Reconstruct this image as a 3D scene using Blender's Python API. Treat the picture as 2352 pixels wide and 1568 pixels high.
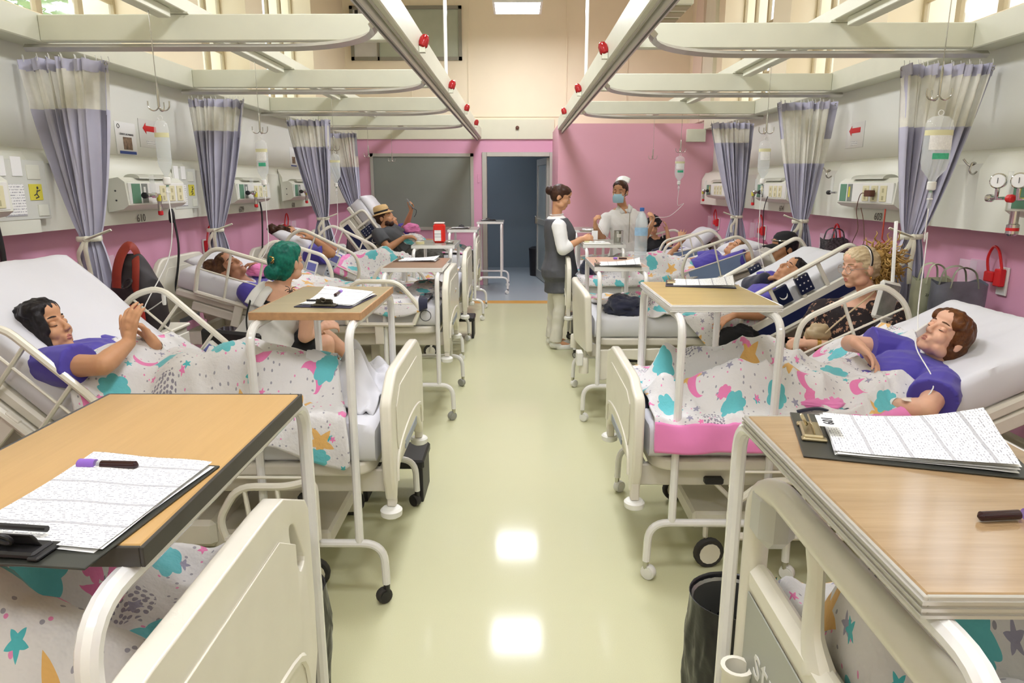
import bpy, bmesh, math, random
import numpy as np
from mathutils import Vector, Matrix, Quaternion, noise
PI = math.pi
for o in list(bpy.data.objects): bpy.data.objects.remove(o)
scene = bpy.context.scene
COL = scene.collection
# ---------------------------------------------------------------- camera
H = 1.65; F = 1568.0; CX, CY = 1176.0, 784.0
PITCH = math.atan((CY-427.0)/F); YAW = math.atan((1188.0-CX)/math.hypot(F, CY-427.0))
cd = bpy.data.cameras.new('camera'); cam = bpy.data.objects.new('camera', cd); COL.objects.link(cam)
cd.sensor_fit = 'HORIZONTAL'; cd.sensor_width = 36.0; cd.lens = 36.0*F/2352.0; cd.clip_start = .02; cd.clip_end = 200
cam.location = (0, 0, H); cam.rotation_euler = (PI/2-PITCH, 0, YAW)
scene.camera = cam
FWD = Vector((-math.sin(YAW)*math.cos(PITCH), math.cos(YAW)*math.cos(PITCH), -math.sin(PITCH)))
RGT = Vector((math.cos(YAW), math.sin(YAW), 0)); UPV = RGT.cross(FWD)
def _ray(px, py): return FWD + RGT*((px-CX)/F) + UPV*((CY-py)/F)
def P(px, py, Y):      # point seen at a pixel, at depth Y in the ward
    d = _ray(px, py); return Vector((0, 0, H)) + d*(Y/d.y)
def PZ(px, py, z):     # ... at height z
    d = _ray(px, py); return Vector((0, 0, H)) + d*((z-H)/d.z)
def PX(px, py, x):     # ... on a side wall
    d = _ray(px, py); return Vector((0, 0, H)) + d*(x/d.x)
# ---------------------------------------------------------------- world, exposure
vs = scene.view_settings
scene.display_settings.display_device = 'sRGB'
vs.view_transform = 'Standard'; vs.look = 'None'; vs.gamma = 1.0; vs.use_curve_mapping = False
vs.exposure = 0.20
w = bpy.data.worlds.new('world'); scene.world = w; w.use_nodes = True
bg = w.node_tree.nodes['Background']; bg.inputs[0].default_value = (.90, .96, 1.0, 1); bg.inputs[1].default_value = 2.6
LAMP_STRENGTH = 40.0
# ---------------------------------------------------------------- materials
def lin(c):
    if isinstance(c, str):
        c = tuple(int(c[i:i+2], 16)/255 for i in (0, 2, 4))
    return tuple((x/12.92 if x <= .04045 else ((x+.055)/1.055)**2.4) for x in c[:3])
MATS = {}
class NT:
    """tiny node-graph helper"""
    def __init__(s, m):
        s.m = m; s.t = m.node_tree; s.b = s.t.nodes['Principled BSDF']
    def n(s, typ, **kw):
        nd = s.t.nodes.new(typ)
        for k, v in kw.items(): setattr(nd, k, v)
        return nd
    def L(s, a, b): s.t.links.new(a, b)
    def put(s, sock, v):
        if hasattr(v, 'is_linked'): s.L(v, sock)
        else: sock.default_value = v
    def math(s, op, a, b=0.0, c=None):
        nd = s.n('ShaderNodeMath', operation=op); s.put(nd.inputs[0], a); s.put(nd.inputs[1], b)
        if c is not None: s.put(nd.inputs[2], c)
        return nd.outputs[0]
    def mix(s, f, a, b):
        nd = s.n('ShaderNodeMix', data_type='RGBA'); s.put(nd.inputs[0], f)
        for k, v in ((6, a), (7, b)):
            if isinstance(v, (tuple, list)): v = tuple(v[:3])+(1,)
            s.put(nd.inputs[k], v)
        return nd.outputs[2]
    def coord(s, which='Object'): return s.n('ShaderNodeTexCoord').outputs[which]
    def noise(s, vec, scale, detail=2.0, rough=.5):
        nd = s.n('ShaderNodeTexNoise'); s.L(vec, nd.inputs['Vector']); nd.inputs['Scale'].default_value = scale
        nd.inputs['Detail'].default_value = detail; nd.inputs['Roughness'].default_value = rough; return nd.outputs['Fac']
    def map(s, vec, scale=(1, 1, 1), loc=(0, 0, 0), rot=(0, 0, 0)):
        nd = s.n('ShaderNodeMapping'); s.L(vec, nd.inputs['Vector']); nd.inputs['Scale'].default_value = scale
        nd.inputs['Location'].default_value = loc; nd.inputs['Rotation'].default_value = rot; return nd.outputs[0]
    def bump(s, h, strength=.2, dist=.01):
        nd = s.n('ShaderNodeBump'); nd.inputs['Strength'].default_value = strength; nd.inputs['Distance'].default_value = dist
        s.L(h, nd.inputs['Height']); s.L(nd.outputs[0], s.b.inputs['Normal'])
def M(name, col, rough=.5, metal=0.0, var=.05, vscale=6.0, bump=0.0, bscale=60.0, alpha=1.0, trans=0.0, coat=0.0, sheen=0.0, emit=None, estr=0, spec=.5, sss=0, detail=3.0):
    if name in MATS: return MATS[name]
    m = bpy.data.materials.new(name); m.use_nodes = True; g = NT(m); b = g.b
    c = lin(col); b.inputs['Roughness'].default_value = rough; b.inputs['Metallic'].default_value = metal
    b.inputs['Specular IOR Level'].default_value = spec
    oc = g.coord('Object')
    if var > 0:
        f = g.noise(oc, vscale, detail)
        f = g.math('MULTIPLY_ADD', f, 2.0, -.5)
        col2 = g.mix(f, tuple(x*(1-var) for x in c), tuple(min(1, x*(1+var)) for x in c)); g.L(col2, b.inputs['Base Color'])
    else: b.inputs['Base Color'].default_value = c+(1,)
    if bump > 0: g.bump(g.noise(oc, bscale, 3.0), bump, .004)
    if alpha < 1: b.inputs['Alpha'].default_value = alpha
    if trans: b.inputs['Transmission Weight'].default_value = trans; b.inputs['IOR'].default_value = 1.33
    if coat: b.inputs['Coat Weight'].default_value = coat; b.inputs['Coat Roughness'].default_value = .08
    if sheen: b.inputs['Sheen Weight'].default_value = sheen
    if emit: b.inputs['Emission Color'].default_value = lin(emit)+(1,); b.inputs['Emission Strength'].default_value = estr
    if sss:
        b.inputs['Subsurface Weight'].default_value = sss; b.inputs['Subsurface Radius'].default_value = (1, .35, .2); b.inputs['Subsurface Scale'].default_value = .008
    MATS[name] = m; return m
def wood(name, c1, c2, axis=1, rough=.32, scale=9.0, coat=.25):
    if name in MATS: return MATS[name]
    m = bpy.data.materials.new(name); m.use_nodes = True; g = NT(m)
    sc = [scale*2.2]*3; sc[axis] = scale*.16
    v = g.map(g.coord('Object'), tuple(sc)); f = g.noise(v, 2.2, 6.0, .62); f2 = g.noise(v, 11.0, 3.0, .6)
    f = g.math('MULTIPLY_ADD', f2, .3, g.math('MULTIPLY_ADD', f, 1.3, -.32)); f = g.math('MINIMUM', g.math('MAXIMUM', f, 0), 1)
    g.L(g.mix(f, lin(c1), lin(c2)), g.b.inputs['Base Color']); g.b.inputs['Roughness'].default_value = rough
    g.b.inputs['Coat Weight'].default_value = coat; g.b.inputs['Coat Roughness'].default_value = .12
    MATS[name] = m; return m
# ---------------------------------------------------------------- mesh builder
def _basis(d):
    d = Vector(d).normalized(); a = Vector((0, 0, 1)) if abs(d.z) < .9 else Vector((1, 0, 0))
    u = d.cross(a).normalized(); return u, d.cross(u).normalized()
class MB:
    def __init__(s): s.v = []; s.f = []; s.uv = {}; s.mi = []
    def add(s, vs, fs, mi=0):
        o = len(s.v); s.v += [tuple(p) for p in vs]; s.f += [tuple(i+o for i in f) for f in fs]; s.mi += [mi]*len(fs); return s
    def box(s, lo, hi, mi=0, mat=None, bev=0.0):
        lo = Vector(lo); hi = Vector(hi); c = (lo+hi)/2; h = (hi-lo)/2
        if bev <= 0:
            vs = [Vector((x, y, z)) for x in (lo.x, hi.x) for y in (lo.y, hi.y) for z in (lo.z, hi.z)]
            fs = [(0, 1, 3, 2), (4, 6, 7, 5), (0, 4, 5, 1), (2, 3, 7, 6), (0, 2, 6, 4), (1, 5, 7, 3)]
        else:
            b = min(bev, h.x*.98, h.y*.98, h.z*.98); vs = []; idx = {}
            for sx in (-1, 1):
                for sy in (-1, 1):
                    for sz in (-1, 1):
                        for ax in range(3):
                            p = [sx*(h.x-b), sy*(h.y-b), sz*(h.z-b)]; sg = (sx, sy, sz); p[ax] = sg[ax]*h[ax]
                            idx[(sx, sy, sz, ax)] = len(vs); vs.append(c+Vector(p))
            fs = []
            for ax in range(3):
                o1, o2 = (ax+1) % 3, (ax+2) % 3
                for sg in (-1, 1):
                    q = []
                    for a, bb in ((-1, -1), (1, -1), (1, 1), (-1, 1)):
                        k = [0, 0, 0]; k[ax] = sg; k[o1] = a; k[o2] = bb; q.append(idx[(*k, ax)])
                    fs.append(tuple(q) if sg > 0 else tuple(q[::-1]))
            for ax in range(3):
                o1, o2 = (ax+1) % 3, (ax+2) % 3
                for a in (-1, 1):
                    for bb in (-1, 1):
                        k0 = [0, 0, 0]; k1 = [0, 0, 0]; k0[ax] = -1; k1[ax] = 1
                        for k in (k0, k1): k[o1] = a; k[o2] = bb
                        q = (idx[(*k0, o1)], idx[(*k1, o1)], idx[(*k1, o2)], idx[(*k0, o2)])
                        fs.append(q if a*bb > 0 else q[::-1])
            for sx in (-1, 1):
                for sy in (-1, 1):
                    for sz in (-1, 1):
                        q = tuple(idx[(sx, sy, sz, a)] for a in range(3)); fs.append(q if sx*sy*sz > 0 else q[::-1])
        if mat is not None: vs = [mat @ v for v in vs]
        return s.add(vs, fs, mi)
    def tube(s, pts, r, n=8, closed=False, caps=True, mi=0, flat=1.0, up=None):
        pts = [Vector(p) for p in pts]; N = len(pts); rr = r if isinstance(r, (list, tuple)) else [r]*N
        vs = []; fs = []; u = None
        for i, p in enumerate(pts):
            if closed: d = pts[(i+1) % N]-pts[i-1]
            else: d = pts[min(i+1, N-1)]-pts[max(i-1, 0)]
            d = d.normalized() if d.length > 1e-9 else Vector((0, 0, 1))
            if u is None:
                if up is not None: u = (Vector(up)-d*d.dot(Vector(up))).normalized()
                else: u, _ = _basis(d)
            else:
                u = (u-d*u.dot(d)); u = u.normalized() if u.length > 1e-6 else _basis(d)[0]
            v = d.cross(u)
            for k in range(n):
                a = 2*PI*k/n; vs.append(p+u*(rr[i]*math.cos(a))+v*(rr[i]*flat*math.sin(a)))
        for i in range(N if closed else N-1):
            for k in range(n):
                a, b = i*n+k, i*n+(k+1) % n; j = ((i+1) % N)*n
                fs.append((a, b, j+(k+1) % n, j+k))
        if caps and not closed: fs.append(tuple(range(n))[::-1]); fs.append(tuple(range((N-1)*n, N*n)))
        return s.add(vs, fs, mi)
    def lathe(s, prof, org=(0, 0, 0), axis=(0, 0, 1), n=16, mi=0, caps=True):
        ax = Vector(axis).normalized(); u, v = _basis(ax); org = Vector(org); vs = []; fs = []
        for (r, h) in prof:
            for k in range(n):
                a = 2*PI*k/n; vs.append(org+ax*h+(u*math.cos(a)+v*math.sin(a))*max(r, 1e-5))
        for i in range(len(prof)-1):
            for k in range(n): fs.append((i*n+k, i*n+(k+1) % n, (i+1)*n+(k+1) % n, (i+1)*n+k))
        if caps: fs.append(tuple(range(n))[::-1]); fs.append(tuple(range((len(prof)-1)*n, len(prof)*n)))
        return s.add(vs, fs, mi)
    def prism(s, pts, a, b, mi=0):
        """pts: list of 3D points of an outline; extruded by vector from a to b"""
        n = len(pts); A = [Vector(p)+Vector(a) for p in pts]; B = [Vector(p)+Vector(b) for p in pts]
        fs = [tuple(range(n))[::-1], tuple(range(n, 2*n))]+[(i, (i+1) % n, n+(i+1) % n, n+i) for i in range(n)]
        return s.add(A+B, fs, mi)
    def ell(s, c, r, nu=12, nv=8, rot=None, mi=0):
        c = Vector(c); vs = []; fs = []
        for j in range(1, nv):
            t = PI*j/nv
            for k in range(nu):
                a = 2*PI*k/nu; p = Vector((r[0]*math.sin(t)*math.cos(a), r[1]*math.sin(t)*math.sin(a), r[2]*math.cos(t)))
                vs.append(c+(rot @ p if rot else p))
        for q in ((0, 0, r[2]), (0, 0, -r[2])): p = Vector(q); vs.append(c+(rot @ p if rot else p))
        for j in range(nv-2):
            for k in range(nu): fs.append((j*nu+k, (j+1)*nu+k, (j+1)*nu+(k+1) % nu, j*nu+(k+1) % nu))
        T = (nv-1)*nu
        for k in range(nu): fs.append((T, k, (k+1) % nu)); fs.append((T+1, (nv-2)*nu+(k+1) % nu, (nv-2)*nu+k))
        return s.add(vs, fs, mi)
    def grid(s, fn, nu, nv, uvfn=None, mi=0):
        o = len(s.v); vs = []
        for i in range(nu+1):
            for j in range(nv+1):
                vs.append(tuple(fn(i/nu, j/nv)))
                if uvfn: s.uv[o+len(vs)-1] = uvfn(i/nu, j/nv)
        fs = [(i*(nv+1)+j, (i+1)*(nv+1)+j, (i+1)*(nv+1)+j+1, i*(nv+1)+j+1) for i in range(nu) for j in range(nv)]
        s.v += vs; s.f += [tuple(k+o for k in f) for f in fs]; s.mi += [mi]*len(fs); return s
    def build(s, name, mats, parent=None, smooth=35, xf=None):
        me = bpy.data.meshes.new(name)
        vv = s.v if xf is None else [tuple(xf @ Vector(p)) for p in s.v]
        me.from_pydata(vv, [], s.f)
        if not isinstance(mats, (list, tuple)): mats = [mats]
        for m in mats: me.materials.append(m)
        if len(mats) > 1: me.polygons.foreach_set('material_index', s.mi)
        if s.uv:
            ul = me.uv_layers.new(name='UVMap')
            li = np.zeros(len(me.loops), dtype=np.int32); me.loops.foreach_get('vertex_index', li)
            arr = np.zeros((len(s.v), 2), dtype=np.float32)
            for k, q in s.uv.items(): arr[k] = q
            ul.data.foreach_set('uv', arr[li].ravel())
        if smooth:
            me.polygons.foreach_set('use_smooth', [True]*len(me.polygons))
            if smooth < 180: me.set_sharp_from_angle(angle=math.radians(smooth))
        me.update()
        o = bpy.data.objects.new(name, me); COL.objects.link(o)
        if parent: o.parent = parent
        return o
def tag(o, label=None, cat=None, group=None, kind=None):
    if label: o['label'] = label
    if cat: o['category'] = cat
    if group: o['group'] = group
    if kind: o['kind'] = kind
    return o
def thing(name, label, cat, loc=(0, 0, 0), rz=0.0, group=None):
    o = bpy.data.objects.new(name, None); COL.objects.link(o); o.location = loc; o.rotation_euler = (0, 0, rz); o.empty_display_size = .1
    return tag(o, label, cat, group)
def struct(mb, name, mat, parent=None, smooth=35, label=None):
    o = mb.build(name, mat, parent, smooth)
    if parent is None: o['kind'] = 'structure'
    if label: o['label'] = label
    return o
def arc(c, r, a0, a1, n, ux=(1, 0, 0), uy=(0, 0, 1)):
    c = Vector(c); ux = Vector(ux); uy = Vector(uy)
    return [c+ux*(r*math.cos(a0+(a1-a0)*i/n))+uy*(r*math.sin(a0+(a1-a0)*i/n)) for i in range(n+1)]
def fillet(pts, r, n=5, closed=False):
    """round the corners of a polyline"""
    pts = [Vector(p) for p in pts]; out = []; N = len(pts)
    for i, p in enumerate(pts):
        if not closed and i in (0, N-1): out.append(p); continue
        a = pts[i-1]; b = pts[(i+1) % N]; da = (a-p); db = (b-p)
        k = min(r, da.length*.49, db.length*.49); pa = p+da.normalized()*k; pb = p+db.normalized()*k
        for j in range(n+1):
            t = j/n; out.append(pa*(1-t)**2+p*2*t*(1-t)+pb*t*t)
    return out
def smooth_path(pts, sub=6):
    pts = [Vector(p) for p in pts]; out = []
    for i in range(len(pts)-1):
        p0 = pts[max(i-1, 0)]; p1 = pts[i]; p2 = pts[i+1]; p3 = pts[min(i+2, len(pts)-1)]
        for j in range(sub):
            t = j/sub
            out.append(.5*((2*p1)+(p2-p0)*t+(2*p0-5*p1+4*p2-p3)*t*t+(3*p1-p0-3*p2+p3)*t**3))
    return out+[pts[-1]]
def text_mesh(s, size, mat, name, parent, M4, depth=.0006, align='CENTER'):
    """lettering as a thin mesh: text in local xy plane placed by matrix M4"""
    cu = bpy.data.curves.new('lettering', 'FONT'); cu.body = s; cu.size = size; cu.align_x = align; cu.align_y = 'CENTER'; cu.extrude = depth; cu.resolution_u = 2
    to = bpy.data.objects.new('lettering', cu); COL.objects.link(to)
    dg = bpy.context.evaluated_depsgraph_get(); me = bpy.data.meshes.new_from_object(to.evaluated_get(dg)); bpy.data.objects.remove(to)
    me.transform(M4); me.materials.clear(); me.materials.append(mat); me.name = name
    o = bpy.data.objects.new(name, me); COL.objects.link(o)
    if parent: o.parent = parent
    return o
def frame4(org, ux, uy):
    ux = Vector(ux).normalized(); uz = ux.cross(Vector(uy)).normalized(); uy = uz.cross(ux)
    m = Matrix((ux, uy, uz)).transposed().to_4x4(); m.translation = Vector(org); return m
def copy_tree(o, parent=None):
    c = o.copy(); COL.objects.link(c); c.parent = parent
    for ch in list(o.children): copy_tree(ch, c)
    return c
def fold(p, q, seed, freq=5.0):
    n1 = noise.noise(Vector((p*2.1+seed, q*2.3, seed*1.7))); n2 = noise.noise(Vector((p*2.3+7+seed, q*2.0+3, seed)))
    s = noise.noise(Vector(((p+.35*n1)*freq, (q+.35*n2)*freq*.8, seed*2.2)))
    return (1-abs(s)*2.2)
# palette
MBEAM = M('beam_paint', 'd9dac6', .38, var=.03); MCREAM = M('cream_plaster', 'f3e7cb', .75, var=.03, vscale=1.5, bump=.05, bscale=90)
MPINK = M('pink_paint', 'dda2bc', .5, var=.03, vscale=1.2, bump=.04, bscale=120); MPINK2 = M('pink_paint_end_wall', 'dfa7b6', .5, var=.03, vscale=1.0, bump=.04, bscale=120)
MWHITE = M('white_wall_paint', 'e4e5dc', .45, var=.02, vscale=1.5); MPANEL = M('white_panel', 'e0e1d3', .35, var=.02, vscale=1.5)
MALU = M('track_aluminium', 'c9c6be', .3, .55, var=.02); MSTEEL = M('steel', 'b9b7b0', .22, 1.0, var=.05); MCHROME = M('chrome', 'd0d0ce', .08, 1.0, var=.02)
MTUBE = M('white_enamel_tube', 'e9e8e4', .18, var=.03, vscale=20, coat=.5); MBED = M('bed_cream_plastic', 'e6e2d2', .32, var=.04, vscale=8, coat=.2)
MBEDM = M('bed_cream_metal', 'd9d4c6', .4, var=.06, vscale=9); MGREY = M('grey_plastic', '9a9b94', .4, var=.03); MBLACK = M('black_plastic', '1e1d1f', .45, var=.1)
MRUB = M('dark_rubber', '34322f', .7, var=.1); MSHEET = M('white_sheet', 'd8d8dc', .8, var=.02, vscale=3, bump=.4, bscale=11, sheen=.1)
MWHITEP = M('white_plastic', 'e8e8e2', .35, var=.02); MPAPER = M('paper_white', 'f0f0ee', .8, var=.01); MIVORY = M('ivory_outlet', 'dfd9b2', .4, var=.02)
MRED = M('red_plastic', 'd5262a', .3, var=.04); MNAVY = M('navy_fabric', '1d2138', .85, var=.1, vscale=12, sheen=.3, bump=.1, bscale=40); MBLKF = M('black_fabric', '141416', .85, var=.1, vscale=12, bump=.1, bscale=40)
MGOWN = M('purple_gown', '4a3f9f', .8, var=.05, vscale=8, bump=.12, bscale=25, sheen=.15); MINK = M('ink', '3a3a40', .6, var=0)
MPNKF = M('pink_fabric', 'ea86bf', .8, var=.05, vscale=8, bump=.1, bscale=25, sheen=.2)
MCLEAR = M('clear_plastic', 'f2f6f5', .06, var=0, alpha=.24); MFLUID = M('saline_clear', 'e6eeec', .05, var=0, alpha=.28)
# ================================================================ the ward
YF = 11.6; YR = 9.97; XW = 2.78; YB = -2.6; ZC = 4.75
def floor_mat(name, c1, c2, speck, rough):
    m = bpy.data.materials.new(name); m.use_nodes = True; g = NT(m); oc = g.coord('Object')
    f = g.noise(oc, .9, 3.0); big = g.mix(f, lin(c1), lin(c2))
    sp = g.noise(oc, 320.0, 1.0); sp = g.math('MULTIPLY_ADD', sp, .8, -.25)
    g.L(g.mix(g.math('MINIMUM', g.math('MAXIMUM', sp, 0), .25), big, lin(speck)), g.b.inputs['Base Color'])
    g.b.inputs['Roughness'].default_value = rough
    g.b.inputs['Specular IOR Level'].default_value = .25; g.b.inputs['Coat Weight'].default_value = .45; g.b.inputs['Coat Roughness'].default_value = .09
    return m
MFLOOR = floor_mat('terrazzo_floor', 'd3d2a8', 'cacba6', 'bbba98', .5)
MBLUEF = floor_mat('blue_vinyl_floor', 'a3b0b7', 'adb8be', 'b9c2c6', .4)
struct(MB().box((-3.2, YB, -.1), (3.2, 9.72, 0)), 'floor', MFLOOR)
struct(MB().box((-3.2, 9.72, -.1), (3.2, 9.97, .0)), 'trim_1', M('orange_strip', 'd9a44c', .3, var=.04), label='orange strip across the floor at the doorway')
struct(MB().box((-3.2, 9.97, -.1), (3.2, 15.4, 0)), 'floor_corridor', MBLUEF)
mb = MB(); mb.box((-3.35, YB-.2, ZC), (3.35, YF+.2, ZC+.15))
struct(mb, 'ceiling', M('ceiling_paint', 'f0e8d2', .7, var=.02))
struct(MB().box((-3.35, YB-.2, 0), (3.35, YB, ZC)), 'wall_front', MCREAM)
NICHE = [(-2.2, -.4), (.3, 2.4), (3.3, 5.5), (6.35, 7.45), (7.95, 9.8)]
def side(sg):
    sd = 'left' if sg < 0 else 'right'; ye = YF
    def bx(mb, x0, x1, y0, y1, z0, z1, bev=0):
        a, b = sorted((sg*x0, sg*x1)); return mb.box((a, y0, z0), (b, y1, z1), bev=bev)
    # pink lower wall, white wall above it
    struct(bx(MB(), XW, 3.3, YB, ye, 0, 1.46), 'wall_'+sd, MPINK)
    struct(bx(MB(), XW-.02, 3.3, YB, ye, 1.46, 2.58), 'wall_%s_middle' % sd, MWHITE)
    # upper plaster with deep window niches
    mb = MB(); last = YB
    for a, b in NICHE+[(ye, ye)]:
        if a > last: bx(mb, XW-.03, 3.35, last, a, 2.58, ZC)
        if b > a: bx(mb, XW-.03, 3.35, a, b, 4.35, ZC); bx(mb, XW-.03, 3.35, a, b, 2.58, 2.62)
        last = b
    struct(mb, 'wall_%s_upper' % sd, MCREAM)
    # continuous white service panel under the beam, slanted top
    mb = MB(); y1 = YF if sg < 0 else YR
    prof = [(XW, 1.40), (2.655, 1.40), (2.655, 1.775), (2.70, 1.83), (XW-.02, 1.86), (XW, 1.86)]
    pts = [Vector((sg*x, 0, z)) for x, z in prof]
    mb.prism(pts, (0, YB, 0), (0, y1, 0)); struct(mb, 'trim_2' if sg < 0 else 'trim_3', MPANEL, label='white wall service panel with sloped top')
    mb = MB(); beds = BEAML if sg < 0 else BEAMR
    ys = [.1]+beds+[y1+.2]
    for a, b in zip(ys[:-1], ys[1:]):
        prof = [(2.66, 1.402), (2.615, 1.402), (2.615, 1.74), (2.665, 1.83), (2.66, 1.83)]
        mb.prism([Vector((sg*x, 0, z)) for x, z in prof], (0, a+.24, 0), (0, b-.22 if b < y1 else y1-.01, 0))
    struct(mb, 'trim_4' if sg < 0 else 'trim_5', MPANEL, label='raised panel face behind each bed')
    # ledge beam along the wall
    mb = MB(); bx(mb, 2.60, XW, YB, y1, 2.415, 2.565, bev=.006)
    struct(mb, 'trim_6' if sg < 0 else 'trim_7', MBEAM, label='cream painted beam running along the wall')
    # windows in the niches
    for wi, (a, b) in enumerate(NICHE):
        base = {-1: 0, 1: 5}[sg]
        root = bpy.data.objects.new('window_%d' % (base+wi+1), None); COL.objects.link(root); root['kind'] = 'structure'
        X = 3.02; n = max(2, round((b-a)/.42)); wf = MB(); st = (b-a)/n; MF = M('window_frame_paint', 'b3a480', .5, var=.08, vscale=10)
        for k in range(n+1): y = a+st*k; bx(wf, X-.018, X+.018, max(a, y-.028), min(b, y+.028), 2.60, 4.35)
        for k in range(n):
            for z in (2.62, 2.98, 3.55, 4.3): bx(wf, X-.016, X+.016, a+st*k+.025, a+st*(k+1)-.025, z-.016, z+.016)
        wf.build('window_frame', MF, root)
        for k in range(n):
            for z0, z1 in ((2.64, 2.96), (3.0, 3.53), (3.57, 4.28)):
                p = MB(); bx(p, X-.004, X+.004, a+st*k+.045, a+st*(k+1)-.045, z0, z1)
                p.build('pane', M('window_glass', 'f4f8f6', .05, var=0, alpha=.12), root)
BEAML = [2.2, 4.0, 5.8, 7.55, 9.35]; BEAMR = [2.4, 4.22, 6.02, 7.9]
side(-1); side(1)
# far wall: pink to door-head height, cream above; doorway hole x -.53...57
DX0, DX1, DZ = -.53, .56, 2.16
mb = MB()
mb.box((-3.3, YF, 0), (DX0, YF+.15, 2.40)); mb.box((DX1, YF, 0), (.62, YF+.15, 2.40)); mb.box((DX0, YF, DZ), (DX1, YF+.15, 2.40))
struct(mb, 'wall_back', MPINK)
struct(MB().box((-3.3, YF, 2.40), (3.3, YF+.15, ZC)), 'wall_back_upper', MCREAM)
struct(MB().box((-3.3, YF-.03, 2.395), (.6, YF, 2.70)), 'trim_8', M('pale_green_band', 'dcdcc4', .5, var=.02), label='pale band over the doorway')
mb = MB()
for x in (-1.70, -.78, .02+.76, 1.75): mb.box((x-.012, YF-.012, 2.7), (x+.012, YF, ZC))
mb.box((-.78, YF-.012, 2.74), (.78, YF, 2.765))
struct(mb, 'trim_9', MCREAM, label='raised joints on the cream end wall')
# right end block: pink room divider lower than the ceiling
struct(MB().box((.575, YR, 0), (3.3, YF+.1, 2.50)), 'wall_back_right', MPINK2)
struct(MB().box((2.36, YR-.07, 2.25), (2.62, YR, 2.42), bev=.004), 'trim_10', MBEAM, label='beam stub on the pink end wall')
# corridor behind the door
mb = MB(); mb.box((-2.4, 14.2, 0), (2.4, 14.3, 3.0)); mb.box((-2.5, YF+.15, 0), (-2.4, 14.3, 3.0)); mb.box((2.4, YF+.15, 0), (2.5, 14.3, 3.0)); mb.box((-2.5, YF+.15, 2.9), (2.5, 14.3, 3.0))
struct(mb, 'wall_corridor', M('corridor_blue_grey', '788891', .5, var=.03, vscale=1.5))
cl = thing('corridor_fill_light', 'added fill light under the corridor ceiling beyond the door', 'lamp', (-.9, 12.9, 2.86)); MB().box((-.32, -.32, 0), (.32, .32, .03)).build('housing', MWHITEP, cl); MB().box((-.28, -.28, -.012), (.28, .28, 0)).build('diffuser', M('corridor_fill_glow', 'eef4ff', .5, var=0, emit='eef4ff', estr=13.0), cl)  # added glowing panel, out of view, brightens the corridor seen through the door
# door frame + leaf standing open
root = bpy.data.objects.new('door_1', None); COL.objects.link(root); root['kind'] = 'structure'; root['label'] = 'open grey aluminium door in the pink end wall'
MDF = M('door_frame_aluminium', 'bdbcb4', .35, .5, var=.03)
mb = MB(); mb.box((DX0-.05, YF-.03, 0), (DX0+.03, YF+.17, DZ+.03), bev=.005); mb.box((DX1-.03, YF-.03, 0), (DX1+.05, YF+.17, DZ+.03), bev=.005); mb.box((DX0+.03, YF-.03, DZ-.04), (DX1-.03, YF+.17, DZ+.03), bev=.005)
mb.build('door_frame', MDF, root)
lf = MB(); ang = math.radians(98); lw = 1.0
Rm = Matrix.Translation((DX1-.05, YF+.1, 0)) @ Matrix.Rotation(ang, 4, 'Z')
for (x0, x1, z0, z1) in ((0, .09, .01, DZ-.05), (lw-.09, lw, .01, DZ-.05), (.09, lw-.09, .01, .16), (.09, lw-.09, DZ-.16, DZ-.05), (.09, lw-.09, .98, 1.08)):
    lf.box((x0, -.022, z0), (x1, .022, z1), mat=Rm, bev=.004)
leaf = lf.build('door_leaf', MDF, root)
MB().box((.09, -.006, .16), (lw-.09, .006, .98), mat=Rm).build('door_panel', M('door_pane_grey', '9fa8a6', .2, var=.03), root)
MB().box((.09, -.006, 1.08), (lw-.09, .006, DZ-.16), mat=Rm).build('door_pane', M('door_pane_grey', '9fa8a6', .2, var=.03), root)
MB().box((lw-.08, -.06, .98), (lw-.02, .06, 1.12), mat=Rm, bev=.006).build('door_lock', MSTEEL, root)
# far grey board / internal window
root = thing('interior_window', 'large grey frosted window in silver frame on pink end wall', 'window', (0, YF, 0))
mb = MB(); x0, x1, z0, z1 = -2.42, -.72, .93, 2.17
mb.box((x0, -.035, z0), (x0+.05, .0, z1)); mb.box((x1-.05, -.035, z0), (x1, .0, z1)); mb.box((x0, -.035, z1-.05), (x1, 0, z1)); mb.box((x0, -.035, z0), (x1, 0, z0+.05))
mb.build('frame', MDF, root); MB().box((x0+.05, -.012, z0+.05), (x1-.05, -.004, z1-.05)).build('pane', M('grey_pane', '82877f', .22, var=.05, vscale=2), root)
tag(MB().box((-.655, YF-.015, 1.70), (-.625, YF, 1.84), bev=.004).build('light_switch', MPINK), 'small pink painted plate beside the open door', 'switch')
root = thing('high_window', 'high grey interior window on the cream end wall', 'window', (0, YF, 0))
mb = MB(); x0, x1, z0, z1 = -2.64, -.88, 3.60, 4.40
for q in ((x0, z0, x0+.05, z1), (x1-.05, z0, x1, z1), (x0, z1-.05, x1, z1), (x0, z0, x1, z0+.05), (x0+.42, z0, x0+.45, z1)): mb.box((q[0], -.04, q[1]), (q[2], 0, q[3]))
mb.build('frame', M('dark_aluminium', '8f8d80', .4, .3, var=.03), root)
MB().box((x0+.45, -.014, z0+.05), (x1-.05, -.006, z1-.05)).build('pane', M('green_grey_pane', 'b1b8a4', .3, var=.05), root)
MB().box((x0+.05, -.014, z0+.05), (x0+.42, -.006, z1-.05)).build('pane', M('pale_pane', 'd3d2cd', .2, var=.1, vscale=3), root)
mb = MB(); mb.box((x0+.08, -.02, z0+.55), (x0+.42, -.014, z0+.66)); mb.box((x0+.08, -.02, z0+.62), (x0+.13, -.014, z0+.74)); mb.build('latch', MBLACK, root)
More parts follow.
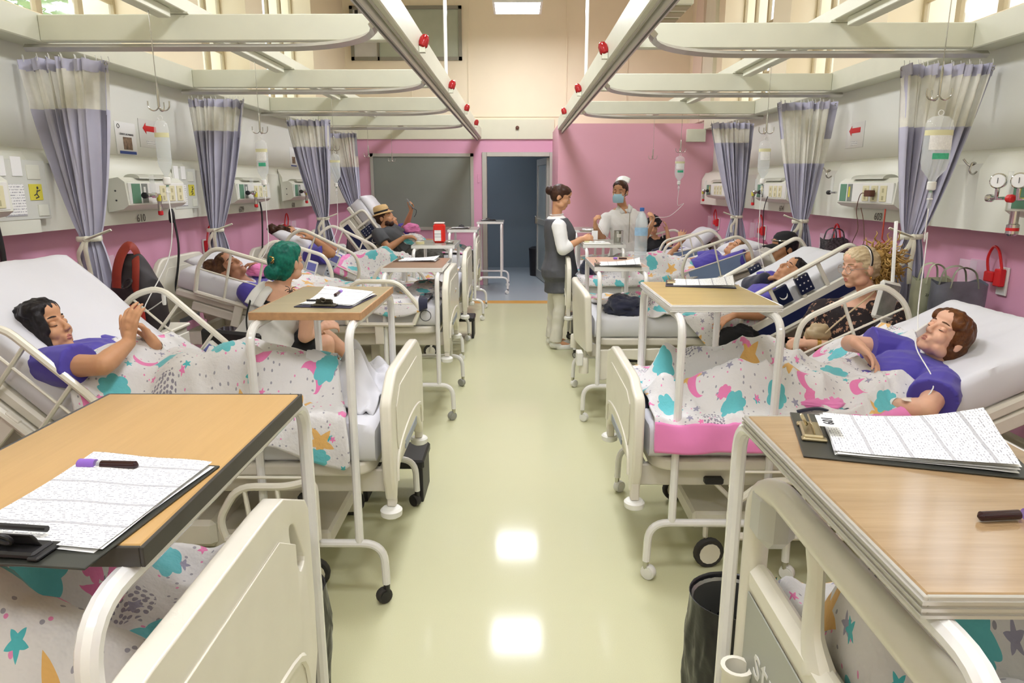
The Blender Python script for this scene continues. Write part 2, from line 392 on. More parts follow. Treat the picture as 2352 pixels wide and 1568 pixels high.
# sensor on the band
root = thing('wall_sensor', 'small brown sensor on the pale band above the doorway', 'sensor', (0, YF-.03, 2.57))
MB().lathe([(.03, 0), (.03, .03), (.012, .045)], (0, 0, 0), (0, -1, 0), 12).build('dome', M('brown_plastic', '6a4638', .4), root); MB().box((-.012, -.006, -.16), (.012, 0, -.02)).build('conduit', MBEAM, root)
# air grille
root = thing('air_grille', 'slatted air vent box high beside the right hand beam', 'vent', (1.72, 8.7, 3.55))
mb = MB(); mb.box((-.17, -.75, 0), (.17, .75, .13), bev=.01); mb.build('housing', MBEAM, root)
for k in range(5): MB().box((-.15, -.7+k*.29, -.012), (.15, -.52+k*.29, 0)).build('slat', M('vent_shadow', 'a39c80', .6), root)
for y in (-.6, .6): MB().tube([(0, y, .125), (0, y, ZC-3.552)], .012).build('drop_rod', MBEAM, root)
# arch pilasters on the upper right wall
for k, (y, r) in enumerate(((10.35, .28), (10.95, .26))):
    pts = [(0, 0, 0), (0, r*2, 0)]+[(0, r+r*math.cos(a), 1.0+1.1*math.sin(a)) for a in [PI*i/14 for i in range(15)]]
    struct(MB().prism([Vector((2.70, y-r, 2.58))+Vector(p) for p in pts], (0, 0, 0), (.08, 0, 0)), 'trim_%d' % (11+k), M('pale_arch_%d' % k, ['e9e6d2', 'ecdccb'][k], .7, var=.02), label='pale arched pilaster above the wall beam')
# ---------------------------------------------------------------- ceiling lamps
def lamp(y, lab):
    root = thing('ceiling_lamp', lab, 'lamp', (0, y, 4.0), group='square panel lamps over the aisle')
    mb = MB()
    for q in ((-.33, -.33, -.30, .33), (.30, -.33, .33, .33), (-.30, -.33, .30, -.30), (-.30, .30, .30, .33)): mb.box((q[0], q[1], -.01), (q[2], q[3], .07))
    mb.box((-.33, -.33, .07), (.33, .33, .085)); mb.build('housing', MWHITEP, root)
    MB().box((-.30, -.30, 0.0), (.30, .30, .012)).build('diffuser', M('lamp_glow', 'fff6e6', .5, var=0, emit='f6f6ff', estr=LAMP_STRENGTH), root)
    for x in (-.25, .25): MB().tube([(x, 0, .085), (x, 0, ZC-4.002)], .005, 6).build('suspension_rod', MWHITEP, root)
for y in (10.0, 7.73, 5.46, 3.19, .92, -1.35): lamp(y, 'square glowing ceiling lamp by the far wall' if y > 9 else 'square glowing lamp on rods over the aisle, level with '+{7.73: 'the masked nurse', 5.46: 'the water bottle', 3.19: 'the worn yellow table', .92: 'the walnut table', -1.35: 'the empty floor before the beds'}[y])
# ---------------------------------------------------------------- overhead curtain structure
for sg, sd, xs, ye in ((-1, 'left', .63, YF), (1, 'right', .61, YR)):
    beams = BEAML if sg < 0 else BEAMR
    root = thing('curtain_rail_beam', 'long cream beam with curtain track over the foot ends of the %s row of beds' % ('window-board side' if sg < 0 else 'pink block side'), 'beam', (sg*xs, 0, 2.4))
    MB().box((-.045, YB, .015), (.045, ye, .165), bev=.006).build('beam', MBEAM, root)
    mb = MB(); mb.box((sg*.02-.016, YB, -.03), (sg*.02+.016, ye, .015)); mb.box((-sg*.012-.004, YB, .005), (-sg*.012+.004, ye, .016)); mb.build('track', MALU, root)
    MB().box((sg*.02-.006, YB, -.0305), (sg*.02+.006, ye, -.0295)).build('track_slot', M('slot_dark', '57564e', .6), root)
    for y in (1.0, 6.4 if sg < 0 else 6.45): MB().tube([(0, y, .165), (0, y, ZC-2.4)], .016, 10).build('suspension_rod', MTUBE, root)
    for i, y in enumerate(beams):
        red = thing('call_light', 'red nurse call light on the rail beam, %s from the far wall on %s side' % (['fifth', 'fourth', 'third', 'second', 'first'][i if sg < 0 else i+1], 'the curtain-heavy' if sg < 0 else 'the arrow-sign'), 'light', (sg*(xs-.062), y+.35, 2.485))
        red['label'] = 'red domed call light on the aisle beam, level with '+(['the oak-topped table', 'the red backpack', 'the smiling woman', 'the patient covering her face', 'the straw hat'] if sg < 0 else ['the worn yellow table', 'the curly-haired woman', 'the man in the black cap', 'the masked nurse'])[i]; red['group'] = 'red call lights along the aisle beams'
        mr = MB(); mr.lathe([(.022, 0), (.03, .01), (.03, .05), (.02, .07), (.004, .078)], (0, 0, -.03), (-sg*.35, 0, 1), 12); mr.build('lens', M('red_lens', 'a01318', .12, var=0), red)
        MB().box((-.015 if sg < 0 else -.02, -.02, -.06), (.02 if sg < 0 else .015, .02, -.025)).build('bracket', MBEAM, red)
        b = thing('curtain_cross_beam', 'cream cross beam with curved curtain track above a lilac curtain', 'beam', (0, y, 2.4), group='cross beams between the bays')
        x0, x1 = sorted((sg*(xs+.045), sg*2.60))
        MB().box((x0, -.03, .02), (x1, .03, .155), bev=.005).build('beam', MBEAM, b)
        pth = [Vector((sg*2.70, -.012, -.012)), Vector((sg*1.30, -.012, -.012))]+[Vector((sg*(1.30-.62*math.sin(a)), -.012+.55*(1-math.cos(a))-.0, -.012)) for a in [PI/2*k/10 for k in range(1, 11)]]
        # track bends toward the aisle beam
        pth = [Vector((p.x, -p.y-.024 if True else p.y, p.z)) for p in pth]
        tr = MB(); tr.tube([p for p in pth], .02, 4, up=(0, 0, 1)); tr.build('track', MALU, b, smooth=0)
    lr = thing('light_rail', 'slim cream rail resting on the cross beams over the %s' % ('beds below the grey windowed end' if sg < 0 else 'beds below the pink end block'), 'rail', (sg*1.83, 0, 2.56))
    MB().box((-.04, YB, .004), (.04, ye, .075), bev=.004).build('rail', MBEAM, lr)
    for i, y in enumerate(beams):
        MB().box((-.055, y-.04, -.005), (.055, y+.04, .004)).build('foot_plate', MBEAM, lr)
        MB().box((-.07, y-1.25, -.045), (-.0, y-.12, .004), bev=.004).build('drip_track', MBEAM, lr) if sg < 0 else MB().box((0, y-1.25, -.045), (.07, y-.12, .004), bev=.004).build('drip_track', MBEAM, lr)
# ---------------------------------------------------------------- curtains
MCUR = M('lilac_curtain', 'bcbbcd', .8, var=.05, vscale=10, bump=.1, bscale=120, sheen=.2)
MNET = M('cream_netting', 'f5f3e6', .85, var=.05, vscale=30, alpha=.72)
MTIE = M('cream_tie_band', 'e4e2cf', .8, var=.06, vscale=30)
def curtain(X, Y, wt, tx, tz, zt, label, seed, net=.2, zb=.3, bow=1):
    """pleated drape: top width wt centred X, tied at x=tx, z=tz"""
    rnd = random.Random(seed); root = thing('privacy_curtain', label, 'curtain', (X, Y, 0), group=None)
    npl = 8; ph = [rnd.uniform(-.5, .5) for _ in range(40)]
    def pt(u, z):
        a = u*2-1
        if z > tz: t = (z-tz)/(zt-tz); w = .05+(wt/2-.05)*(t**.72); t = min(t, 1.0); cx = (tx-X)*(1-t)**1.2
        else: t = (tz-z)/(tz-zb); w = .05+.10*min(1, t*2.2)**.7; cx = tx-X
        uw = u+.035*math.sin(u*9+seed*1.3)+.018*math.sin(u*23+seed); fold = math.sin(uw*npl*2*PI+.8*math.sin(z*1.7+seed)+.5*math.sin(z*3.1+u*6))+.35*math.sin(uw*npl*5.3*PI+seed+z); amp = .011+.022*min(1, abs(z-tz)*1.6)
        x = cx+a*w+.35*amp*math.cos(u*npl*2*PI+ph[3])
        return Vector((x, amp*fold*1.3+.02*math.sin(u*7+seed), z))
    def sheet(z0, z1, nz, nm, mat):
        return MB().grid(lambda u, v: pt(u, z0+(z1-z0)*v), 132, nz).build(nm, mat, root, smooth=180)
    sheet(zb, zt-.07-net, 46, 'drape', MCUR); nt = sheet(zt-.07-net, zt-.055, 8, 'netting', MNET)
    hd = MB().grid(lambda u, v: pt(u, zt-.06+.062*v)+Vector((0, -.004-.012*math.sin(u*60+seed), .006*math.sin(u*47+seed*2))), 132, 3).build('header', MCUR, root, smooth=180)
    for u in (0.0, 1.0): MB().grid(lambda a, v, u=u: pt(min(1, max(0, u+(a-.5)*.05+(.02 if u == 0 else -.02))), zt-.29+.25*v)+Vector((0, -.007, 0)), 3, 8).build('selvedge', MCUR, root, smooth=180)
    hk = MB()
    for k in range(18):
        p = pt((k+.5)/18, zt); hk.tube([p+Vector((0, 0, -.012)), p+Vector((.004, 0, .006)), p+Vector((0, 0, .026))], .0022, 5)
    tag(hk.build('hooks', MWHITEP, root), kind='stuff')
    for k in (0, 1): 
        p = pt(.985-.97*k, zt-.018); MB().tube(arc(p+Vector((0, -.016, 0)), .009, 0, 2*PI, 12), .003, 5).build('eyelet', MSTEEL, root)
    # tie band with a knot and two tails
    c = Vector((tx-X, 0, tz)); tb = MB(); tb.tube(arc(c, .066, 0, 2*PI, 20, (1, 0, .04), (0, .75, 0)), .016, 6, flat=.35, up=(0, 0, 1))
    tb.ell(c+Vector((bow*.02, -.06, 0)), (.022, .018, .02), 8, 6)
    q = c+Vector((bow*.02, -.062, 0))
    tb.tube(smooth_path([q, q+Vector((bow*.09, -.02, .03)), q+Vector((bow*.155, -.01, .055))], 4), .014, 6, flat=.5)
    for dx, ln in ((-.055, .17), (.0, .28)):
        tb.tube(smooth_path([q, q+Vector((dx*.6, -.018, -.06)), q+Vector((dx, -.004, -ln*.6)), q+Vector((dx+.01, -.0, -ln))], 4), .014, 6, flat=.3, up=(1, 0, 0))
    tb.build('tie_band', MTIE, root, smooth=60)
    return root
curtain(-2.50, 3.97, .48, P(205, 548, 3.97).x, P(205, 548, 3.97).z, 2.325, 'lilac curtain tied beside the red backpack, netting header sagging', 1, .19)
curtain(-2.44, 5.77, .47, P(495, 528, 5.77).x, P(495, 528, 5.77).z, 2.325, 'lilac curtain tied behind the smiling patient, neat netting header', 2, .17)
curtain(-2.22, 7.52, .46, P(742, 502, 7.52).x, P(742, 502, 7.52).z, 2.325, 'lilac curtain tied behind the patient with hands at her face', 3, .2)
curtain(-2.36, 9.32, .50, P(817, 485, 9.32).x, P(817, 485, 9.32).z, 2.325, 'lilac curtain tied beside the man in the straw hat', 4, .36)
curtain(2.47, 4.19, .53, P(2092, 543, 4.19).x, P(2092, 543, 4.19).z, 2.325, 'lilac curtain tied behind the red-haired patient and grey bag', 5, .27, bow=-1)
curtain(2.40, 5.99, .48, P(1838, 508, 5.99).x, P(1838, 508, 5.99).z, 2.325, 'lilac curtain with deep netting band behind the man in black cap', 6, .42, bow=-1)
curtain(2.36, 7.87, .46, P(1692, 498, 7.87).x, P(1692, 498, 7.87).z, 2.325, 'lilac curtain next to the pink end block with shallow netting', 7, .14, bow=-1)
# ================================================================ beds
L_BED = 2.03; XH = .98; WB = .43
def castor(root, p, r=.06, dirv=(1, 0, 0), col=None, fork=None, tread=None):
    p = Vector(p); d = Vector(dirv).normalized(); s = d.cross(Vector((0, 0, 1)))
    wl = MB().lathe([(r*.45, -.014), (r*.93, -.016), (r, -.009), (r, .009), (r*.93, .016), (r*.45, .014)], p+Vector((0, 0, r)), s, 18).build('castor_wheel', tread or MRUB, root)
    MB().lathe([(r*.12, -.019), (r*.7, -.018), (r*.7, .018), (r*.12, .019)], p+Vector((0, 0, r)), s, 14).build('wheel_hub', col or MWHITEP, wl)
    return wl
class Bed:
    def __init__(b, sg, yc, deck, ang, label, kind='A', xf=.50, mt=.15, xh=XH):
        b.xh = xh
        b.sg = sg; b.deck = deck; b.a = math.radians(ang); b.mt = mt; b.kind = kind; b.near = -sg   # local y sign of the camera side
        b.yc = yc; b.xf = xf
        b.root = thing('hospital_bed', label, 'bed', (sg*xf, yc, 0), 0 if sg > 0 else PI)
        b.M = Matrix.Translation((sg*xf, yc, 0)) @ Matrix.Rotation(0 if sg > 0 else PI, 4, 'Z')
    def back(b, s, h, y=0.0):   # along the raised back section, h above its deck
        ca, sa = math.cos(b.a), math.sin(b.a); return Vector((b.xh+s*ca-h*sa, y, b.deck+s*sa+h*ca))
    def mpath(b, h):            # centreline points of the mattress at height h over the deck
        pts = [Vector((.05+i*(b.xh-.22-.05)/8, 0, b.deck+h)) for i in range(9)]
        p0 = Vector((b.xh-.22, 0, b.deck+h)); p2 = b.back(.22, h); p1 = Vector((b.xh-h*math.tan(b.a/2), 0, b.deck+h))
        pts += [p0*(1-t)**2+p1*2*t*(1-t)+p2*t*t for t in [k/6 for k in range(1, 7)]]
        pts += [b.back(.22+(.93-.22)*k/6, h) for k in range(1, 7)]
        return pts
    def top(b, x):              # mattress surface height at local x
        t = b.mpath(b.mt)
        for p, q in zip(t[:-1], t[1:]):
            if p.x <= x <= q.x: return p.z+(q.z-p.z)*(x-p.x)/max(1e-6, q.x-p.x)
        return t[0].z if x < t[0].x else t[-1].z
    def mattress(b, seed=1, mat=None):
        bot = b.mpath(.0); top = b.mpath(b.mt); n = len(bot); W = WB-.01; vs = []; fs = []; sec = []
        for (yy, hh) in ((-1, .12), (-1, .5), (-.995, .82), (-.965, .965), (-.9, 1.0)): sec.append((yy, hh))
        for k in range(1, 30): sec.append((-.9+1.8*k/30, 1.0))
        sec += [(.9, 1.0), (.965, .965), (.995, .82), (1, .5), (1, .12), (.95, 0), (-.95, 0)]
        m = len(sec); N = 90
        def lerp(path, t):
            f = t*(len(path)-1); i = min(int(f), len(path)-2); return path[i].lerp(path[i+1], f-i)
        for i in range(N+1):
            t = i/N; p = lerp(bot, t); q = lerp(top, t); e = min(1, min(t, 1-t)*N/2.2); sh = .80+.2*math.sqrt(max(0, 1-(1-e)**2))
            for (yy, hh) in sec:
                hh2 = .12+(hh-.12)*sh if hh > .12 else hh
                v = p.lerp(q, hh2); v.y = yy*W*(.975+.025*sh)
                if hh >= .9 and abs(yy) < .97:
                    v.z += .008*noise.noise(Vector((v.x*5+seed*3, v.y*6, seed)))+.007*fold(v.x, v.y, seed, 4.5)+.004*fold(v.x*.7, v.y*1.6, seed+3, 9.0)
                elif .1 < hh < .9: v.y += .004*math.sin(v.x*23+seed)*(1 if yy > 0 else -1)
                vs.append(v)
        for i in range(N):
            for k in range(m): fs.append((i*m+k, i*m+(k+1) % m, (i+1)*m+(k+1) % m, (i+1)*m+k))
        fs.append(tuple(range(m))); fs.append(tuple(range(N*m, N*m+m))[::-1])
        return MB().add(vs, fs).build('mattress', mat or MSHEET, b.root, smooth=60)
    def board(b, x, nm, top=.26, crest=.36, bottom=-.17, th=.022, mat=None, slots=False):
        """end board with shoulders, raised moulding and grip slots"""
        z0 = b.deck; W = .44
        half = [(W-.075, z0+bottom), (W-.045, z0+bottom), (W-.03, z0+bottom+.05), (W-.005, z0+bottom+.10), (W, z0+.06), (W, z0+top-.03), (W-.02, z0+top), (W-.10, z0+crest-.03), (W-.15, z0+crest-.005), (W-.22, z0+crest)]
        mid = [(-(y), z) for y, z in half[::-1]]
        low = [(-(W-.09), z0+bottom+.04), (-(W-.20), z0+bottom+.13), ((W-.20), z0+bottom+.13), ((W-.09), z0+bottom+.04)]
        out = half+mid+low
        core = MB(); core.prism([Vector((x, y, z)) for y, z in out], (-th, 0, 0), (th, 0, 0)); o = core.build(nm, mat or MBED, b.root)
        if slots:
            ct = MB()
            for sy in (-1, 1):
                ol = fillet([(x, sy*(W-.045), z0+top-.13), (x, sy*(W-.10), z0+crest-.085), (x, sy*(W-.135), z0+crest-.075), (x, sy*(W-.13), z0+crest-.12), (x, sy*(W-.08), z0+top-.15)], .02, 3, closed=True)
                ct.prism(ol if sy > 0 else ol[::-1], (-.06, 0, 0), (.06, 0, 0))
            c_ = ct.build('cutter', MBED, None, smooth=0); c_.matrix_world = Matrix.Identity(4); o.parent = None
            bo = o.modifiers.new('cut', 'BOOLEAN'); bo.object = c_; bo.operation = 'DIFFERENCE'; bo.solver = 'EXACT'
            me_ = bpy.data.meshes.new_from_object(o.evaluated_get(bpy.context.evaluated_depsgraph_get())); o.modifiers.clear(); o.data = me_; o.parent = b.root; bpy.data.objects.remove(c_)
        bv = o.modifiers.new('soft', 'BEVEL'); bv.width = .011; bv.segments = 3; bv.limit_method = 'ANGLE'; bv.angle_limit = math.radians(40)
        for sgx in (-1, 1):
            pn = [(-.30, z0-.02), (.30, z0-.02), (.33, z0+.06), (.33, z0+top-.06), (.24, z0+crest-.075), (-.24, z0+crest-.075), (-.33, z0+top-.06), (-.33, z0+.06)]
            q = MB().prism([Vector((x+sgx*th, y, z)) for y, z in pn], (0, 0, 0), (sgx*.004, 0, 0)).build('moulded_panel', mat or MBED, o)
            bb = q.modifiers.new('soft', 'BEVEL'); bb.width = .0035; bb.segments = 2
            # curved lower rib
            rb = MB().tube(smooth_path([Vector((x+sgx*(th+.002), y, z)) for y, z in ((-.36, z0-.10), (-.30, z0+.01), (0, z0+.05), (.30, z0+.01), (.36, z0-.10))], 5), .012, 6, flat=.6).build('rib', mat or MBED, o)
        MB().box((x-th-.006, -.16, z0-.045), (x-th-.001, .16, z0-.005), bev=.002).build('label_plate', M('grey_blue_plate', '8d97a8', .4), o)
        for sy in (-1, 1):
            MB().box((x-.018, sy*(W-.06)-.03, z0+bottom-.03), (x+.018, sy*(W-.06)+.012, z0+bottom+.05), bev=.005).build('post_sleeve', MBEDM, o)
            MB().lathe([(.03, 0), (.042, .008), (.044, .03), (.036, .038), (.01, .038)], (x, sy*(W-.045), z0+bottom-.068), (0, 0, 1), 18).build('bumper_roller', MWHITEP, o)
        return o
    def deckparts(b):
        W = WB; n = 8
        for nm, pts in (('foot_deck', [(.03, 0), (b.xh-.02, 0)]),):
            out = [(.06+.10*(1-math.cos(PI/2*k/n)), -W+.10*(1-math.sin(PI/2*k/n))) for k in range(n+1)]
            ol = [Vector((x, y, b.deck)) for x, y in out]+[Vector((b.xh, -W, b.deck)), Vector((b.xh, W, b.deck))]+[Vector((x, -y, b.deck)) for x, y in out[::-1]]
            o = MB().prism(ol, (0, 0, -.055), (0, 0, -.002)).build(nm, MBEDM, b.root); bv = o.modifiers.new('soft', 'BEVEL'); bv.width = .012; bv.segments = 3
        R = Matrix.Translation((b.xh, 0, b.deck)) @ Matrix.Rotation(-b.a, 4, 'Y')
        o = MB().box((0, -W, -.055), (.93, W, -.002), mat=R, bev=.012).build('back_deck', MBEDM, b.root)
        for sy in (-1, 1): MB().box((.08, sy*(W-.02)-.025, -.12), (.80, sy*(W-.02)+.025, -.058), mat=R, bev=.006).build('back_bar', MBEDM, b.root)
    def under(b):
        d = b.deck
        for sy in (-1, 1): MB().box((.02, sy*.33-.02, d-.155), (L_BED-.02, sy*.33+.02, d-.058), bev=.006).build('side_beam', MBEDM, b.root)
        for x in (.04, 1.0, 1.9): MB().box((x-.025, -.31, d-.15), (x+.025, .31, d-.075), bev=.005).build('cross_beam', MBEDM, b.root)
        for x in (.55, 1.45):
            R = Matrix.Translation((x, 0, d-.14))
            MB().box((-.035, -.20, -(d-.36)), (.035, .20, 0), mat=R, bev=.006).build('lift_column', MBEDM, b.root)
        base = MB().box((.28, -.30, .165), (1.80, .30, .245), bev=.012).build('base_frame', MBEDM, b.root)
        MB().box((.75, -.33, .18), (1.25, .33, .30), bev=.02).build('motor_cover', MBED, b.root)
        MB().tube(smooth_path([(.45, b.near*.33, .30), (.40, b.near*.36, .36), (.34, b.near*.36, .42)], 4), .01, 6).build('foot_lever', MBEDM, b.root)
        MB().box((.30, b.near*.36-.02, .41), (.38, b.near*.36+.02, .44), bev=.006).build('lever_pad', MBLACK, b.root)
        for x in (.33, 1.75):
            for y in (-.33, .33):
                castor(b.root, (x+.02, y, 0), .068, (1, .15, 0), MBED)
                MB().tube([(x, y, .20), (x, y, .15), (x+.012, y+.03, .12), (x+.02, y+.026, .07)], .012, 6).build('castor_fork', MBEDM, b.root)
    def rail(b, sy, s0=.08, s1=.72, h0=.03, h1=.36, bars=2, sec='back', pad=False, drop=False, y=None, panel=None, bulge=None, mat=None):
        """tubular side rail loop; sec 'back' follows the raised back, 'foot' the flat part"""
        yy = sy*(WB+.035) if y is None else y; r = .0155; mt_ = mat or MBED
        f = (lambda s, h: b.back(s, h, yy)) if sec == 'back' else (lambda s, h: Vector((s, yy, b.deck+h)))
        root = MB().tube(fillet([f(s0, h0), f(s0-.05, h0+.12) if bulge else f(s0, h1*.6), f(s0+.10, h1), f(s1-.08, h1), f(s1, h1-.14), f(s1-.02, h0)], .07, 5), r, 8).build('side_rail', mt_, b.root)
        MB().tube([f(s0, h0), f(s1-.02, h0)], .02, 8, flat=.8).build('rail_beam', MBEDM, root)
        MB().tube([f(s0+.0, h1*.52), f(s1-.01, h1*.52)], .006, 6).build('middle_wire', mt_, root)
        for k in range(bars):
            s = s0+(s1-s0)*(k+1)/(bars+1); MB().tube([f(s, h0), f(s+.02, h1)], .0135, 6, flat=.6).build('rail_post', mt_, root)
        if sec == 'back': MB().box((-.03, -.012, -.16), (.03, .012, .02), mat=Matrix.Translation(f((s0+s1)/2, h0)) @ Matrix.Rotation(-b.a, 4, 'Y'), bev=.004).build('hinge_plate', MBEDM, root)
        elif not drop: MB().box(f((s0+s1)/2-.03, -.12)+Vector((0, -.012, 0)), f((s0+s1)/2+.03, h0)+Vector((0, .012, 0)), bev=.004).build('hinge_plate', MBEDM, root)
        if pad:
            s = s0+(s1-s0)*pad; Rm = Matrix.Translation(f(s, .5*(h0+h1))) @ Matrix.Rotation(-b.a, 4, 'Y')
            pd = MB().box((-.045, -.014, -.15), (.045, .014, .10), mat=Rm, bev=.008).build('control_pad', MWHITEP, root)
            for q in (-1, 1):
                MB().box((-.035, q*.0145-.0008, .02), (.035, q*.0145+.0008, .085), mat=Rm).build('pad_label', M('pad_violet', '6f74b8', .4), pd)
                MB().box((-.035, q*.0145-.0008, -.13), (.035, q*.0145+.0008, .012), mat=Rm).build('pad_face', M('pad_pale', 'b9c2cf', .4), pd)
                for (bx_, bz_) in ((-.018, -.02), (.015, -.035), (-.01, -.065), (.018, -.08), (0, -.105)):
                    MB().lathe([(.008, 0), (.008, .002), (.004, .0025)], Rm @ Vector((bx_, q*.015, bz_)), (0, q, 0), 8).build('button', MINK, pd)
        if panel: MB().box((s0+.06, -.006, h0+.01), (s1-.08, .006, h1*.5), mat=Matrix.Translation((b.xh, yy, b.deck)) @ Matrix.Rotation(-b.a, 4, 'Y')).build('rail_panel', panel, root)
        return root
    def plastic_rail(b, sy, s0=.02, s1=.88, h0=-.02, h1=.40, pads=((.42, 'moon'), (.56, 'keys')), hole=None, sec='back'):
        yy = sy*(WB+.04); f = (lambda s, h: b.back(s, h, yy)) if sec == 'back' else (lambda s, h: Vector((s, yy, b.deck+h)))
        R = Matrix.Translation((b.xh, yy, b.deck)) @ Matrix.Rotation(-b.a, 4, 'Y') if sec == 'back' else Matrix.Translation((0, yy, b.deck))
        loop = fillet([f(s0, h0+.04), f(s0+.02, h0+.20), f(s0+.16, h1), f(s1, h1), f(s1+.03, h0+.02)], .06, 5, closed=True)
        root = MB().tube(loop, .023, 10, closed=True, flat=.72).build('side_rail', MBED, b.root)
        o = MB().box((s0+.02, -.012, h0), (s1+.01, .012, h0+.17), mat=R, bev=.008).build('rail_panel', MBED, root)
        nv = MB().box((s0+.05, -.0135, h0+.045), (s1-.03, .0135, h0+.12), mat=R, bev=.004).build('navy_band', M('navy_plastic', '20284f', .35, var=.03), root)
        for s in (.30, .49, .66): MB().box((s-.014, -.010, h0+.16), (s+.014, .010, h1), mat=R, bev=.005).build('rail_post', MBED, root)
        MB().box((.16, -.009, h0+.30), (.70, .009, h0+.335), mat=R, bev=.004).build('mid_rail', MBED, root) if False else None
        for s, knd in pads:
            if s > s1: continue
            pd = MB().box((s-.05, -.015, h0+.19), (s+.05, .015, h1-.03), mat=R, bev=.004).build('control_pad', M('pad_navy', '1b2340', .3, var=.02), root)
            sd = 1 if sy > 0 else -1
            for q in (-1, 1):
                if knd == 'keys':
                    for i in range(3):
                        for j in range(3): MB().box((s-.035+i*.03, q*.0152-.0006, h0+.215+j*.045), (s-.026+i*.03, q*.0152+.0006, h0+.224+j*.045), mat=R).build('key_mark', MWHITEP, pd)
                else:
                    MB().tube([R @ Vector((s+.03*math.cos(t), q*.0155, h0+.27+.04*math.sin(t))) for t in [PI+.3+k*(PI-.6)/8 for k in range(9)]], [.001, .003, .005, .006, .006, .006, .005, .003, .001], 6).build('moon_mark', MWHITEP, pd)
        return root
def pillow(b, s, label, h=.15, ly=0, L=.36, W=.58, T=.13, ang=0, seed=0):
    """pillow resting on the raised back"""
    N = 18
    def f(u, v, top):
        x = (u*2-1); y = (v*2-1); e = max(0, 1-abs(x)**3.2)*max(0, 1-abs(y)**3.6)
        cx = 1+.05*abs(y)**2; z = T*(e**.42)*(.62 if top else -.38)
        p = Vector((x*L/2*(1-.08*(1-abs(y))**1*.3), y*W/2*(1-.05*(1-abs(x))), z+.006*noise.noise(Vector((x*3+seed, y*3, seed)))*e))
        return p
    R = Matrix.Rotation(-b.a-ang, 4, 'Y'); base = b.back(s, h+T*.36, ly)
    root = MB(); root.grid(lambda u, v: f(u, v, True), N, N); root.grid(lambda u, v: f(v, u, False), N, N)
    W4 = b.M @ Matrix.Translation(base) @ R
    o = root.build('pillow', MSHEET, None, smooth=180); o.matrix_world = W4
    tag(o, label, 'pillow'); wm = o.modifiers.new('weld', 'WELD'); wm.merge_threshold = .002
    return o
BEDS = {}
def bedA(key, sg, yc, deck, ang, label, **kw):
    b = Bed(sg, yc, deck, ang, label, 'A', xf=kw.get('xf', .50), xh=kw.get('xh', XH)); BEDS[key] = b
    b.mattress(seed=yc); b.board(0, 'footboard', kw.get('top', .26), kw.get('crest', .34), kw.get('bot', -.17), slots=kw.get('slots', False)); b.board(L_BED, 'headboard', .34, .46, -.12)
    b.deckparts(); b.under(); return b
n_ = lambda b: b.near
b = bedA('L1', -1, 1.0, .63, 30, 'cream bed whose footboard stands under the wood-topped table with clipboard', top=.33, crest=.40, slots=True)
b = bedA('L2', -1, 2.90, .60, 43, 'cream bed of the black-haired woman in the bay before the red backpack', xh=1.12)
b.rail(b.near, .02, .66, -.06, .22, 2, bulge=True); b.rail(-b.near, -.08, .58, .02, .30, 2, pad=.28)
b.rail(b.near, .28, .66, -.30, -.08, 2, sec='foot', drop=True)
b = bedA('L3', -1, 5.12, .69, 17, 'cream bed of the smiling woman under the number 610', top=.28, crest=.37, bot=-.20)
b.rail(b.near, .14, .80, .02, .36, 2); b.rail(-b.near, .1, .72, .02, .36, 2, pad=.3); b.rail(b.near, .22, .70, .02, .32, 2, sec='foot', bulge=True); b.rail(-b.near, .24, .70, .02, .32, 2, sec='foot')
b = bedA('L4', -1, 6.85, .61, 26, 'cream bed of the patient holding both hands to her face', top=.34, crest=.43, bot=-.14)
b.rail(b.near, .10, .84, .02, .36, 2, pad=.36); b.rail(b.near, .24, .72, .02, .32, 2, sec='foot'); b.rail(-b.near, .1, .8, .02, .36, 2)
b = bedA('L5', -1, 8.90, .66, 54, 'cream bed the man in the straw hat leans on', top=.27, crest=.36, bot=-.20, xf=.52)
b.plastic_rail(b.near, .05, .80, -.26, .12)
b = bedA('R2', 1, 3.08, .55, 26, 'cream bed of the red-haired patient with pink-bordered blanket', top=.265, crest=.315)
b.rail(-b.near, .10, .72, .04, .36, 1); b.rail(b.near, .42, .92, -.33, -.08, 3, sec='foot', drop=True, bulge=True)
b = bedA('R4', 1, 6.95, .61, 19, 'cream bed with blue-panelled rail next to the steel cup table', top=.28, crest=.36)
MBLUEP = M('blue_rail_panel', '7f93b5', .4, var=.03)
b.rail(b.near, .16, .84, .03, .36, 1, panel=MBLUEP); b.rail(-b.near, .16, .84, .03, .36, 1)
b = bedA('R5', 1, 8.85, .56, 13, 'cream bed by the pink end block with two raised tube rails', top=.28, crest=.36)
b.rail(b.near, .30, .86, .03, .36, 1, panel=MBLUEP); b.rail(-b.near, .26, .84, .03, .36, 1)
# R3: plastic bed with navy control rails and curved footboard
b = Bed(1, 5.15, .60, 30, 'off-white electric bed with navy rail panels under the number 603', 'B', xf=.50, xh=1.10); BEDS['R3'] = b
b.mattress(3, M('grey_mattress', 'd5d6d8', .7, var=.02, bump=.05)); b.deckparts(); b.under(); b.board(L_BED, 'headboard', .36, .50, -.1)
pts = []
for k in range(13):
    y = -.44+.88*k/12; pts.append((.035*(1-(y/.44)**2), y))
def fb(u, v):
    y = -.46+.92*u; z = b.deck-.10+(.40+.06*math.sin(PI*u)**.6)*v; return Vector((-.01-.05*math.sin(PI*u)-.02*v, y, z))
o = MB().grid(fb, 20, 10).build('footboard', MBED, b.root, smooth=180); sm = o.modifiers.new('thick', 'SOLIDIFY'); sm.thickness = .05; sm.offset = 1; bv = o.modifiers.new('soft', 'BEVEL'); bv.width = .015; bv.segments = 3
b.plastic_rail(b.near, -.02, .92, -.10, .25, pads=((.36, 'moon'), (.52, 'keys'))); b.plastic_rail(-b.near, .06, .92, -.14, .22, pads=((.50, 'keys'),))
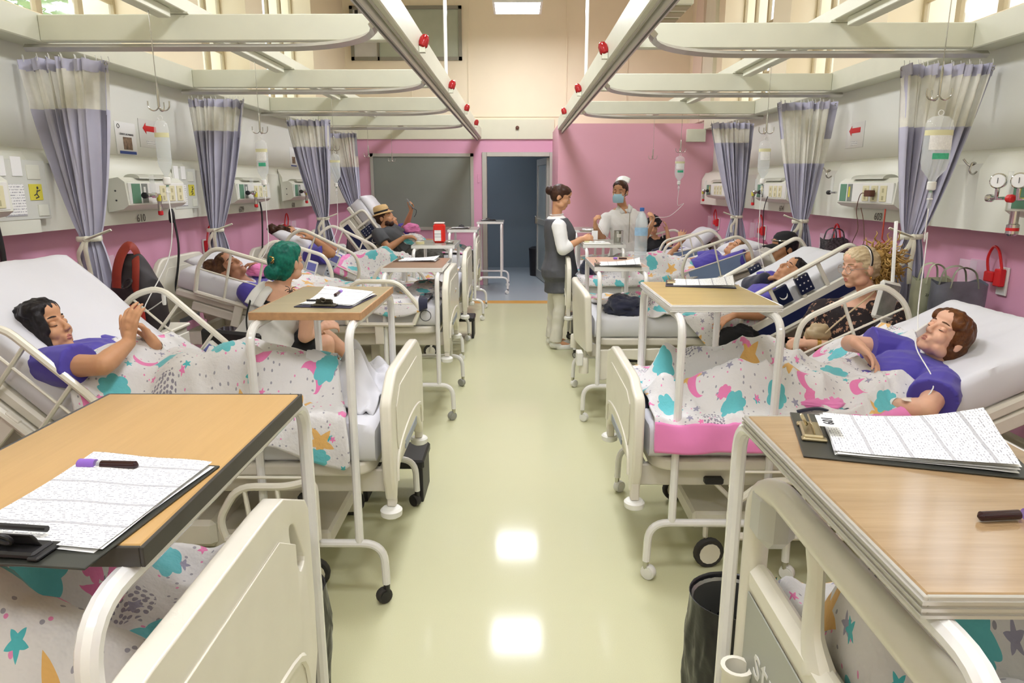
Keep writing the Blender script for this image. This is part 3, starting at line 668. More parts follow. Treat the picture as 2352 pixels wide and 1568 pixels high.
for sy in (-1, 1):
    c = MB(); ol = fillet([(.06, 0, .50), (.72, 0, .52), (.80, 0, .44), (.74, 0, .40), (.20, 0, .44), (.15, 0, .28), (.06, 0, .28)], .04, 4)
    o = MB().prism([Vector((p.x, sy*.45, p.z+.02)) for p in ol], (0, -.012, 0), (0, .012, 0)).build('side_cover', MBED, b.root); o.modifiers.new('soft', 'BEVEL').width = .006
    MB().lathe([(.035, 0), (.035, .10), (.028, .11)], (-.02, sy*.40, .34), (0, 0, 1), 16).build('corner_bumper', MBED, b.root)
MB().box((-.075, b.near*.40-.05, .40), (-.03, b.near*.40+.05, .50), bev=.006).build('notice_block', MWHITEP, b.root)
# R1: bed at the right edge, footboard with three grip openings and grey badge panel
b = Bed(1, .95, .60, 25, 'big off-white bed end with grip openings and grey badge panel', 'B', xf=.545); BEDS['R1'] = b
b.mattress(5); b.deckparts(); b.under()
W = .47; z0 = .48; zt = 1.03
fr = MB().tube(fillet([(0, -W, z0), (0, -W, zt-.07), (0, -W+.14, zt), (0, W-.10, zt), (0, W, zt-.05), (0, W, z0)], .08, 6), .030, 12, flat=.95).build('footboard', MBED, b.root)
MB().box((-.016, -W, z0), (.022, W, zt-.25), bev=.012).build('lower_panel', MBED, fr)
MB().box((-.0205, -W+.04, z0+.01), (-.0165, W-.03, zt-.275), bev=.002).build('badge_panel', M('badge_grey', 'a8aba2', .35, var=.02), fr)
for y in (-.20, .16): 
    MB().tube(smooth_path([(0, y-.04, zt-.24), (0, y, zt-.18), (0, y+.01, zt-.07), (0, y+.03, zt)], 5), [.05, .05, .046, .042, .038, .034, .032, .030, .028, .026, .026, .028, .03, .03, .03, .03], 10, flat=.5, up=(0, 1, 0)).build('grip_post', MBED, fr)
MB().box((-.022, -W+.02, zt-.275), (.026, W-.02, zt-.205), bev=.018).build('shoulder', MBED, fr)
text_mesh('stryker', .12, M('badge_white', 'e6e6e0', .4, var=0), 'badge_lettering', fr, frame4((-.0215, .37, .635), (0, -1, 0), (0, 0, 1)), align='LEFT')
MB().box((-.03, .36, zt-.14), (.05, .46, zt-.005), bev=.025).build('corner_cap', M('grey_corner', 'c3c3ba', .35, var=.02), fr)
for sy in (1,):
    MB().lathe([(.032, 0), (.032, .13), (.036, .14), (.036, .15), (.026, .15), (.024, .05)], (-.045, .40, .44), (0, 0, 1), 18, caps=False).build('pole_socket', MBED, b.root)
    MB().lathe([(.03, 0), (.05, .012), (.052, .06), (.04, .08), (.02, .085)], (-.07, .42, .36), (0, 0, 1), 18).build('corner_bumper', MBED, b.root)
b.plastic_rail(b.near, .05, .90)
# ================================================================ overbed tables
WOOD1 = wood('beech_laminate', 'cba469', 'b8915a'); WOOD2 = wood('oak_laminate', 'b9aa84', '9e8f69', axis=0); WOOD3 = wood('pine_worn_laminate', 'd6bd7c', 'ac9355', axis=0); WOOD4 = wood('walnut_laminate', 'b39670', '8b7050', axis=0, rough=.16, coat=.5)
WOOD5 = wood('brown_laminate', 'a48468', '8b6c54', axis=0); WOOD6 = wood('salmon_laminate', 'd6b294', 'c29b7e', axis=0); MTOPG = M('grey_tabletop', 'a9aaa0', .25, .3, var=.05)
TABLES = {}
def table(key, sg, x0, yc, z, top, label, edge=None, wx=.42, wy=.68, ly=.43, wheel=MRUB, hub=MBLACK, ridged=False, sub=0):
    root = thing('overbed_table', label, 'table', (sg*x0, yc, 0), 0 if sg > 0 else PI); TABLES[key] = (sg, x0, yc, z)
    tp = MB().box((0, -wy/2, z-.022), (wx, wy/2, z), bev=.003).build('table_top', top, root)
    ed = edge or MTUBE
    for q in (((-.006, -wy/2-.006, z-.03), (0, wy/2+.006, z-.0005)), ((wx, -wy/2-.006, z-.03), (wx+.006, wy/2+.006, z-.0005)), ((0, -wy/2-.006, z-.03), (wx, -wy/2, z-.0005)), ((0, wy/2, z-.03), (wx, wy/2+.006, z-.0005))):
        MB().box(*q, bev=.001).build('edge_strip', ed, tp)
    if ridged:
        for k in range(3):
            MB().box((-.009, -wy/2-.009, z-.028+k*.009), (wx+.009, wy/2+.009, z-.0235+k*.009)).build('edge_ridge', ed, tp)
    r = .0165
    for x in (.025, wx-.025):
        MB().tube(fillet([(x, -ly, .27), (x, -ly, z-.045), (x, ly, z-.045), (x, ly, .27)], .085, 7), r, 10).build('leg_frame', MTUBE, root)
    for sy in (-1, 1):
        y = sy*ly
        MB().tube(fillet([(-.075, y, .085), (-.07, y, .262), (wx+.075, y, .262), (wx+.08, y, .085)], .085, 7), r, 10).build('base_tube', MTUBE, root)
        for x in (-.075, wx+.08):
            MB().lathe([(.012, .05), (.014, .095)], (x, y, 0), (0, 0, 1), 8).build('castor_stem', MBLACK if wheel is MRUB else MSTEEL, root)
            castor(root, (x+.012, y, 0), .032, (.8, .6*sy, 0), hub, tread=wheel)
    return root
table('A', -1, .505, 1.17, 1.18, WOOD1, 'beech-topped table with dark edge holding clipboard, above the crate-cream bed end', M('dark_edge', '3c3935', .4, var=.1, vscale=30), wx=.44, ly=.44)
table('B', -1, .60, 2.90, 1.18, WOOD2, 'pale oak-topped table over the black-haired woman', M('worn_chipboard_edge', 'b98f66', .6, var=.15, vscale=40), wx=.42)
table('C', -1, .53, 5.12, 1.09, WOOD5, 'brown-topped table over the smiling woman\'s bed', wheel=MGREY, hub=MGREY)
table('D', -1, .60, 6.85, 1.10, MTOPG, 'grey table carrying the red sharps container', wheel=MWHITEP, hub=MWHITEP, wx=.40)
table('E', -1, .50, 8.88, 1.12, MTOPG, 'grey table with a clipboard over the hat man\'s bed', wheel=MWHITEP, hub=MWHITEP, wx=.36)
table('F', -1, .22, 11.0, 1.11, MTOPG, 'white-framed table parked beside the open door', wheel=MWHITEP, hub=MWHITEP, wx=.40, ly=.42)
table('R1', 1, .485, 1.045, 1.18, WOOD4, 'glossy walnut-topped table with a lone blood tube', MALU, wx=.44, wy=.64, ridged=True)
table('R2', 1, .63, 3.08, 1.18, WOOD3, 'worn yellow wood table with white ridged edge over the red-haired patient', MTUBE, wx=.44, wheel=MWHITEP, hub=MWHITEP, ridged=True)
table('R3', 1, .545, 5.10, 1.10, WOOD6, 'salmon-topped table holding the big water bottle', wheel=MWHITEP, hub=MWHITEP, wx=.37)
table('R4', 1, .64, 6.95, 1.10, MTOPG, 'grey table with steel cup between the two nurses', wheel=MRUB, hub=MGREY, wx=.40)
table('R5', 1, .70, 8.85, 1.12, MTOPG, 'grey table behind the vest nurse\'s hands', wheel=MWHITEP, hub=MWHITEP, wx=.38)
# ================================================================ printed blankets
def print_mat(name, base='dcdad9', seed=0.0, scale=1.0):
    m = bpy.data.materials.new(name); m.use_nodes = True; g = NT(m)
    uv = g.map(g.coord('UV'), (1/scale, 1/scale, 1), (seed, seed*.7, 0))
    sep = g.n('ShaderNodeSeparateXYZ'); g.L(uv, sep.inputs[0]); U, V = sep.outputs[0], sep.outputs[1]
    def cells(size, off, jit):
        u = g.math('MULTIPLY_ADD', U, 1/size, off); v = g.math('MULTIPLY_ADD', V, 1/size, off*1.7)
        row = g.math('FLOOR', v); u = g.math('MULTIPLY_ADD', row, .47, u)
        cu = g.math('FLOOR', u); cmb = g.n('ShaderNodeCombineXYZ'); g.L(cu, cmb.inputs[0]); g.L(row, cmb.inputs[1]); cmb.inputs[2].default_value = off*3.3
        wn = g.n('ShaderNodeTexWhiteNoise', noise_dimensions='3D'); g.L(cmb.outputs[0], wn.inputs['Vector'])
        sc = g.n('ShaderNodeSeparateColor'); g.L(wn.outputs['Color'], sc.inputs[0]); r1, r2, r3 = sc.outputs
        lx = g.math('SUBTRACT', g.math('FRACT', u), .5); lv = g.math('SUBTRACT', g.math('FRACT', v), .5)
        lx = g.math('MULTIPLY_ADD', g.math('SUBTRACT', r1, .5), jit, lx); lv = g.math('MULTIPLY_ADD', g.math('SUBTRACT', r2, .5), jit, lv)
        ang = g.math('MULTIPLY', g.math('SUBTRACT', r3, .5), 2.4)
        ca, sa = g.math('COSINE', ang), g.math('SINE', ang)
        x = g.math('ADD', g.math('MULTIPLY', lx, ca), g.math('MULTIPLY', lv, sa)); y = g.math('SUBTRACT', g.math('MULTIPLY', lv, ca), g.math('MULTIPLY', lx, sa))
        return x, y, wn.outputs['Value'], r1, r2
    def polar(x, y):
        r = g.math('SQRT', g.math('ADD', g.math('MULTIPLY', x, x), g.math('MULTIPLY', y, y))); return r, g.math('ARCTAN2', y, x)
    def less(a, b): return g.math('LESS_THAN', a, b)
    def cloud(x, y, R):
        r, t = polar(x, g.math('MULTIPLY', y, 1.55)); w = g.math('ABSOLUTE', g.math('SINE', g.math('MULTIPLY', t, 3.5)))
        return less(r, g.math('MULTIPLY_ADD', w, R*.20, R*.88))
    def star(x, y, R, k=5, inner=.45):
        r, t = polar(x, y); q = g.math('ABSOLUTE', g.math('SUBTRACT', g.math('FRACT', g.math('MULTIPLY_ADD', t, k/(2*PI), 10.0)), .5))
        return less(r, g.math('MULTIPLY_ADD', g.math('POWER', g.math('MULTIPLY', q, 2.0), 1.5), R*(1-inner), R*inner))
    def moon(x, y, R):
        a, _ = polar(x, y); b_, _ = polar(g.math('SUBTRACT', x, R*.55), g.math('MULTIPLY', y, .9)); return g.math('MULTIPLY', less(a, R), g.math('SUBTRACT', 1.0, less(b_, R*.82)))
    col = lin(base)+(1,)
    # fine dots everywhere
    vo = g.n('ShaderNodeTexVoronoi', voronoi_dimensions='2D'); g.L(uv, vo.inputs['Vector']); vo.inputs['Scale'].default_value = 30; vo.inputs['Randomness'].default_value = 1
    dv = g.n('ShaderNodeSeparateColor'); g.L(vo.outputs['Color'], dv.inputs[0])
    dot = g.math('MULTIPLY', less(vo.outputs['Distance'], .13), less(dv.outputs[0], .35))
    c = g.mix(dot, col, lin('9a98a2'))
    dotp = g.math('MULTIPLY', less(vo.outputs['Distance'], .12), g.math('GREATER_THAN', dv.outputs[0], .86)); c = g.mix(dotp, c, lin('e58ab8'))
    # dotted patches
    x, y, rv, _, _ = cells(.31, .37, .3); pr, _ = polar(x, y)
    v2 = g.n('ShaderNodeTexVoronoi', voronoi_dimensions='2D'); g.L(uv, v2.inputs['Vector']); v2.inputs['Scale'].default_value = 62; v2.inputs['Randomness'].default_value = .55
    c = g.mix(g.math('MULTIPLY', g.math('MULTIPLY', less(pr, .19), less(v2.outputs['Distance'], .36)), less(rv, .55)), c, lin('8f8b98'))
    # small grey stars and small teal / pink stars
    x, y, rv, _, _ = cells(.125, .11, .45); c = g.mix(g.math('MULTIPLY', star(x, y, .17), less(rv, .36)), c, lin('9996ab'))
    x, y, rv, _, _ = cells(.15, .63, .4); c = g.mix(g.math('MULTIPLY', star(x, y, .13), less(rv, .4)), c, lin('4fb6bd'))
    x, y, rv, _, _ = cells(.13, .81, .4); c = g.mix(g.math('MULTIPLY', star(x, y, .13), less(rv, .35)), c, lin('e77fb4'))
    # orange stars, pink moons and clouds, teal clouds
    x, y, rv, r1, _ = cells(.27, .23, .34); c = g.mix(g.math('MULTIPLY', star(x, y, .27), less(rv, .52)), c, lin('e3b469'))
    x, y, rv, r1, _ = cells(.29, .57, .36); c = g.mix(g.math('MULTIPLY', moon(x, y, .20), less(rv, .34)), c, lin('e57db2'))
    x, y, rv, r1, _ = cells(.23, .91, .40); c = g.mix(g.math('MULTIPLY', cloud(x, y, .15), less(rv, .34)), c, lin('e57fb2'))
    x, y, rv, r1, _ = cells(.27, .05, .36); c = g.mix(g.math('MULTIPLY', cloud(x, y, .26), less(rv, .60)), c, lin('62bcc3'))
    g.L(c, g.b.inputs['Base Color']); g.b.inputs['Roughness'].default_value = .8; g.b.inputs['Sheen Weight'].default_value = .2
    g.bump(g.noise(g.coord('Object'), 12, 4.0, .6), .55, .02)
    return m
MPRINT = [print_mat('printed_blanket_%d' % k, seed=1.37*k+.21, scale=.80) for k in range(4)]
def blur(f, n=1):
    for _ in range(n):
        p = np.pad(f, 1, mode='edge'); f = (p[:-2, 1:-1]+2*p[1:-1, 1:-1]+p[2:, 1:-1])/4
        p = np.pad(f, 1, mode='edge'); f = (p[1:-1, :-2]+2*p[1:-1, 1:-1]+p[1:-1, 2:])/4
    return f
class Drape:
    """taut cloth height field over a mattress and the limbs under it (bed-local)"""
    ST = .0125
    def __init__(d, b, caps, it=26):
        d.b = b; d.x = np.arange(-.08, 2.0, d.ST); d.y = np.arange(-WB-.02, WB+.021, d.ST)
        base = np.array([b.top(float(x)) for x in d.x])[:, None]+np.zeros((1, len(d.y)))
        X, Y = np.meshgrid(d.x, d.y, indexing='ij'); f0 = base.copy()
        for (p, q, r0, r1) in caps:
            p, q = Vector(p), Vector(q)
            for k in range(17):
                t = k/16; c = p.lerp(q, t); r = r0+(r1-r0)*t; dd = r*r-(X-c.x)**2-(Y-c.y)**2
                f0 = np.maximum(f0, np.where(dd > 0, c.z+np.sqrt(np.maximum(dd, 0)), -9))
        f = f0.copy()
        for _ in range(it): f = np.maximum(f0, blur(f, 2))
        d.f = blur(f, 2)
    def z(d, x, y):
        fx = min(max((x-d.x[0])/d.ST, 0), len(d.x)-1.001); fy = min(max((y-d.y[0])/d.ST, 0), len(d.y)-1.001)
        i, j = int(fx), int(fy); a, b_ = fx-i, fy-j; f = d.f
        return float(f[i, j]*(1-a)*(1-b_)+f[i+1, j]*a*(1-b_)+f[i, j+1]*(1-a)*b_+f[i+1, j+1]*a*b_)
def blanket(b, dr, x0, x1, v0, v1, label, mat, seed=1.0, amp=.014, nu=110, nv=84, parent_name='printed_blanket', border=None, edge=None, lift=.012, wav=.03, cat='blanket', name='printed_blanket', drapewob=.012, thick=.010):
    """x0/x1: foot and head edges (functions of t across), v0/v1: far/near edges in arc length across the bed (local y, may exceed the mattress)"""
    fx0 = x0 if callable(x0) else (lambda t: x0); fx1 = x1 if callable(x1) else (lambda t: x1)
    fv0 = v0 if callable(v0) else (lambda t: v0); fv1 = v1 if callable(v1) else (lambda t: v1)
    root = thing(name, label, cat, (b.sg*b.xf, b.yc, 0), 0 if b.sg > 0 else PI)
    WD = WB+.012
    def pt(u, t):
        s = fv0(u)+(fv1(u)-fv0(u))*t
        x = fx0(t)+(fx1(t)-fx0(t))*u+wav*.35*noise.noise(Vector((t*3+seed, u*2, 1)))
        wr = 1.35*amp*fold(x, s, seed, 4.2)+.6*amp*fold(x*1.2+3, s*.8, seed+5, 9.0)+.007*noise.noise(Vector((x*13, s*13, seed)))
        xo = max(0.0, .058-x); xe = math.exp(-xo/.03)
        if xo > 0: x = .058-.022*(1-xe)
        if abs(s) <= WD:
            z = dr.z(x, s)+lift+max(-.006, wr)*(xe if xo > 0 else 1)-xo; y = s
        else:
            sd = 1 if s > 0 else -1; ov = abs(s)-WD; e = math.exp(-ov/.035)
            z = dr.z(x, sd*WB)+lift+max(-.006, wr)*e-ov+.03*(1-e)
            y = sd*(WD+.022*(1-e)+drapewob*(1+math.sin(x*21+seed*5+2*noise.noise(Vector((x*4, seed, 0)))))*min(1, ov*9))
        return Vector((x, y, z))
    def uvf(u, t):
        s = fv0(u)+(fv1(u)-fv0(u))*t; return (fx0(t)+(fx1(t)-fx0(t))*u, s)
    o = MB().grid(pt, nu, nv, uvf).build('blanket_cloth', mat, root, smooth=180)
    sm = o.modifiers.new('thick', 'SOLIDIFY'); sm.thickness = thick; sm.offset = 1
    if border:   # plain hem bands along chosen edges: list of ('near'|'far'|'foot'|'head', width, material)
        for ed, wd, mt_ in border:
            def bp(u, t, ed=ed, wd=wd):
                if ed == 'near': q = pt(u, 1-wd*(1-t))
                elif ed == 'far': q = pt(u, wd*t)
                elif ed == 'foot': q = pt(wd*u, t)
                else: q = pt(1-wd*(1-u), t)
                return q
            bo = MB().grid(bp, nu if ed in ('near', 'far') else 12, 12 if ed in ('near', 'far') else nv).build('blanket_border', mt_, root, smooth=180)
            sm = bo.modifiers.new('thick', 'SOLIDIFY'); sm.thickness = thick*2+.006; sm.offset = .15
    return root
def crumple(name, label, cat, center, size, mat, seed=0, world=True, rot=0.0, n=40, uvs=True, group=None, flat=.55):
    """a heaped piece of cloth: closed rumpled lump lying on a surface"""
    c = Vector(center); root = MB()
    def pt(u, v):
        th = 2*PI*u; ph = PI*v; d = Vector((math.cos(th)*math.sin(ph), math.sin(th)*math.sin(ph), math.cos(ph)))
        k = 1+.28*noise.noise(d*1.6+Vector((seed, 0, 0)))+.10*(1-abs(noise.noise(d*4.5+Vector((0, seed, 0))))*2.4)
        p = Vector((d.x*size[0]*k, d.y*size[1]*k, d.z*size[2]*k)); p.z = max(p.z, -size[2]*flat)
        return c+Matrix.Rotation(rot, 3, 'Z') @ p
    o = root.grid(pt, n, n, lambda u, v: (u*size[0]*5, v*size[1]*3.5)).build(name, mat, None, smooth=180)
    o.modifiers.new('weld', 'WELD').merge_threshold = .0005
    return tag(o, label, cat, group)
# ================================================================ people
def remesh(mb, vox, sm=4, fac=.5, name='body', disp=None):
    o = mb.build(name, [], None, smooth=0); r = o.modifiers.new('r', 'REMESH'); r.mode = 'VOXEL'; r.voxel_size = vox; r.use_smooth_shade = True
    if sm: s = o.modifiers.new('s', 'SMOOTH'); s.iterations = sm; s.factor = fac
    dg = bpy.context.evaluated_depsgraph_get(); me = bpy.data.meshes.new_from_object(o.evaluated_get(dg)); bpy.data.objects.remove(o)
    if disp:
        n = len(me.vertices); co = np.zeros(n*3); me.vertices.foreach_get('co', co); no = np.zeros(n*3); me.vertices.foreach_get('normal', no)
        co = co.reshape(-1, 3); no = no.reshape(-1, 3); d = np.array([disp(Vector(p)) for p in co]); co += no*d[:, None]; me.vertices.foreach_set('co', co.ravel()); me.update()
    me.polygons.foreach_set('use_smooth', [True]*len(me.polygons)); me.name = name
    return me
def mobj(me, name, mat, parent=None):
    me.materials.clear(); me.materials.append(mat); o = bpy.data.objects.new(name, me); COL.objects.link(o); o.parent = parent; return o
def capsule(mb, p, q, r0, r1, n=12):
    p, q = Vector(p), Vector(q); d = q-p
    if d.length < 1e-6: mb.ell(p, (r0, r0, r0), n, 8); return
    dn = d.normalized(); pts = []; rr = []
    for k in range(5): a = PI/2*k/5; pts.append(p-dn*r0*math.cos(a)); rr.append(max(1e-4, r0*math.sin(a)))
    pts.append(p); rr.append(r0); pts.append(q); rr.append(r1)
    for k in range(1, 6): a = PI/2*k/5; pts.append(q+dn*r1*math.sin(a)); rr.append(max(1e-4, r1*math.cos(a)))
    mb.tube(pts, rr, n)
def limb(mb, pr, n=12, ends=True):
    pts = [Vector(p) for p, r in pr]; rr = [r for p, r in pr]
    mb.tube(pts, rr, n)
    if ends:
        for k in (0, -1): mb.ell(pts[k], (rr[k],)*3, n, 8)
def loft(mb, secs, n=20, pw=2.4):
    """secs: (centre, lateral axis, depth axis, half width, half depth)"""
    vs = []; fs = []
    for c, ax, dp, w, d in secs:
        for k in range(n):
            a = 2*PI*k/n; ca, sa = math.cos(a), math.sin(a)
            x = math.copysign(abs(ca)**(2/pw), ca)*w; y = math.copysign(abs(sa)**(2/pw), sa)*d; vs.append(Vector(c)+ax*x+dp*y)
    for i in range(len(secs)-1):
        for k in range(n): fs.append((i*n+k, i*n+(k+1) % n, (i+1)*n+(k+1) % n, (i+1)*n+k))
    fs.append(tuple(range(n))[::-1]); fs.append(tuple(range((len(secs)-1)*n, len(secs)*n))); mb.add(vs, fs)
def hand(mb, w, d, nrm, side=1, curl=.5, sc=1.0, spread=.12, thumb=.6):
    """five separate fingers; d towards the fingertips, nrm out of the palm, side=+1: thumb on d x nrm"""
    d = Vector(d).normalized(); nrm = Vector(nrm); nrm = (nrm-d*nrm.dot(d)).normalized(); t = d.cross(nrm)*side; w = Vector(w)
    for k, (o, ln) in enumerate(((.029, .96), (.010, 1.06), (-.010, 1.0), (-.028, .80))):
        base = w+d*.012*sc+t*o*.55*sc; kn = w+(d*(.084-.006*abs(k-1))+t*o)*sc; capsule(mb, base, kn, .014*sc, .0115*sc, 10)
        a = 0; dirv = (d+t*spread*(1.2-k)*.9).normalized(); p = kn; cu = curl[k] if isinstance(curl, (list, tuple)) else curl
        for L, r0, r1 in ((.042, .0098, .0090), (.027, .0090, .0082), (.022, .0082, .0066)):
            a += cu*1.0; dv = (dirv*math.cos(a)+nrm*math.sin(a)).normalized(); q = p+dv*L*ln*sc; capsule(mb, p, q, r0*sc, r1*sc, 9); p = q
    mb.ell(w+d*.05*sc, (.02*sc,)*3, 8, 6)
    b = w+(d*.018+t*.024+nrm*.006)*sc; dv = (d*.72+t*(.75-.35*thumb)+nrm*.45*thumb).normalized(); p = b
    for L, r0, r1 in ((.040, .0145, .0112), (.032, .0112, .0098), (.025, .0098, .0075)):
        q = p+dv*L*sc; capsule(mb, p, q, r0*sc, r1*sc, 9); p = q; dv = (dv+d*.28*thumb-t*.12*thumb+nrm*.12*thumb).normalized()
class Head:
    def __init__(h, c, f, u, sc=1.0):
        h.c = Vector(c); h.f = Vector(f).normalized(); u = Vector(u); h.u = (u-h.f*u.dot(h.f)).normalized(); h.r = h.f.cross(h.u); h.s = sc
        h.R = Matrix((h.r, h.f, h.u)).transposed()
    def p(h, r, f, u): return h.c+(h.r*r+h.f*f+h.u*u)*h.s
    def e(h, mb, c, r, nu=14, nv=10): mb.ell(h.p(*c), tuple(x*h.s for x in r), nu, nv, rot=h.R)
    def build(h, mb, female=True, nose=1.0, smile=0):
        h.e(mb, (0, -.012, .030), (.074, .094, .086), 20, 14); h.e(mb, (0, .030, -.030), (.056, .060, .078), 16, 12)
        h.e(mb, (0, .062, -.092), (.026, .024, .020)); 
        for s in (-1, 1):
            h.e(mb, (s*.034, .058, -.030), (.026, .028, .030)); h.e(mb, (s*.077, -.014, -.012), (.009, .019, .031)); h.e(mb, (s*.044, .018, -.070), (.022, .045, .028))
            capsule(mb, h.p(s*.012, .079, .026), h.p(s*.045, .066, .024), .012*h.s, .010*h.s, 8)
            h.e(mb, (s*.0105, .098, -.031), (.0085, .010, .008), 8, 6)
        capsule(mb, h.p(0, .083, .016), h.p(0, .104*nose, -.024), .0085*h.s, .0115*h.s, 10)
        h.e(mb, (0, .062, .060), (.050, .032, .040))
        capsule(mb, h.p(-.017, .082, -.056), h.p(.017, .082, -.056), .0085*h.s, .0085*h.s, 8); capsule(mb, h.p(-.015, .080, -.067), h.p(.015, .080, -.067), .009*h.s, .009*h.s, 8)
    def features(h, parent, lip='b8766a', brow='2a201c', iris='3a2a20', closed=False, smile=0.0, brows=True):
        skin = parent.data.materials[0]
        lm = M('lips_'+lip, lip, .45, var=.03)
        q = MB().tube([h.p(x, .0885-abs(x)*.28, -.0575+.0025*math.cos(x*230)-.0 + smile*abs(x)*.35) for x in [-.023+.0046*k for k in range(11)]], [.0012, .003, .0042, .0046, .0048, .0044, .0048, .0046, .0042, .003, .0012], 7); q.tube([h.p(x, .0865-abs(x)*.28, -.067+smile*abs(x)*.35) for x in [-.020+.004*k for k in range(11)]], [.0012, .0035, .005, .0056, .0058, .006, .0058, .0056, .005, .0035, .0012], 7)
        q.build('lips', lm, parent, smooth=180)
        for s in (-1, 1):
            if brows: MB().tube([h.p(s*(.016+.007*k), .0925-.0028*k-.0006*k*k, .0285+.0035*math.sin(k*.75)) for k in range(6)], [.0022, .0034, .0036, .0032, .0026, .0012], 6, flat=.8).build('eyebrow', M('brow_'+brow, brow, .8, var=.1), parent, smooth=180)
            ec = h.p(s*.0315, .0725, .003)
            if not closed:
                ey = MB().ell(ec, (.0122*h.s,)*3, 12, 8).build('eye', M('eye_white', 'e8e2da', .2, var=0), parent, smooth=180)
                MB().ell(h.p(s*.0315, .0832, .003), (.0058*h.s, .0022*h.s, .0058*h.s), 10, 6, rot=h.R).build('iris', M('iris_'+iris, iris, .15, var=0), ey, smooth=180)
                MB().ell(h.p(s*.032, .0730, .0062), (.0150*h.s, .0142*h.s, .0112*h.s), 12, 8, rot=h.R).build('eyelid', skin, parent, smooth=180)
            else: MB().ell(ec, (.0148*h.s, .0138*h.s, .0135*h.s), 12, 8, rot=h.R).build('eyelid', skin, parent, smooth=180)
            zz = -.0045 if closed else .002
            MB().tube([h.p(s*(.020+.0048*k), .0868-.0011*(k-2)**2-.002, zz+.0018*math.sin(k*.8)*(-1 if closed else 1)) for k in range(6)], [.0008, .0014, .0016, .0016, .0014, .0008], 5).build('eyelashes', M('lash', '1a1412', .8, var=0), parent, smooth=180)
def hair_mat(name, col, col2=None, rough=.42):
    if name in MATS: return MATS[name]
    m = bpy.data.materials.new(name); m.use_nodes = True; g = NT(m); oc = g.coord('Object')
    f = g.noise(g.map(oc, (1, 1, 1)), 38, 4, .7); f2 = g.noise(oc, 9, 3); c1 = lin(col); c2 = lin(col2) if col2 else tuple(min(1, x*1.9+.004) for x in c1)
    g.L(g.mix(g.math('MINIMUM', g.math('MAXIMUM', g.math('MULTIPLY_ADD', g.math('ADD', f, f2), 1.6, -1.1), 0), 1), c1, c2), g.b.inputs['Base Color']); g.b.inputs['Roughness'].default_value = rough
    g.b.inputs['Specular IOR Level'].default_value = .22; g.bump(f, .55, .006); MATS[name] = m; return m
def hair(parent, h, blobs, mat, vox=.006, name='hair', seed=0.0, amp=.004, stretch=(75, 60, 9), strand=None, capless=False, hl=.066):
    """hair volume: skull cap behind the hair line plus extra blobs (centre, radii) in head space"""
    mb = MB()
    if not capless:
        h.e(mb, (0, -.026, .034), (.083, .092, .093), 20, 14); h.e(mb, (0, .012, hl), (.074, .080, .058), 18, 12)
    for c, r in blobs: h.e(mb, c, r, 16, 12)
    def dsp(p):
        q = p-h.c; a = Vector((q.dot(h.r)*stretch[0], q.dot(h.f)*stretch[1], q.dot(h.u)*stretch[2])); return amp*noise.noise(a+Vector((seed, 0, 0)))+amp*.7*noise.noise(q*45)
    return mobj(remesh(mb, vox*h.s, 3, .5, name, dsp), name, mat, parent)
SKINS = {}
def skin(name, col): return M('skin_'+name, col, .5, var=.05, vscale=14, bump=.05, bscale=160, sss=.12, spec=.35)
def wrinkle(amp, fr, seed): return lambda p: amp*(fold(p.x*1.1+p.z*.6, p.y+p.z*.9, seed, fr))-amp*.35
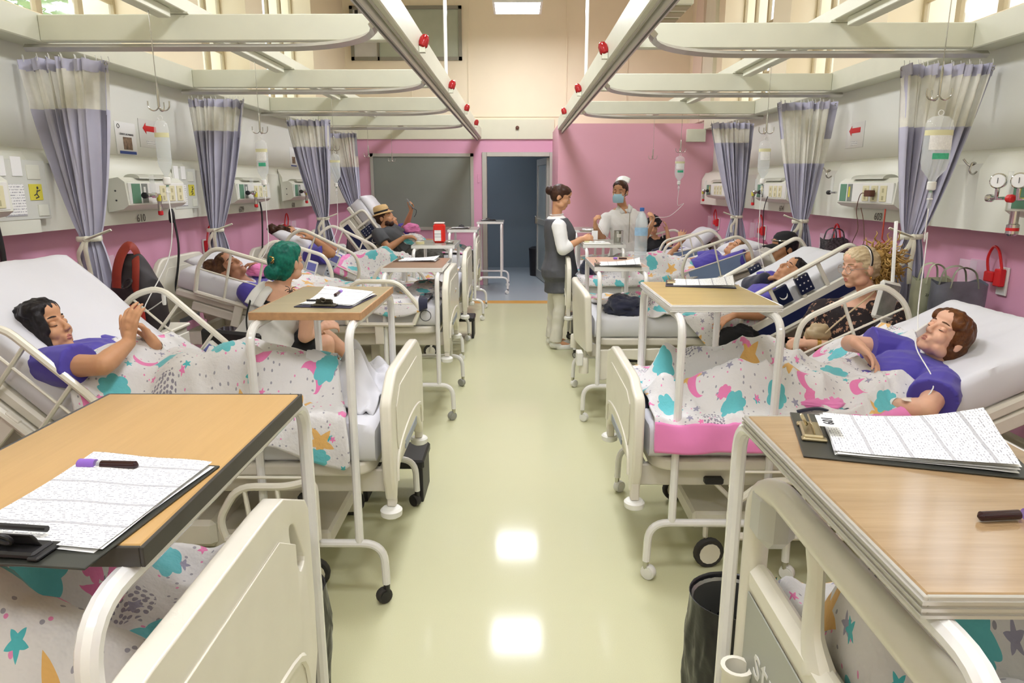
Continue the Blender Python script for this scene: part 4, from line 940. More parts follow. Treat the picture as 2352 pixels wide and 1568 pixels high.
class Person:
    def __init__(s, label, skinmat, vox=.008, scale=1.0, fem=True):
        s.mb = MB(); s.root = None; s.label = label; s.sk = skinmat; s.vox = vox; s.k = scale; s.fem = fem; s.garm = []; s.h = None
    def torso(s, pel, neck, lat, wide=1.0, deep=1.0, bust=1.0, front=None):
        s.pel, s.neck = Vector(pel), Vector(neck); s.up = (s.neck-s.pel).normalized(); L = Vector(lat); s.lat = (L-s.up*L.dot(s.up)).normalized()
        s.dep = s.lat.cross(s.up)
        if front is not None and s.dep.dot(Vector(front)) < 0: s.dep = -s.dep
        s.T = (s.neck-s.pel).length; s.prof = [(-.16, .11, .085, 0), (-.06, .158, .11, -.008), (.06, .166, .112, -.01), (.22, .148, .100, .0), (.38, .132, .094, .004), (.55, .142, .104*bust**.5, .012*bust), (.68, .150, .108*bust, .016*bust), (.82, .158, .090, .004), (.92, .140, .072, -.006), (.99, .072, .054, -.008)]
        if not s.fem: s.prof = [(-.16, .11, .085, 0), (-.06, .150, .105, 0), (.06, .155, .108, 0), (.22, .150, .104, .004), (.38, .148, .102, .006), (.55, .156, .106, .006), (.68, .168, .108, .006), (.82, .176, .096, 0), (.92, .160, .076, -.004), (.99, .080, .056, -.006)]
        s.wd, s.dd = wide*s.k, deep*s.k
        loft(s.mb, s.secs(-.16, .99)); return s
    def secs(s, a, b, off=0.0, flare=0.0):
        out = []
        ts = [a]+[t for t, *_ in s.prof if a < t < b]+[b]
        for t in ts:
            for i in range(len(s.prof)-1):
                if s.prof[i][0] <= t <= s.prof[i+1][0]+1e-9:
                    k = (t-s.prof[i][0])/(s.prof[i+1][0]-s.prof[i][0]); w, d, o = [s.prof[i][j]+(s.prof[i+1][j]-s.prof[i][j])*k for j in (1, 2, 3)]; break
            else: w, d, o = s.prof[0][1:] if t < s.prof[0][0] else s.prof[-1][1:]
            fl = flare*max(0, .3-t)
            out.append((s.pel+s.up*(t*s.T)+s.dep*o*s.dd, s.lat, s.dep, w*s.wd+off+fl, d*s.dd+off+fl*.7))
        return out
    def head(s, c, f, u, sc=1.0, **kw):
        s.h = Head(c, f, u, sc*s.k); s.h.build(s.mb, s.fem, **kw)
        capsule(s.mb, s.neck-s.up*.02, s.h.p(0, -.018, -.055), .052*s.k*(1 if s.fem else 1.12), .047*s.k*(1 if s.fem else 1.12)); return s
    def arm(s, sh, el, wr, d, nrm, side=1, curl=.4, girth=1.0, spread=.12, thumb=.6, hs=1.0):
        sh, el, wr = Vector(sh), Vector(el), Vector(wr); k = s.k*girth
        capsule(s.mb, s.neck-s.up*.085*s.k, sh, .056*s.k, .056*k); limb(s.mb, [(sh, .054*k), (sh.lerp(el, .35), .050*k), (sh.lerp(el, .8), .042*k), (el, .041*k)]); limb(s.mb, [(el, .041*k), (el.lerp(wr, .28), .042*k), (el.lerp(wr, .7), .033*k), (wr, .0265*k)])
        dv = Vector(d).normalized(); capsule(s.mb, wr, wr+dv*.03*s.k, .0255*k, .024*s.k, 10)
        hand(s.mb, wr+dv*.01, dv, nrm, side, curl, s.k*hs*(.98 if s.fem else 1.08), spread, thumb); s.__dict__.setdefault('arms', []).append((sh, el, wr)); return s
    def leg(s, hip, kn, an, toe=None, girth=1.0):
        hip, kn, an = Vector(hip), Vector(kn), Vector(an); k = s.k*girth
        limb(s.mb, [(hip, .088*k), (hip.lerp(kn, .4), .080*k), (hip.lerp(kn, .85), .058*k), (kn, .056*k)]); limb(s.mb, [(kn, .056*k), (kn.lerp(an, .3), .056*k), (kn.lerp(an, .7), .042*k), (an, .036*k)])
        if toe is not None:
            toe = Vector(toe); capsule(s.mb, an, an.lerp(toe, .45), .038*s.k, .034*s.k); capsule(s.mb, an.lerp(toe, .3), toe, .034*s.k, .022*s.k)
        s.__dict__.setdefault('legs', []).append((hip, kn, an, toe)); return s
    def finish(s, sm=4):
        me = remesh(s.mb, s.vox, sm, .5, 'person'); s.body = mobj(me, 'person', s.sk); tag(s.body, s.label, 'person'); return s
    def shirt(s, mat, t0=-.10, t1=.965, sleeve=.55, off=.014, name='shirt', loose=.012, seed=1.0, wr=.006, flare=0.0, straps=False, vox=None, cuffr=.062):
        mb = MB(); loft(mb, s.secs(t0, t1, off, flare))
        for (sh, el, w_) in s.__dict__.get('arms', []):
            if sleeve <= 0: continue
            a = s.neck-s.up*.085*s.k; capsule(mb, a, sh, .058*s.k+off, .060*s.k+off)
            if sleeve <= 1.0: e = sh.lerp(el, sleeve); limb(mb, [(sh, .062*s.k+off), (sh.lerp(el, sleeve*.5), .058*s.k+off+loose*.6), (e, .054*s.k+off+loose)], 14, ends=False); mb.ell(sh, (.062*s.k+off,)*3, 12, 8)
            else:
                e = el.lerp(w_, sleeve-1.0); limb(mb, [(sh, .062*s.k+off), (sh.lerp(el, .5), .056*s.k+off), (el, .052*s.k+off)], 14); limb(mb, [(el, .052*s.k+off), (el.lerp(e, .5), .048*s.k+off), (e, .042*s.k+off*.9)], 14, ends=False)
        return mobj(remesh(mb, vox or s.vox*1.15, 2, .5, name, wrinkle(wr, 7.0, seed)), name, mat, s.body)
    def pants(s, mat, t1=.26, length=2.0, off=.012, name='trousers', seed=2.0, wr=.006, hem=.0):
        mb = MB(); loft(mb, s.secs(-.16, t1, off))
        for (hip, kn, an, toe) in s.legs:
            if length <= 1: limb(mb, [(hip, .094*s.k+off), (hip.lerp(kn, length*.5), .088*s.k+off), (hip.lerp(kn, length), .072*s.k+off+hem)], 16, ends=False); mb.ell(hip, (.092*s.k+off,)*3, 12, 8)
            else:
                e = kn.lerp(an, length-1); limb(mb, [(hip, .092*s.k+off), (hip.lerp(kn, .5), .080*s.k+off), (kn, .062*s.k+off)], 16); limb(mb, [(kn, .062*s.k+off), (kn.lerp(e, .5), .056*s.k+off), (e, .048*s.k+off+hem)], 16, ends=False)
        return mobj(remesh(mb, s.vox*1.15, 2, .5, name, wrinkle(wr, 8.0, seed)), name, mat, s.body)
    def shoe(s, leg, mat, name='shoe'):
        hip, kn, an, toe = leg; mb = MB(); d = (toe-an); d.z = 0; d.normalize()
        sole = an.z-.03; pts = []
        capsule(mb, an-d*.015+Vector((0, 0, -.025)), an+d*.04+Vector((0, 0, -.03)), .044*s.k, .042*s.k); capsule(mb, an+d*.05+Vector((0, 0, -.05)), an+d*.165+Vector((0, 0, -.055)), .042*s.k, .034*s.k)
        return mobj(remesh(mb, .007, 3, .5, name), name, mat, s.body)
# ================================================================ patients, visitors, nurses
TAN = skin('tan', 'cb9872'); BRN = skin('brown', 'a8775a'); LGT = skin('light', 'deae92'); MED = skin('medium', 'c08d68')
HBLK = hair_mat('hair_black', '0e0c0d', '2a2426'); HBRN = hair_mat('hair_dark_brown', '2a1a14', '4c3122'); HRED = hair_mat('hair_auburn', '41240f', '7a4a24')
HGRN = hair_mat('hair_green', '0d4a42', '1f8a74'); HBLD = hair_mat('hair_blonde_grey', 'a78f68', 'd6c4a0'); HCRL = hair_mat('hair_curl_blonde', '8d6a34', 'cda863')
def loc(b, p): return b.M.inverted() @ Vector(p)
def wrl(b, x, y, z): return b.M @ Vector((x, y, z))
def arcring(c, axis, r, w, mat, name, parent):
    return MB().lathe([(r, -w), (r+.0025, -w), (r+.0025, w), (r, w)], c, axis, 20, caps=False).build(name, mat, parent)
# ---- L2: black-haired woman, hands raised together
b = BEDS['L2']
p = Person('woman with long black hair in purple gown raising her joined hands', TAN, .0055)
p.torso(P(395, 912, 2.76), P(118, 822, 2.72), (0, 1, 0), front=(0, 0, 1)); p.head(P(100, 757, 2.70), (.92, -.06, .36), (-.38, 0, .90))
p.arm(P(110, 842, 2.55), P(236, 838, 2.47), P(296, 787, 2.63), (.05, .2, 1), (.15, 1, -.1), 1, [.5, .4, .35, .3], spread=.1)
p.arm(P(205, 800, 2.93), P(362, 850, 2.96), P(355, 790, 2.80), (-.42, -.12, .9), (-.75, -.55, -.25), -1, [.75, .7, .65, .6], spread=.05)
p.leg(P(400, 905, 2.66), P(585, 850, 2.70), P(790, 880, 2.74), P(815, 835, 2.74)); p.leg(P(400, 895, 2.88), P(590, 838, 2.92), P(800, 862, 2.98), P(820, 820, 2.98)); p.finish()
p.h.features(p.body, lip='b06a5e', closed=True)
hb = [((0, -.06, -.02), (.09, .068, .12)), ((0, -.08, -.11), (.088, .052, .10)), ((-.055, -.02, -.06), (.03, .06, .12)), ((.066, -.01, -.045), (.026, .062, .11)), ((.055, -.06, -.16), (.05, .045, .10)), ((.03, .03, .078), (.064, .056, .040)), ((.064, .050, .030), (.020, .030, .070)), ((.072, .030, -.05), (.016, .036, .07))]
hair(p.body, p.h, hb+[((.02, -.10, -.17), (.07, .045, .09)), ((.0, -.095, .05), (.075, .05, .07))], HBLK, .006, seed=1, hl=.070, amp=.006)
p.shirt(MGOWN, -.05, .95, .60, .014, 'gown', .018, 1.3)
sh, el, wr = p.arms[1]; arcring(wr.lerp(el, .12), (wr-el), .031, .011, MWHITEP, 'wristband', p.body)
caps = []
for (hp, kn, an, to) in p.legs: caps += [(loc(b, hp), loc(b, kn), .10, .075), (loc(b, kn), loc(b, an), .07, .05), (loc(b, an), loc(b, to), .05, .035)]
caps += [(loc(b, p.pel)+Vector((0, dy, 0)), loc(b, p.pel.lerp(p.neck, .36))+Vector((0, dy, 0)), .135, .125) for dy in (-.075, .075)]
d2 = Drape(b, caps)
blanket(b, d2, lambda t: .26-.06*t+.07*math.sin(t*5), lambda t: 1.24+.04*math.sin(t*4)-.05*t, -.44, lambda u: .50+.13*max(0, 1-abs(u-.02)*4)+.05*math.sin(u*7), 'cloud and star print blanket over the black-haired woman', MPRINT[0], 1.0, .024, border=None)
blanket(b, d2, .08, .36, -.38, .30, 'crumpled white sheet tented over the black-haired woman\'s feet', MSHEET, 4.0, .040, name='white_sheet', cat='sheet', nu=60, nv=60, lift=-.004)
# ---- R2: auburn-haired patient
b = BEDS['R2']
p = Person('auburn-haired patient in purple gown resting with a drip line on her arm', LGT, .0055)
p.torso(P(1912, 935, 2.95), P(2168, 850, 2.96), (0, 1, 0), front=(0, 0, 1), wide=1.08, deep=1.05); p.head(P(2170, 772, 2.93), (-.72, -.30, .56), (.60, 0, .78))
p.arm(P(2160, 885, 2.74), P(2128, 940, 2.58), P(2048, 930, 2.74), (-1, .05, .10), (-.1, .25, -.95), -1, [.75, .8, .85, .9], girth=1.05, thumb=.9)
p.arm(P(2065, 805, 3.18), P(1952, 788, 3.20), P(1964, 786, 2.98), (.45, -.50, -.42), (-.30, -.1, -.9), 1, [.35, .35, .35, .35])
p.leg(P(1890, 930, 2.86), P(1700, 880, 2.84), P(1545, 935, 2.86), P(1520, 890, 2.86)); p.leg(P(1890, 910, 3.06), P(1735, 818, 3.14), P(1555, 850, 3.18), P(1530, 815, 3.18)); p.finish()
p.h.features(p.body, lip='bd7a6c', closed=True, brow='5a3a22')
hair(p.body, p.h, [((0, -.05, -.02), (.084, .068, .085)), ((0, .04, .082), (.066, .045, .034)), ((.05, .052, .062), (.034, .028, .030)), ((-.05, .05, .06), (.034, .028, .034)), ((.07, -.01, .03), (.02, .055, .05)), ((-.07, -.01, .03), (.02, .055, .05))], HRED, .006, seed=2)
p.shirt(MGOWN, -.05, .95, .62, .015, 'gown', .024, 2.3, .008)
sh, el, wr = p.arms[0]; arcring(wr.lerp(el, .15), (wr-el), .033, .008, MWHITEP, 'wristband', p.body)
MB().ell(wr.lerp(el, .55)+Vector((-.01, -.01, .036)), (.035, .028, .006), 10, 6).build('iv_dressing', M('clear_tape', 'e6d8cb', .3, var=.05), p.body)
q = p.h.p(.012, .112, -.045); MB().box((-.004, -.02, -.035), (.004, .02, .03), mat=Matrix.Translation(q) @ p.h.R.to_4x4() @ Matrix.Rotation(.3, 4, 'X'), bev=.003).build('nasal_tape', MWHITEP, p.body)
caps = []
for (hp, kn, an, to) in p.legs: caps += [(loc(b, hp), loc(b, kn), .10, .075), (loc(b, kn), loc(b, an), .07, .05), (loc(b, an), loc(b, to), .05, .035)]
caps += [(loc(b, p.pel)+Vector((0, dy, 0)), loc(b, p.pel.lerp(p.neck, .30))+Vector((0, dy, 0)), .14, .12) for dy in (-.07, .07)]
d2 = Drape(b, caps)
blanket(b, d2, .06, lambda t: 1.40-.20*t**2+.05*math.sin(t*6), .46, lambda u: -(WB+.16-.06*max(0, u-.6)*3), 'cloud print blanket with pink border over the auburn-haired patient', MPRINT[1], 2.0, .024, border=[('near', .115, MPNKF)])
d3 = Drape(b, [((1.24, -.16, .74), (1.42, -.20, .80), .05, .045), ((1.10, -.30, .72), (1.36, -.24, .76), .045, .04)], 6)
c = crumple('folded_pink_hem', 'rumpled pink blanket hem with dark lining beside her wrist', 'blanket', P(1868, 930, 2.76), (.13, .07, .04), MPNKF, 3)
MB().tube(smooth_path([P(1830, 945, 2.68), P(1880, 938, 2.67), P(1920, 948, 2.68), P(1950, 940, 2.70)], 5), .013, 8, flat=.5).build('dark_lining', MNAVY, c)
crumple('navy_garment', 'navy garment bunched at the foot of the pink-bordered blanket', 'clothing', P(1500, 935, 2.95), (.06, .13, .07), MNAVY, 8)
# ---- L3 smiling woman
b = BEDS['L3']
p = Person('smiling woman with tied-back hair lying in purple gown', BRN, .007)
p.torso(P(700, 725, 4.95), P(575, 660, 4.86), (0, 1, 0), front=(0, 0, 1)); p.head(P(527, 618, 4.84), (.58, -.30, .76), (-.78, 0, .62))
p.arm(P(570, 672, 4.68), P(620, 712, 4.62), P(680, 700, 4.75), (1, .1, -.1), (0, .2, -1), 1, .4); p.arm(P(600, 640, 5.06), P(640, 640, 5.16), P(610, 618, 5.04), (-.6, -.3, .4), (-.5, -.5, -.5), -1, .6)
p.leg(P(720, 722, 4.88), P(820, 690, 4.9), P(950, 735, 4.92)); p.leg(P(720, 715, 5.08), P(825, 680, 5.1), P(955, 720, 5.12)); p.finish()
p.h.features(p.body, lip='a8695e', smile=.5, closed=True)
hair(p.body, p.h, [((0, -.05, .0), (.083, .066, .085)), ((.02, -.06, .12), (.055, .05, .05)), ((0, -.075, .02), (.06, .04, .06))], hair_mat('hair_brown_tied', '2a1710', '6a4a30'), .007, seed=3)
p.shirt(MGOWN, -.05, .95, .6, .014, 'gown', .02, 3.1)
MB().tube([p.h.p(x, .094-abs(x)*.35, -.0625+abs(x)*.25) for x in (-.016, -.008, 0, .008, .016)], [.001, .0035, .004, .0035, .001], 6).build('teeth', MWHITEP, p.body)
crumple('pink_wrap', 'pink wrap held up under the smiling woman\'s chin', 'clothing', P(600, 622, 5.0), (.09, .07, .06), MPNKF, 5)
caps = []
for (hp, kn, an, to) in p.legs: caps += [(loc(b, hp), loc(b, kn), .10, .075), (loc(b, kn), loc(b, an), .07, .05)]
caps += [(loc(b, p.pel), loc(b, p.pel.lerp(p.neck, .4)), .13, .11)]
blanket(b, Drape(b, caps), .12, 1.28, -.5, lambda u: .50+.06*math.sin(u*8), 'cloud print blanket over the smiling woman, dark hem at the foot', MPRINT[2], 3.0, .022, border=[('foot', .05, MNAVY)], nu=90, nv=60)
crumple('folded_blanket', 'rolled printed blanket with navy edge at the foot of the smiling woman\'s bed', 'blanket', P(985, 668, 5.15), (.17, .20, .07), MPRINT[3], 4)
pillow(b, .84, 'white pillow under the smiling woman\'s head', .125, -.05, .30, .62, .08)
# ---- L4 patient with hands at her face
b = BEDS['L4']
p = Person('dark-haired patient in purple gown pressing both hands to her face', MED, .008)
p.torso(P(800, 625, 6.75), P(700, 572, 6.68), (0, 1, 0), front=(0, 0, 1)); p.head(P(672, 548, 6.66), (.66, -.2, .72), (-.72, 0, .66))
p.arm(P(712, 590, 6.48), P(762, 582, 6.38), P(722, 550, 6.5), (-.75, .15, .55), (-.5, .3, -.8), 1, .35); p.arm(P(720, 566, 6.88), P(765, 570, 6.92), P(722, 542, 6.74), (-.8, -.15, .5), (-.5, -.3, -.8), -1, .35)
p.leg(P(810, 622, 6.65), P(880, 600, 6.7), P(975, 625, 6.7)); p.leg(P(810, 615, 6.85), P(885, 595, 6.9), P(985, 618, 6.9)); p.finish(); p.h.features(p.body, closed=True)
hair(p.body, p.h, [((0, -.05, .0), (.085, .07, .09)), ((0, -.03, .13), (.07, .07, .06)), ((.03, -.05, .19), (.05, .05, .06)), ((.05, -.03, -.05), (.035, .05, .08))], HBRN, .008, seed=4, amp=.008)
p.shirt(MGOWN, -.05, .95, .7, .015, 'gown', .022, 4.1)
caps = []
for (hp, kn, an, to) in p.legs: caps += [(loc(b, hp), loc(b, kn), .10, .075), (loc(b, kn), loc(b, an), .07, .05)]
caps += [(loc(b, p.pel), loc(b, p.pel.lerp(p.neck, .2)), .13, .11)]
blanket(b, Drape(b, caps), .10, 1.22, -.5, lambda u: .52, 'cloud print blanket over the patient covering her face', MPRINT[0], 5.0, .022, nu=80, nv=50, border=[('head', .05, MPNKF)])
pillow(b, .84, 'plump white pillow behind the patient covering her face', .13, .04, .34, .66, .12)
# ---- L5 hidden patient with raised arm, and the man in the hat beside her
b = BEDS['L5']
p = Person('patient behind the hat man raising a phone in a purple sleeve', MED, .009)
p.torso(P(990, 592, 8.95), P(905, 530, 8.98), (0, 1, 0), front=(.3, 0, 1)); p.head(P(893, 508, 8.98), (.8, -.1, .5), (-.5, 0, .85))
p.arm(P(915, 536, 9.16), P(932, 520, 9.05), P(944, 486, 8.95), (.25, -.05, 1), (-.6, -.6, 0), -1, .8); p.arm(P(915, 548, 8.82), P(955, 560, 8.78), P(985, 552, 8.85), (1, 0, 0), (0, 0, -1), 1, .4)
p.leg(P(990, 590, 8.85), P(1030, 578, 8.85), P(1080, 590, 8.85)); p.leg(P(990, 585, 9.05), P(1030, 572, 9.05), P(1080, 585, 9.05)); p.finish(); p.h.features(p.body); hair(p.body, p.h, [], HBRN, .009, seed=5); p.shirt(MGOWN, -.05, .95, .7, .015, 'gown', .022, 5.1)
tag(MB().box((-.008, -.038, -.075), (.008, .038, .075), mat=Matrix.Translation(P(943, 468, 8.92)) @ Matrix.Rotation(-.6, 4, 'Y'), bev=.004).build('phone', M('phone_silver', '9aa0a2', .2, .6)), 'silver phone held up by the patient behind the hat man', 'phone')
tag(MB().tube(smooth_path([P(946, 478, 8.92), P(956, 482, 8.92), P(955, 492, 8.92), P(951, 498, 8.92)], 4), .004, 6).build('phone_strap', MBLACK), 'dark strap dangling from the raised phone', 'strap')
caps = []
for (hp, kn, an, to) in p.legs: caps += [(loc(b, hp), loc(b, kn), .10, .075), (loc(b, kn), loc(b, an), .07, .05)]
blanket(b, Drape(b, caps), .10, 1.06, -.45, lambda u: .40, 'cloud print blanket on the bed the hat man leans on', MPRINT[1], 6.0, .02, nu=70, nv=44)
crumple('pink_wrap', 'pink wrap on the lap beside the hat man', 'clothing', P(945, 526, 8.9), (.11, .08, .07), MPNKF, 6)
crumple('printed_throw', 'bunched cloud print throw over the hat man\'s hip', 'blanket', P(945, 553, 8.50), (.17, .10, .08), MPRINT[2], 7)
p = Person('bearded man in straw hat and grey shirt reclining on the bed edge', MED, .009, 1.05, False)
p.torso(P(945, 585, 8.55), P(878, 526, 8.55), (0, 1, 0), front=(.6, 0, 1)); p.head(P(882, 500, 8.55), (.92, -.1, .25), (-.25, 0, .95))
p.arm(P(868, 538, 8.34), P(892, 570, 8.28), P(928, 545, 8.40), (1, .15, .1), (0, .2, -1), 1, .5); p.arm(P(900, 525, 8.72), P(935, 550, 8.76), P(950, 540, 8.62), (.6, -.5, 0), (0, 0, -1), -1, .5)
p.leg(P(950, 588, 8.48), P(1005, 590, 8.40), P(1015, 640, 8.35), P(1025, 650, 8.35)); p.leg(P(950, 580, 8.65), P(1010, 582, 8.62), P(1040, 600, 8.6), P(1050, 598, 8.6)); p.finish(); p.h.features(p.body)
hair(p.body, p.h, [((0, -.06, -.02), (.076, .05, .07))], HBRN, .009, seed=6); hair(p.body, p.h, [((0, .062, -.085), (.045, .036, .034)), ((-.05, .03, -.07), (.018, .04, .032)), ((.05, .03, -.07), (.018, .04, .032)), ((0, .088, -.045), (.022, .008, .006))], HBRN, .008, 'beard', capless=True)
p.shirt(M('charcoal_tshirt', '4d4f52', .85, var=.05), -.08, .95, .6, .012, 'tshirt', .016, 6.1); p.pants(M('camo_trousers', '4b4a45', .85, var=.5, vscale=22), .16, 2.0, .014)
hh = p.h; prof = [(.098, -.0), (.100, .03), (.094, .07), (.080, .095), (.04, .105), (.001, .106)]
ht = MB().lathe(prof, hh.p(0, -.01, .055), hh.u, 24).build('straw_hat', M('straw', 'c9a873', .7, var=.12, vscale=60), p.body, smooth=60)
MB().lathe([(.094, .002), (.135, -.012), (.137, -.008), (.096, .008)], hh.p(0, .0, .058), hh.u, 28, caps=False).build('hat_brim', M('straw', 'c9a873', .7), ht, smooth=60); MB().lathe([(.1005, .012), (.1025, .012), (.1015, .034), (.0995, .034)], hh.p(0, -.01, .055), hh.u, 24, caps=False).build('hat_band', MBLKF, ht)
pillow(b, .80, 'white pillow behind the straw hat on the tilted bed', .13, .12, .30, .60, .11)
# ---- green-haired visitor seated with her back turned
p = Person('green-haired visitor in white tank top with spider tattoo, back turned', LGT, .0065)
p.torso(P(600, 808, 3.93), P(648, 652, 4.03), (.93, -.34, 0), front=(.34, .93, 0), wide=1.0); p.head(P(660, 602, 4.05), (.40, .91, .02), (0, -.05, 1))
p.arm(P(712, 688, 3.95), P(700, 772, 3.92), P(735, 752, 4.14), (.6, .6, .1), (-.4, .4, -.8), 1, .5); p.arm(P(590, 690, 4.14), P(600, 770, 4.25), P(690, 755, 4.28), (.9, .1, .1), (0, .2, -1), -1, .5)
p.leg(P(640, 822, 3.95), P(748, 788, 4.10), P(745, 900, 4.18), P(775, 925, 4.25)); p.leg(P(600, 812, 4.10), P(735, 765, 4.34), P(812, 822, 4.42), P(845, 850, 4.44)); p.finish(); p.h.features(p.body)
g_ = hair(p.body, p.h, [((0, -.045, .015), (.088, .078, .098)), ((-.012, -.115, -.045), (.052, .044, .048)), ((0, -.06, -.045), (.07, .045, .06))], HGRN, .006, seed=7, amp=.005)
MB().tube([p.h.p(.012+.012*math.cos(a*2.2), -.135+.004*math.sin(a*3), .03+.02*math.sin(a)) for a in [k*.5 for k in range(14)]], .0028, 6).build('gold_hair_clip', M('gold', 'c9a35c', .2, 1.0, var=.02), g_)
MTANK = M('white_tank', 'dddcd8', .85, var=.03, bump=.1, bscale=20)
p.shirt(MBLKF, .34, .72, 0, .008, 'black_top', wr=.002)
mb = MB(); loft(mb, p.secs(.02, .66, .022, .08)); mobj(remesh(mb, .008, 2, .5, 'tank_top', wrinkle(.008, 7, 3)), 'tank_top', MTANK, p.body)
for lx in (-.085, -.02):
    a = p.pel+p.up*.60*p.T-p.dep*.125+p.lat*lx; c2 = p.neck-p.up*.02-p.dep*.03+p.lat*lx*.85; e = p.pel+p.up*.6*p.T+p.dep*.125+p.lat*lx
    MB().tube(smooth_path([a, a.lerp(c2, .6)-p.dep*.028, c2, e.lerp(c2, .4)+p.dep*.03, e], 6), .034, 8, flat=.25, up=p.lat).build('tank_strap', MTANK, p.body, smooth=180)
p.pants(MBLKF, .24, .80, .016, 'shorts', hem=.012)
# spider tattoo drawn as thin ink lines over the shoulder blade
tc = P(668, 672, 3.84); MT = M('tattoo_ink', '5d4a42', .6, var=0); tx, ty = Vector((.94, -.34, 0)), Vector((0, .12, 1)); nb = Vector((-.3, -.9, .1))
dg = bpy.context.evaluated_depsgraph_get(); bm_ = bmesh.new(); bm_.from_mesh(p.body.data); from mathutils.bvhtree import BVHTree
BV = BVHTree.FromBMesh(bm_)
def skinpt(q):
    h = BV.ray_cast(q+Vector((.3, -.9, -.1))*-.0+Vector((0, -.5, 0)), Vector((0, 1, 0))); return (h[0]+Vector((0, -.0015, 0))) if h[0] else q
for k in range(8):
    s_ = 1 if k < 4 else -1; i = k % 4; a = .9-.55*i
    pts = [tc, tc+tx*s_*.018*math.cos(a)+ty*.02*math.sin(a)+ty*.012, tc+tx*s_*(.036+.004*i)+ty*(.035-.026*i)]
    MB().tube([skinpt(q) for q in smooth_path(pts, 4)], .0022, 5).build('tattoo_line', MT, p.body)
mb = MB(); 
MB().ell(skinpt(tc), (.010, .002, .013), 10, 6).build('tattoo_body', MT, p.body); MB().ell(skinpt(tc-ty*.02), (.008, .002, .009), 10, 6).build('tattoo_head', MT, p.body)
bm_.free()
MB().tube(smooth_path([P(575, 690, 3.88), P(566, 730, 3.82), P(572, 775, 3.80), P(590, 800, 3.80)], 5), .014, 6, flat=.2, up=(0, -1, 0)).build('bag_strap', MBLKF, p.body)
for k in (0,):
    an, to = p.legs[1][2], p.legs[1][3]; MB().tube(smooth_path([an+Vector((-.03, -.02, -.05)), an.lerp(to, .5)+Vector((0, -.03, -.045)), to+Vector((.03, -.01, -.035))], 4), .04, 10, flat=.3, up=(.3, -1, .2)).build('sandal_sole', MBLKF, p.body); MB().tube(arc(an.lerp(to, .65), .045, 0, 2*PI, 14, (.3, .8, 0), (0, 0, 1)), .008, 6).build('sandal_strap', M('studded_brown', '3a2018', .4, var=.4, vscale=120), p.body)
# ---- R3 patient
b = BEDS['R3']
p = Person('patient in navy sleeve and purple gown lying below the navy rail keypads', MED, .007)
p.torso(P(1690, 735, 5.0), P(1790, 668, 5.02), (0, 1, 0), front=(0, 0, 1)); p.head(P(1818, 628, 5.02), (-.62, -.12, .76), (.76, 0, .62))
p.arm(P(1775, 690, 4.84), P(1745, 722, 4.68), P(1690, 722, 4.62), (-1, -.05, -.45), (0, .3, -1), -1, .25, spread=.22); p.arm(P(1770, 645, 5.22), P(1722, 655, 5.28), P(1755, 640, 5.08), (.4, -.3, .1), (0, 0, -1), 1, .4)
p.leg(P(1670, 735, 4.92), P(1570, 690, 4.95), P(1440, 705, 5.0)); p.leg(P(1670, 725, 5.12), P(1565, 678, 5.15), P(1435, 695, 5.2)); p.finish(); p.h.features(p.body, closed=False)
hair(p.body, p.h, [((0, -.06, .02), (.09, .07, .09)), ((.04, -.06, -.07), (.05, .05, .08))], HBLK, .007, seed=8, amp=.006)
p.shirt(MGOWN, -.05, .95, .55, .016, 'gown', .02, 7.1)
mb = MB(); sh, el, wr = p.arms[1]; limb(mb, [(sh, .074), (sh.lerp(el, .5), .070), (el, .066)]); limb(mb, [(el, .066), (el.lerp(wr, .6), .060), (wr, .05)]); mobj(remesh(mb, .008, 2, .5, 'navy_sleeve', wrinkle(.008, 8, 2)), 'navy_sleeve', MNAVY, p.body)
caps = []
for (hp, kn, an, to) in p.legs: caps += [(loc(b, hp), loc(b, kn), .10, .075), (loc(b, kn), loc(b, an), .07, .05)]
caps += [(loc(b, p.pel), loc(b, p.pel.lerp(p.neck, .3)), .13, .11)]
blanket(b, Drape(b, caps), lambda t: .06+.42*t**3, lambda t: 1.26-.08*t, .5, lambda u: -(WB+.02+.24*min(1, max(0, (u-.22)*3.5))), 'cloud print blanket hanging over the side of the navy-railed bed', MPRINT[3], 7.0, .022, nu=90, nv=70)
crumple('navy_garment', 'dark navy garment bunched at the foot of the navy-railed bed', 'clothing', P(1435, 705, 4.88), (.14, .13, .09), MNAVY, 9)
crumple('black_cushion', 'black cushion under the patient\'s resting hand', 'cushion', P(1695, 778, 4.62), (.12, .07, .10), MBLKF, 10, flat=1.0)
# ---- R4 patient, arm bent behind head
b = BEDS['R4']
p = Person('patient in purple gown with one arm folded behind her head', TAN, .008)
p.torso(P(1575, 628, 6.85), P(1665, 598, 6.82), (0, 1, 0), front=(0, 0, 1)); p.head(P(1692, 575, 6.84), (-.55, -.15, .80), (.82, 0, .55))
p.arm(P(1668, 605, 6.64), P(1722, 592, 6.52), P(1712, 578, 6.74), (-.3, .9, .2), (-.5, 0, .8), -1, .4); p.arm(P(1640, 590, 7.02), P(1600, 600, 7.06), P(1580, 598, 6.95), (-.8, -.3, 0), (0, 0, -1), 1, .4)
p.leg(P(1560, 630, 6.75), P(1490, 605, 6.8), P(1400, 612, 6.82)); p.leg(P(1560, 622, 6.95), P(1490, 598, 7.0), P(1400, 606, 7.02)); p.finish(); p.h.features(p.body, closed=True)
hair(p.body, p.h, [((0, -.05, .02), (.085, .07, .085)), ((.03, -.07, .07), (.06, .05, .06))], hair_mat('hair_brown_mid', '3a2415', '7d5a34'), .008, seed=9); p.shirt(MGOWN, -.05, .95, .85, .017, 'gown', .024, 8.1)
caps = []
for (hp, kn, an, to) in p.legs: caps += [(loc(b, hp), loc(b, kn), .10, .075), (loc(b, kn), loc(b, an), .07, .05)]
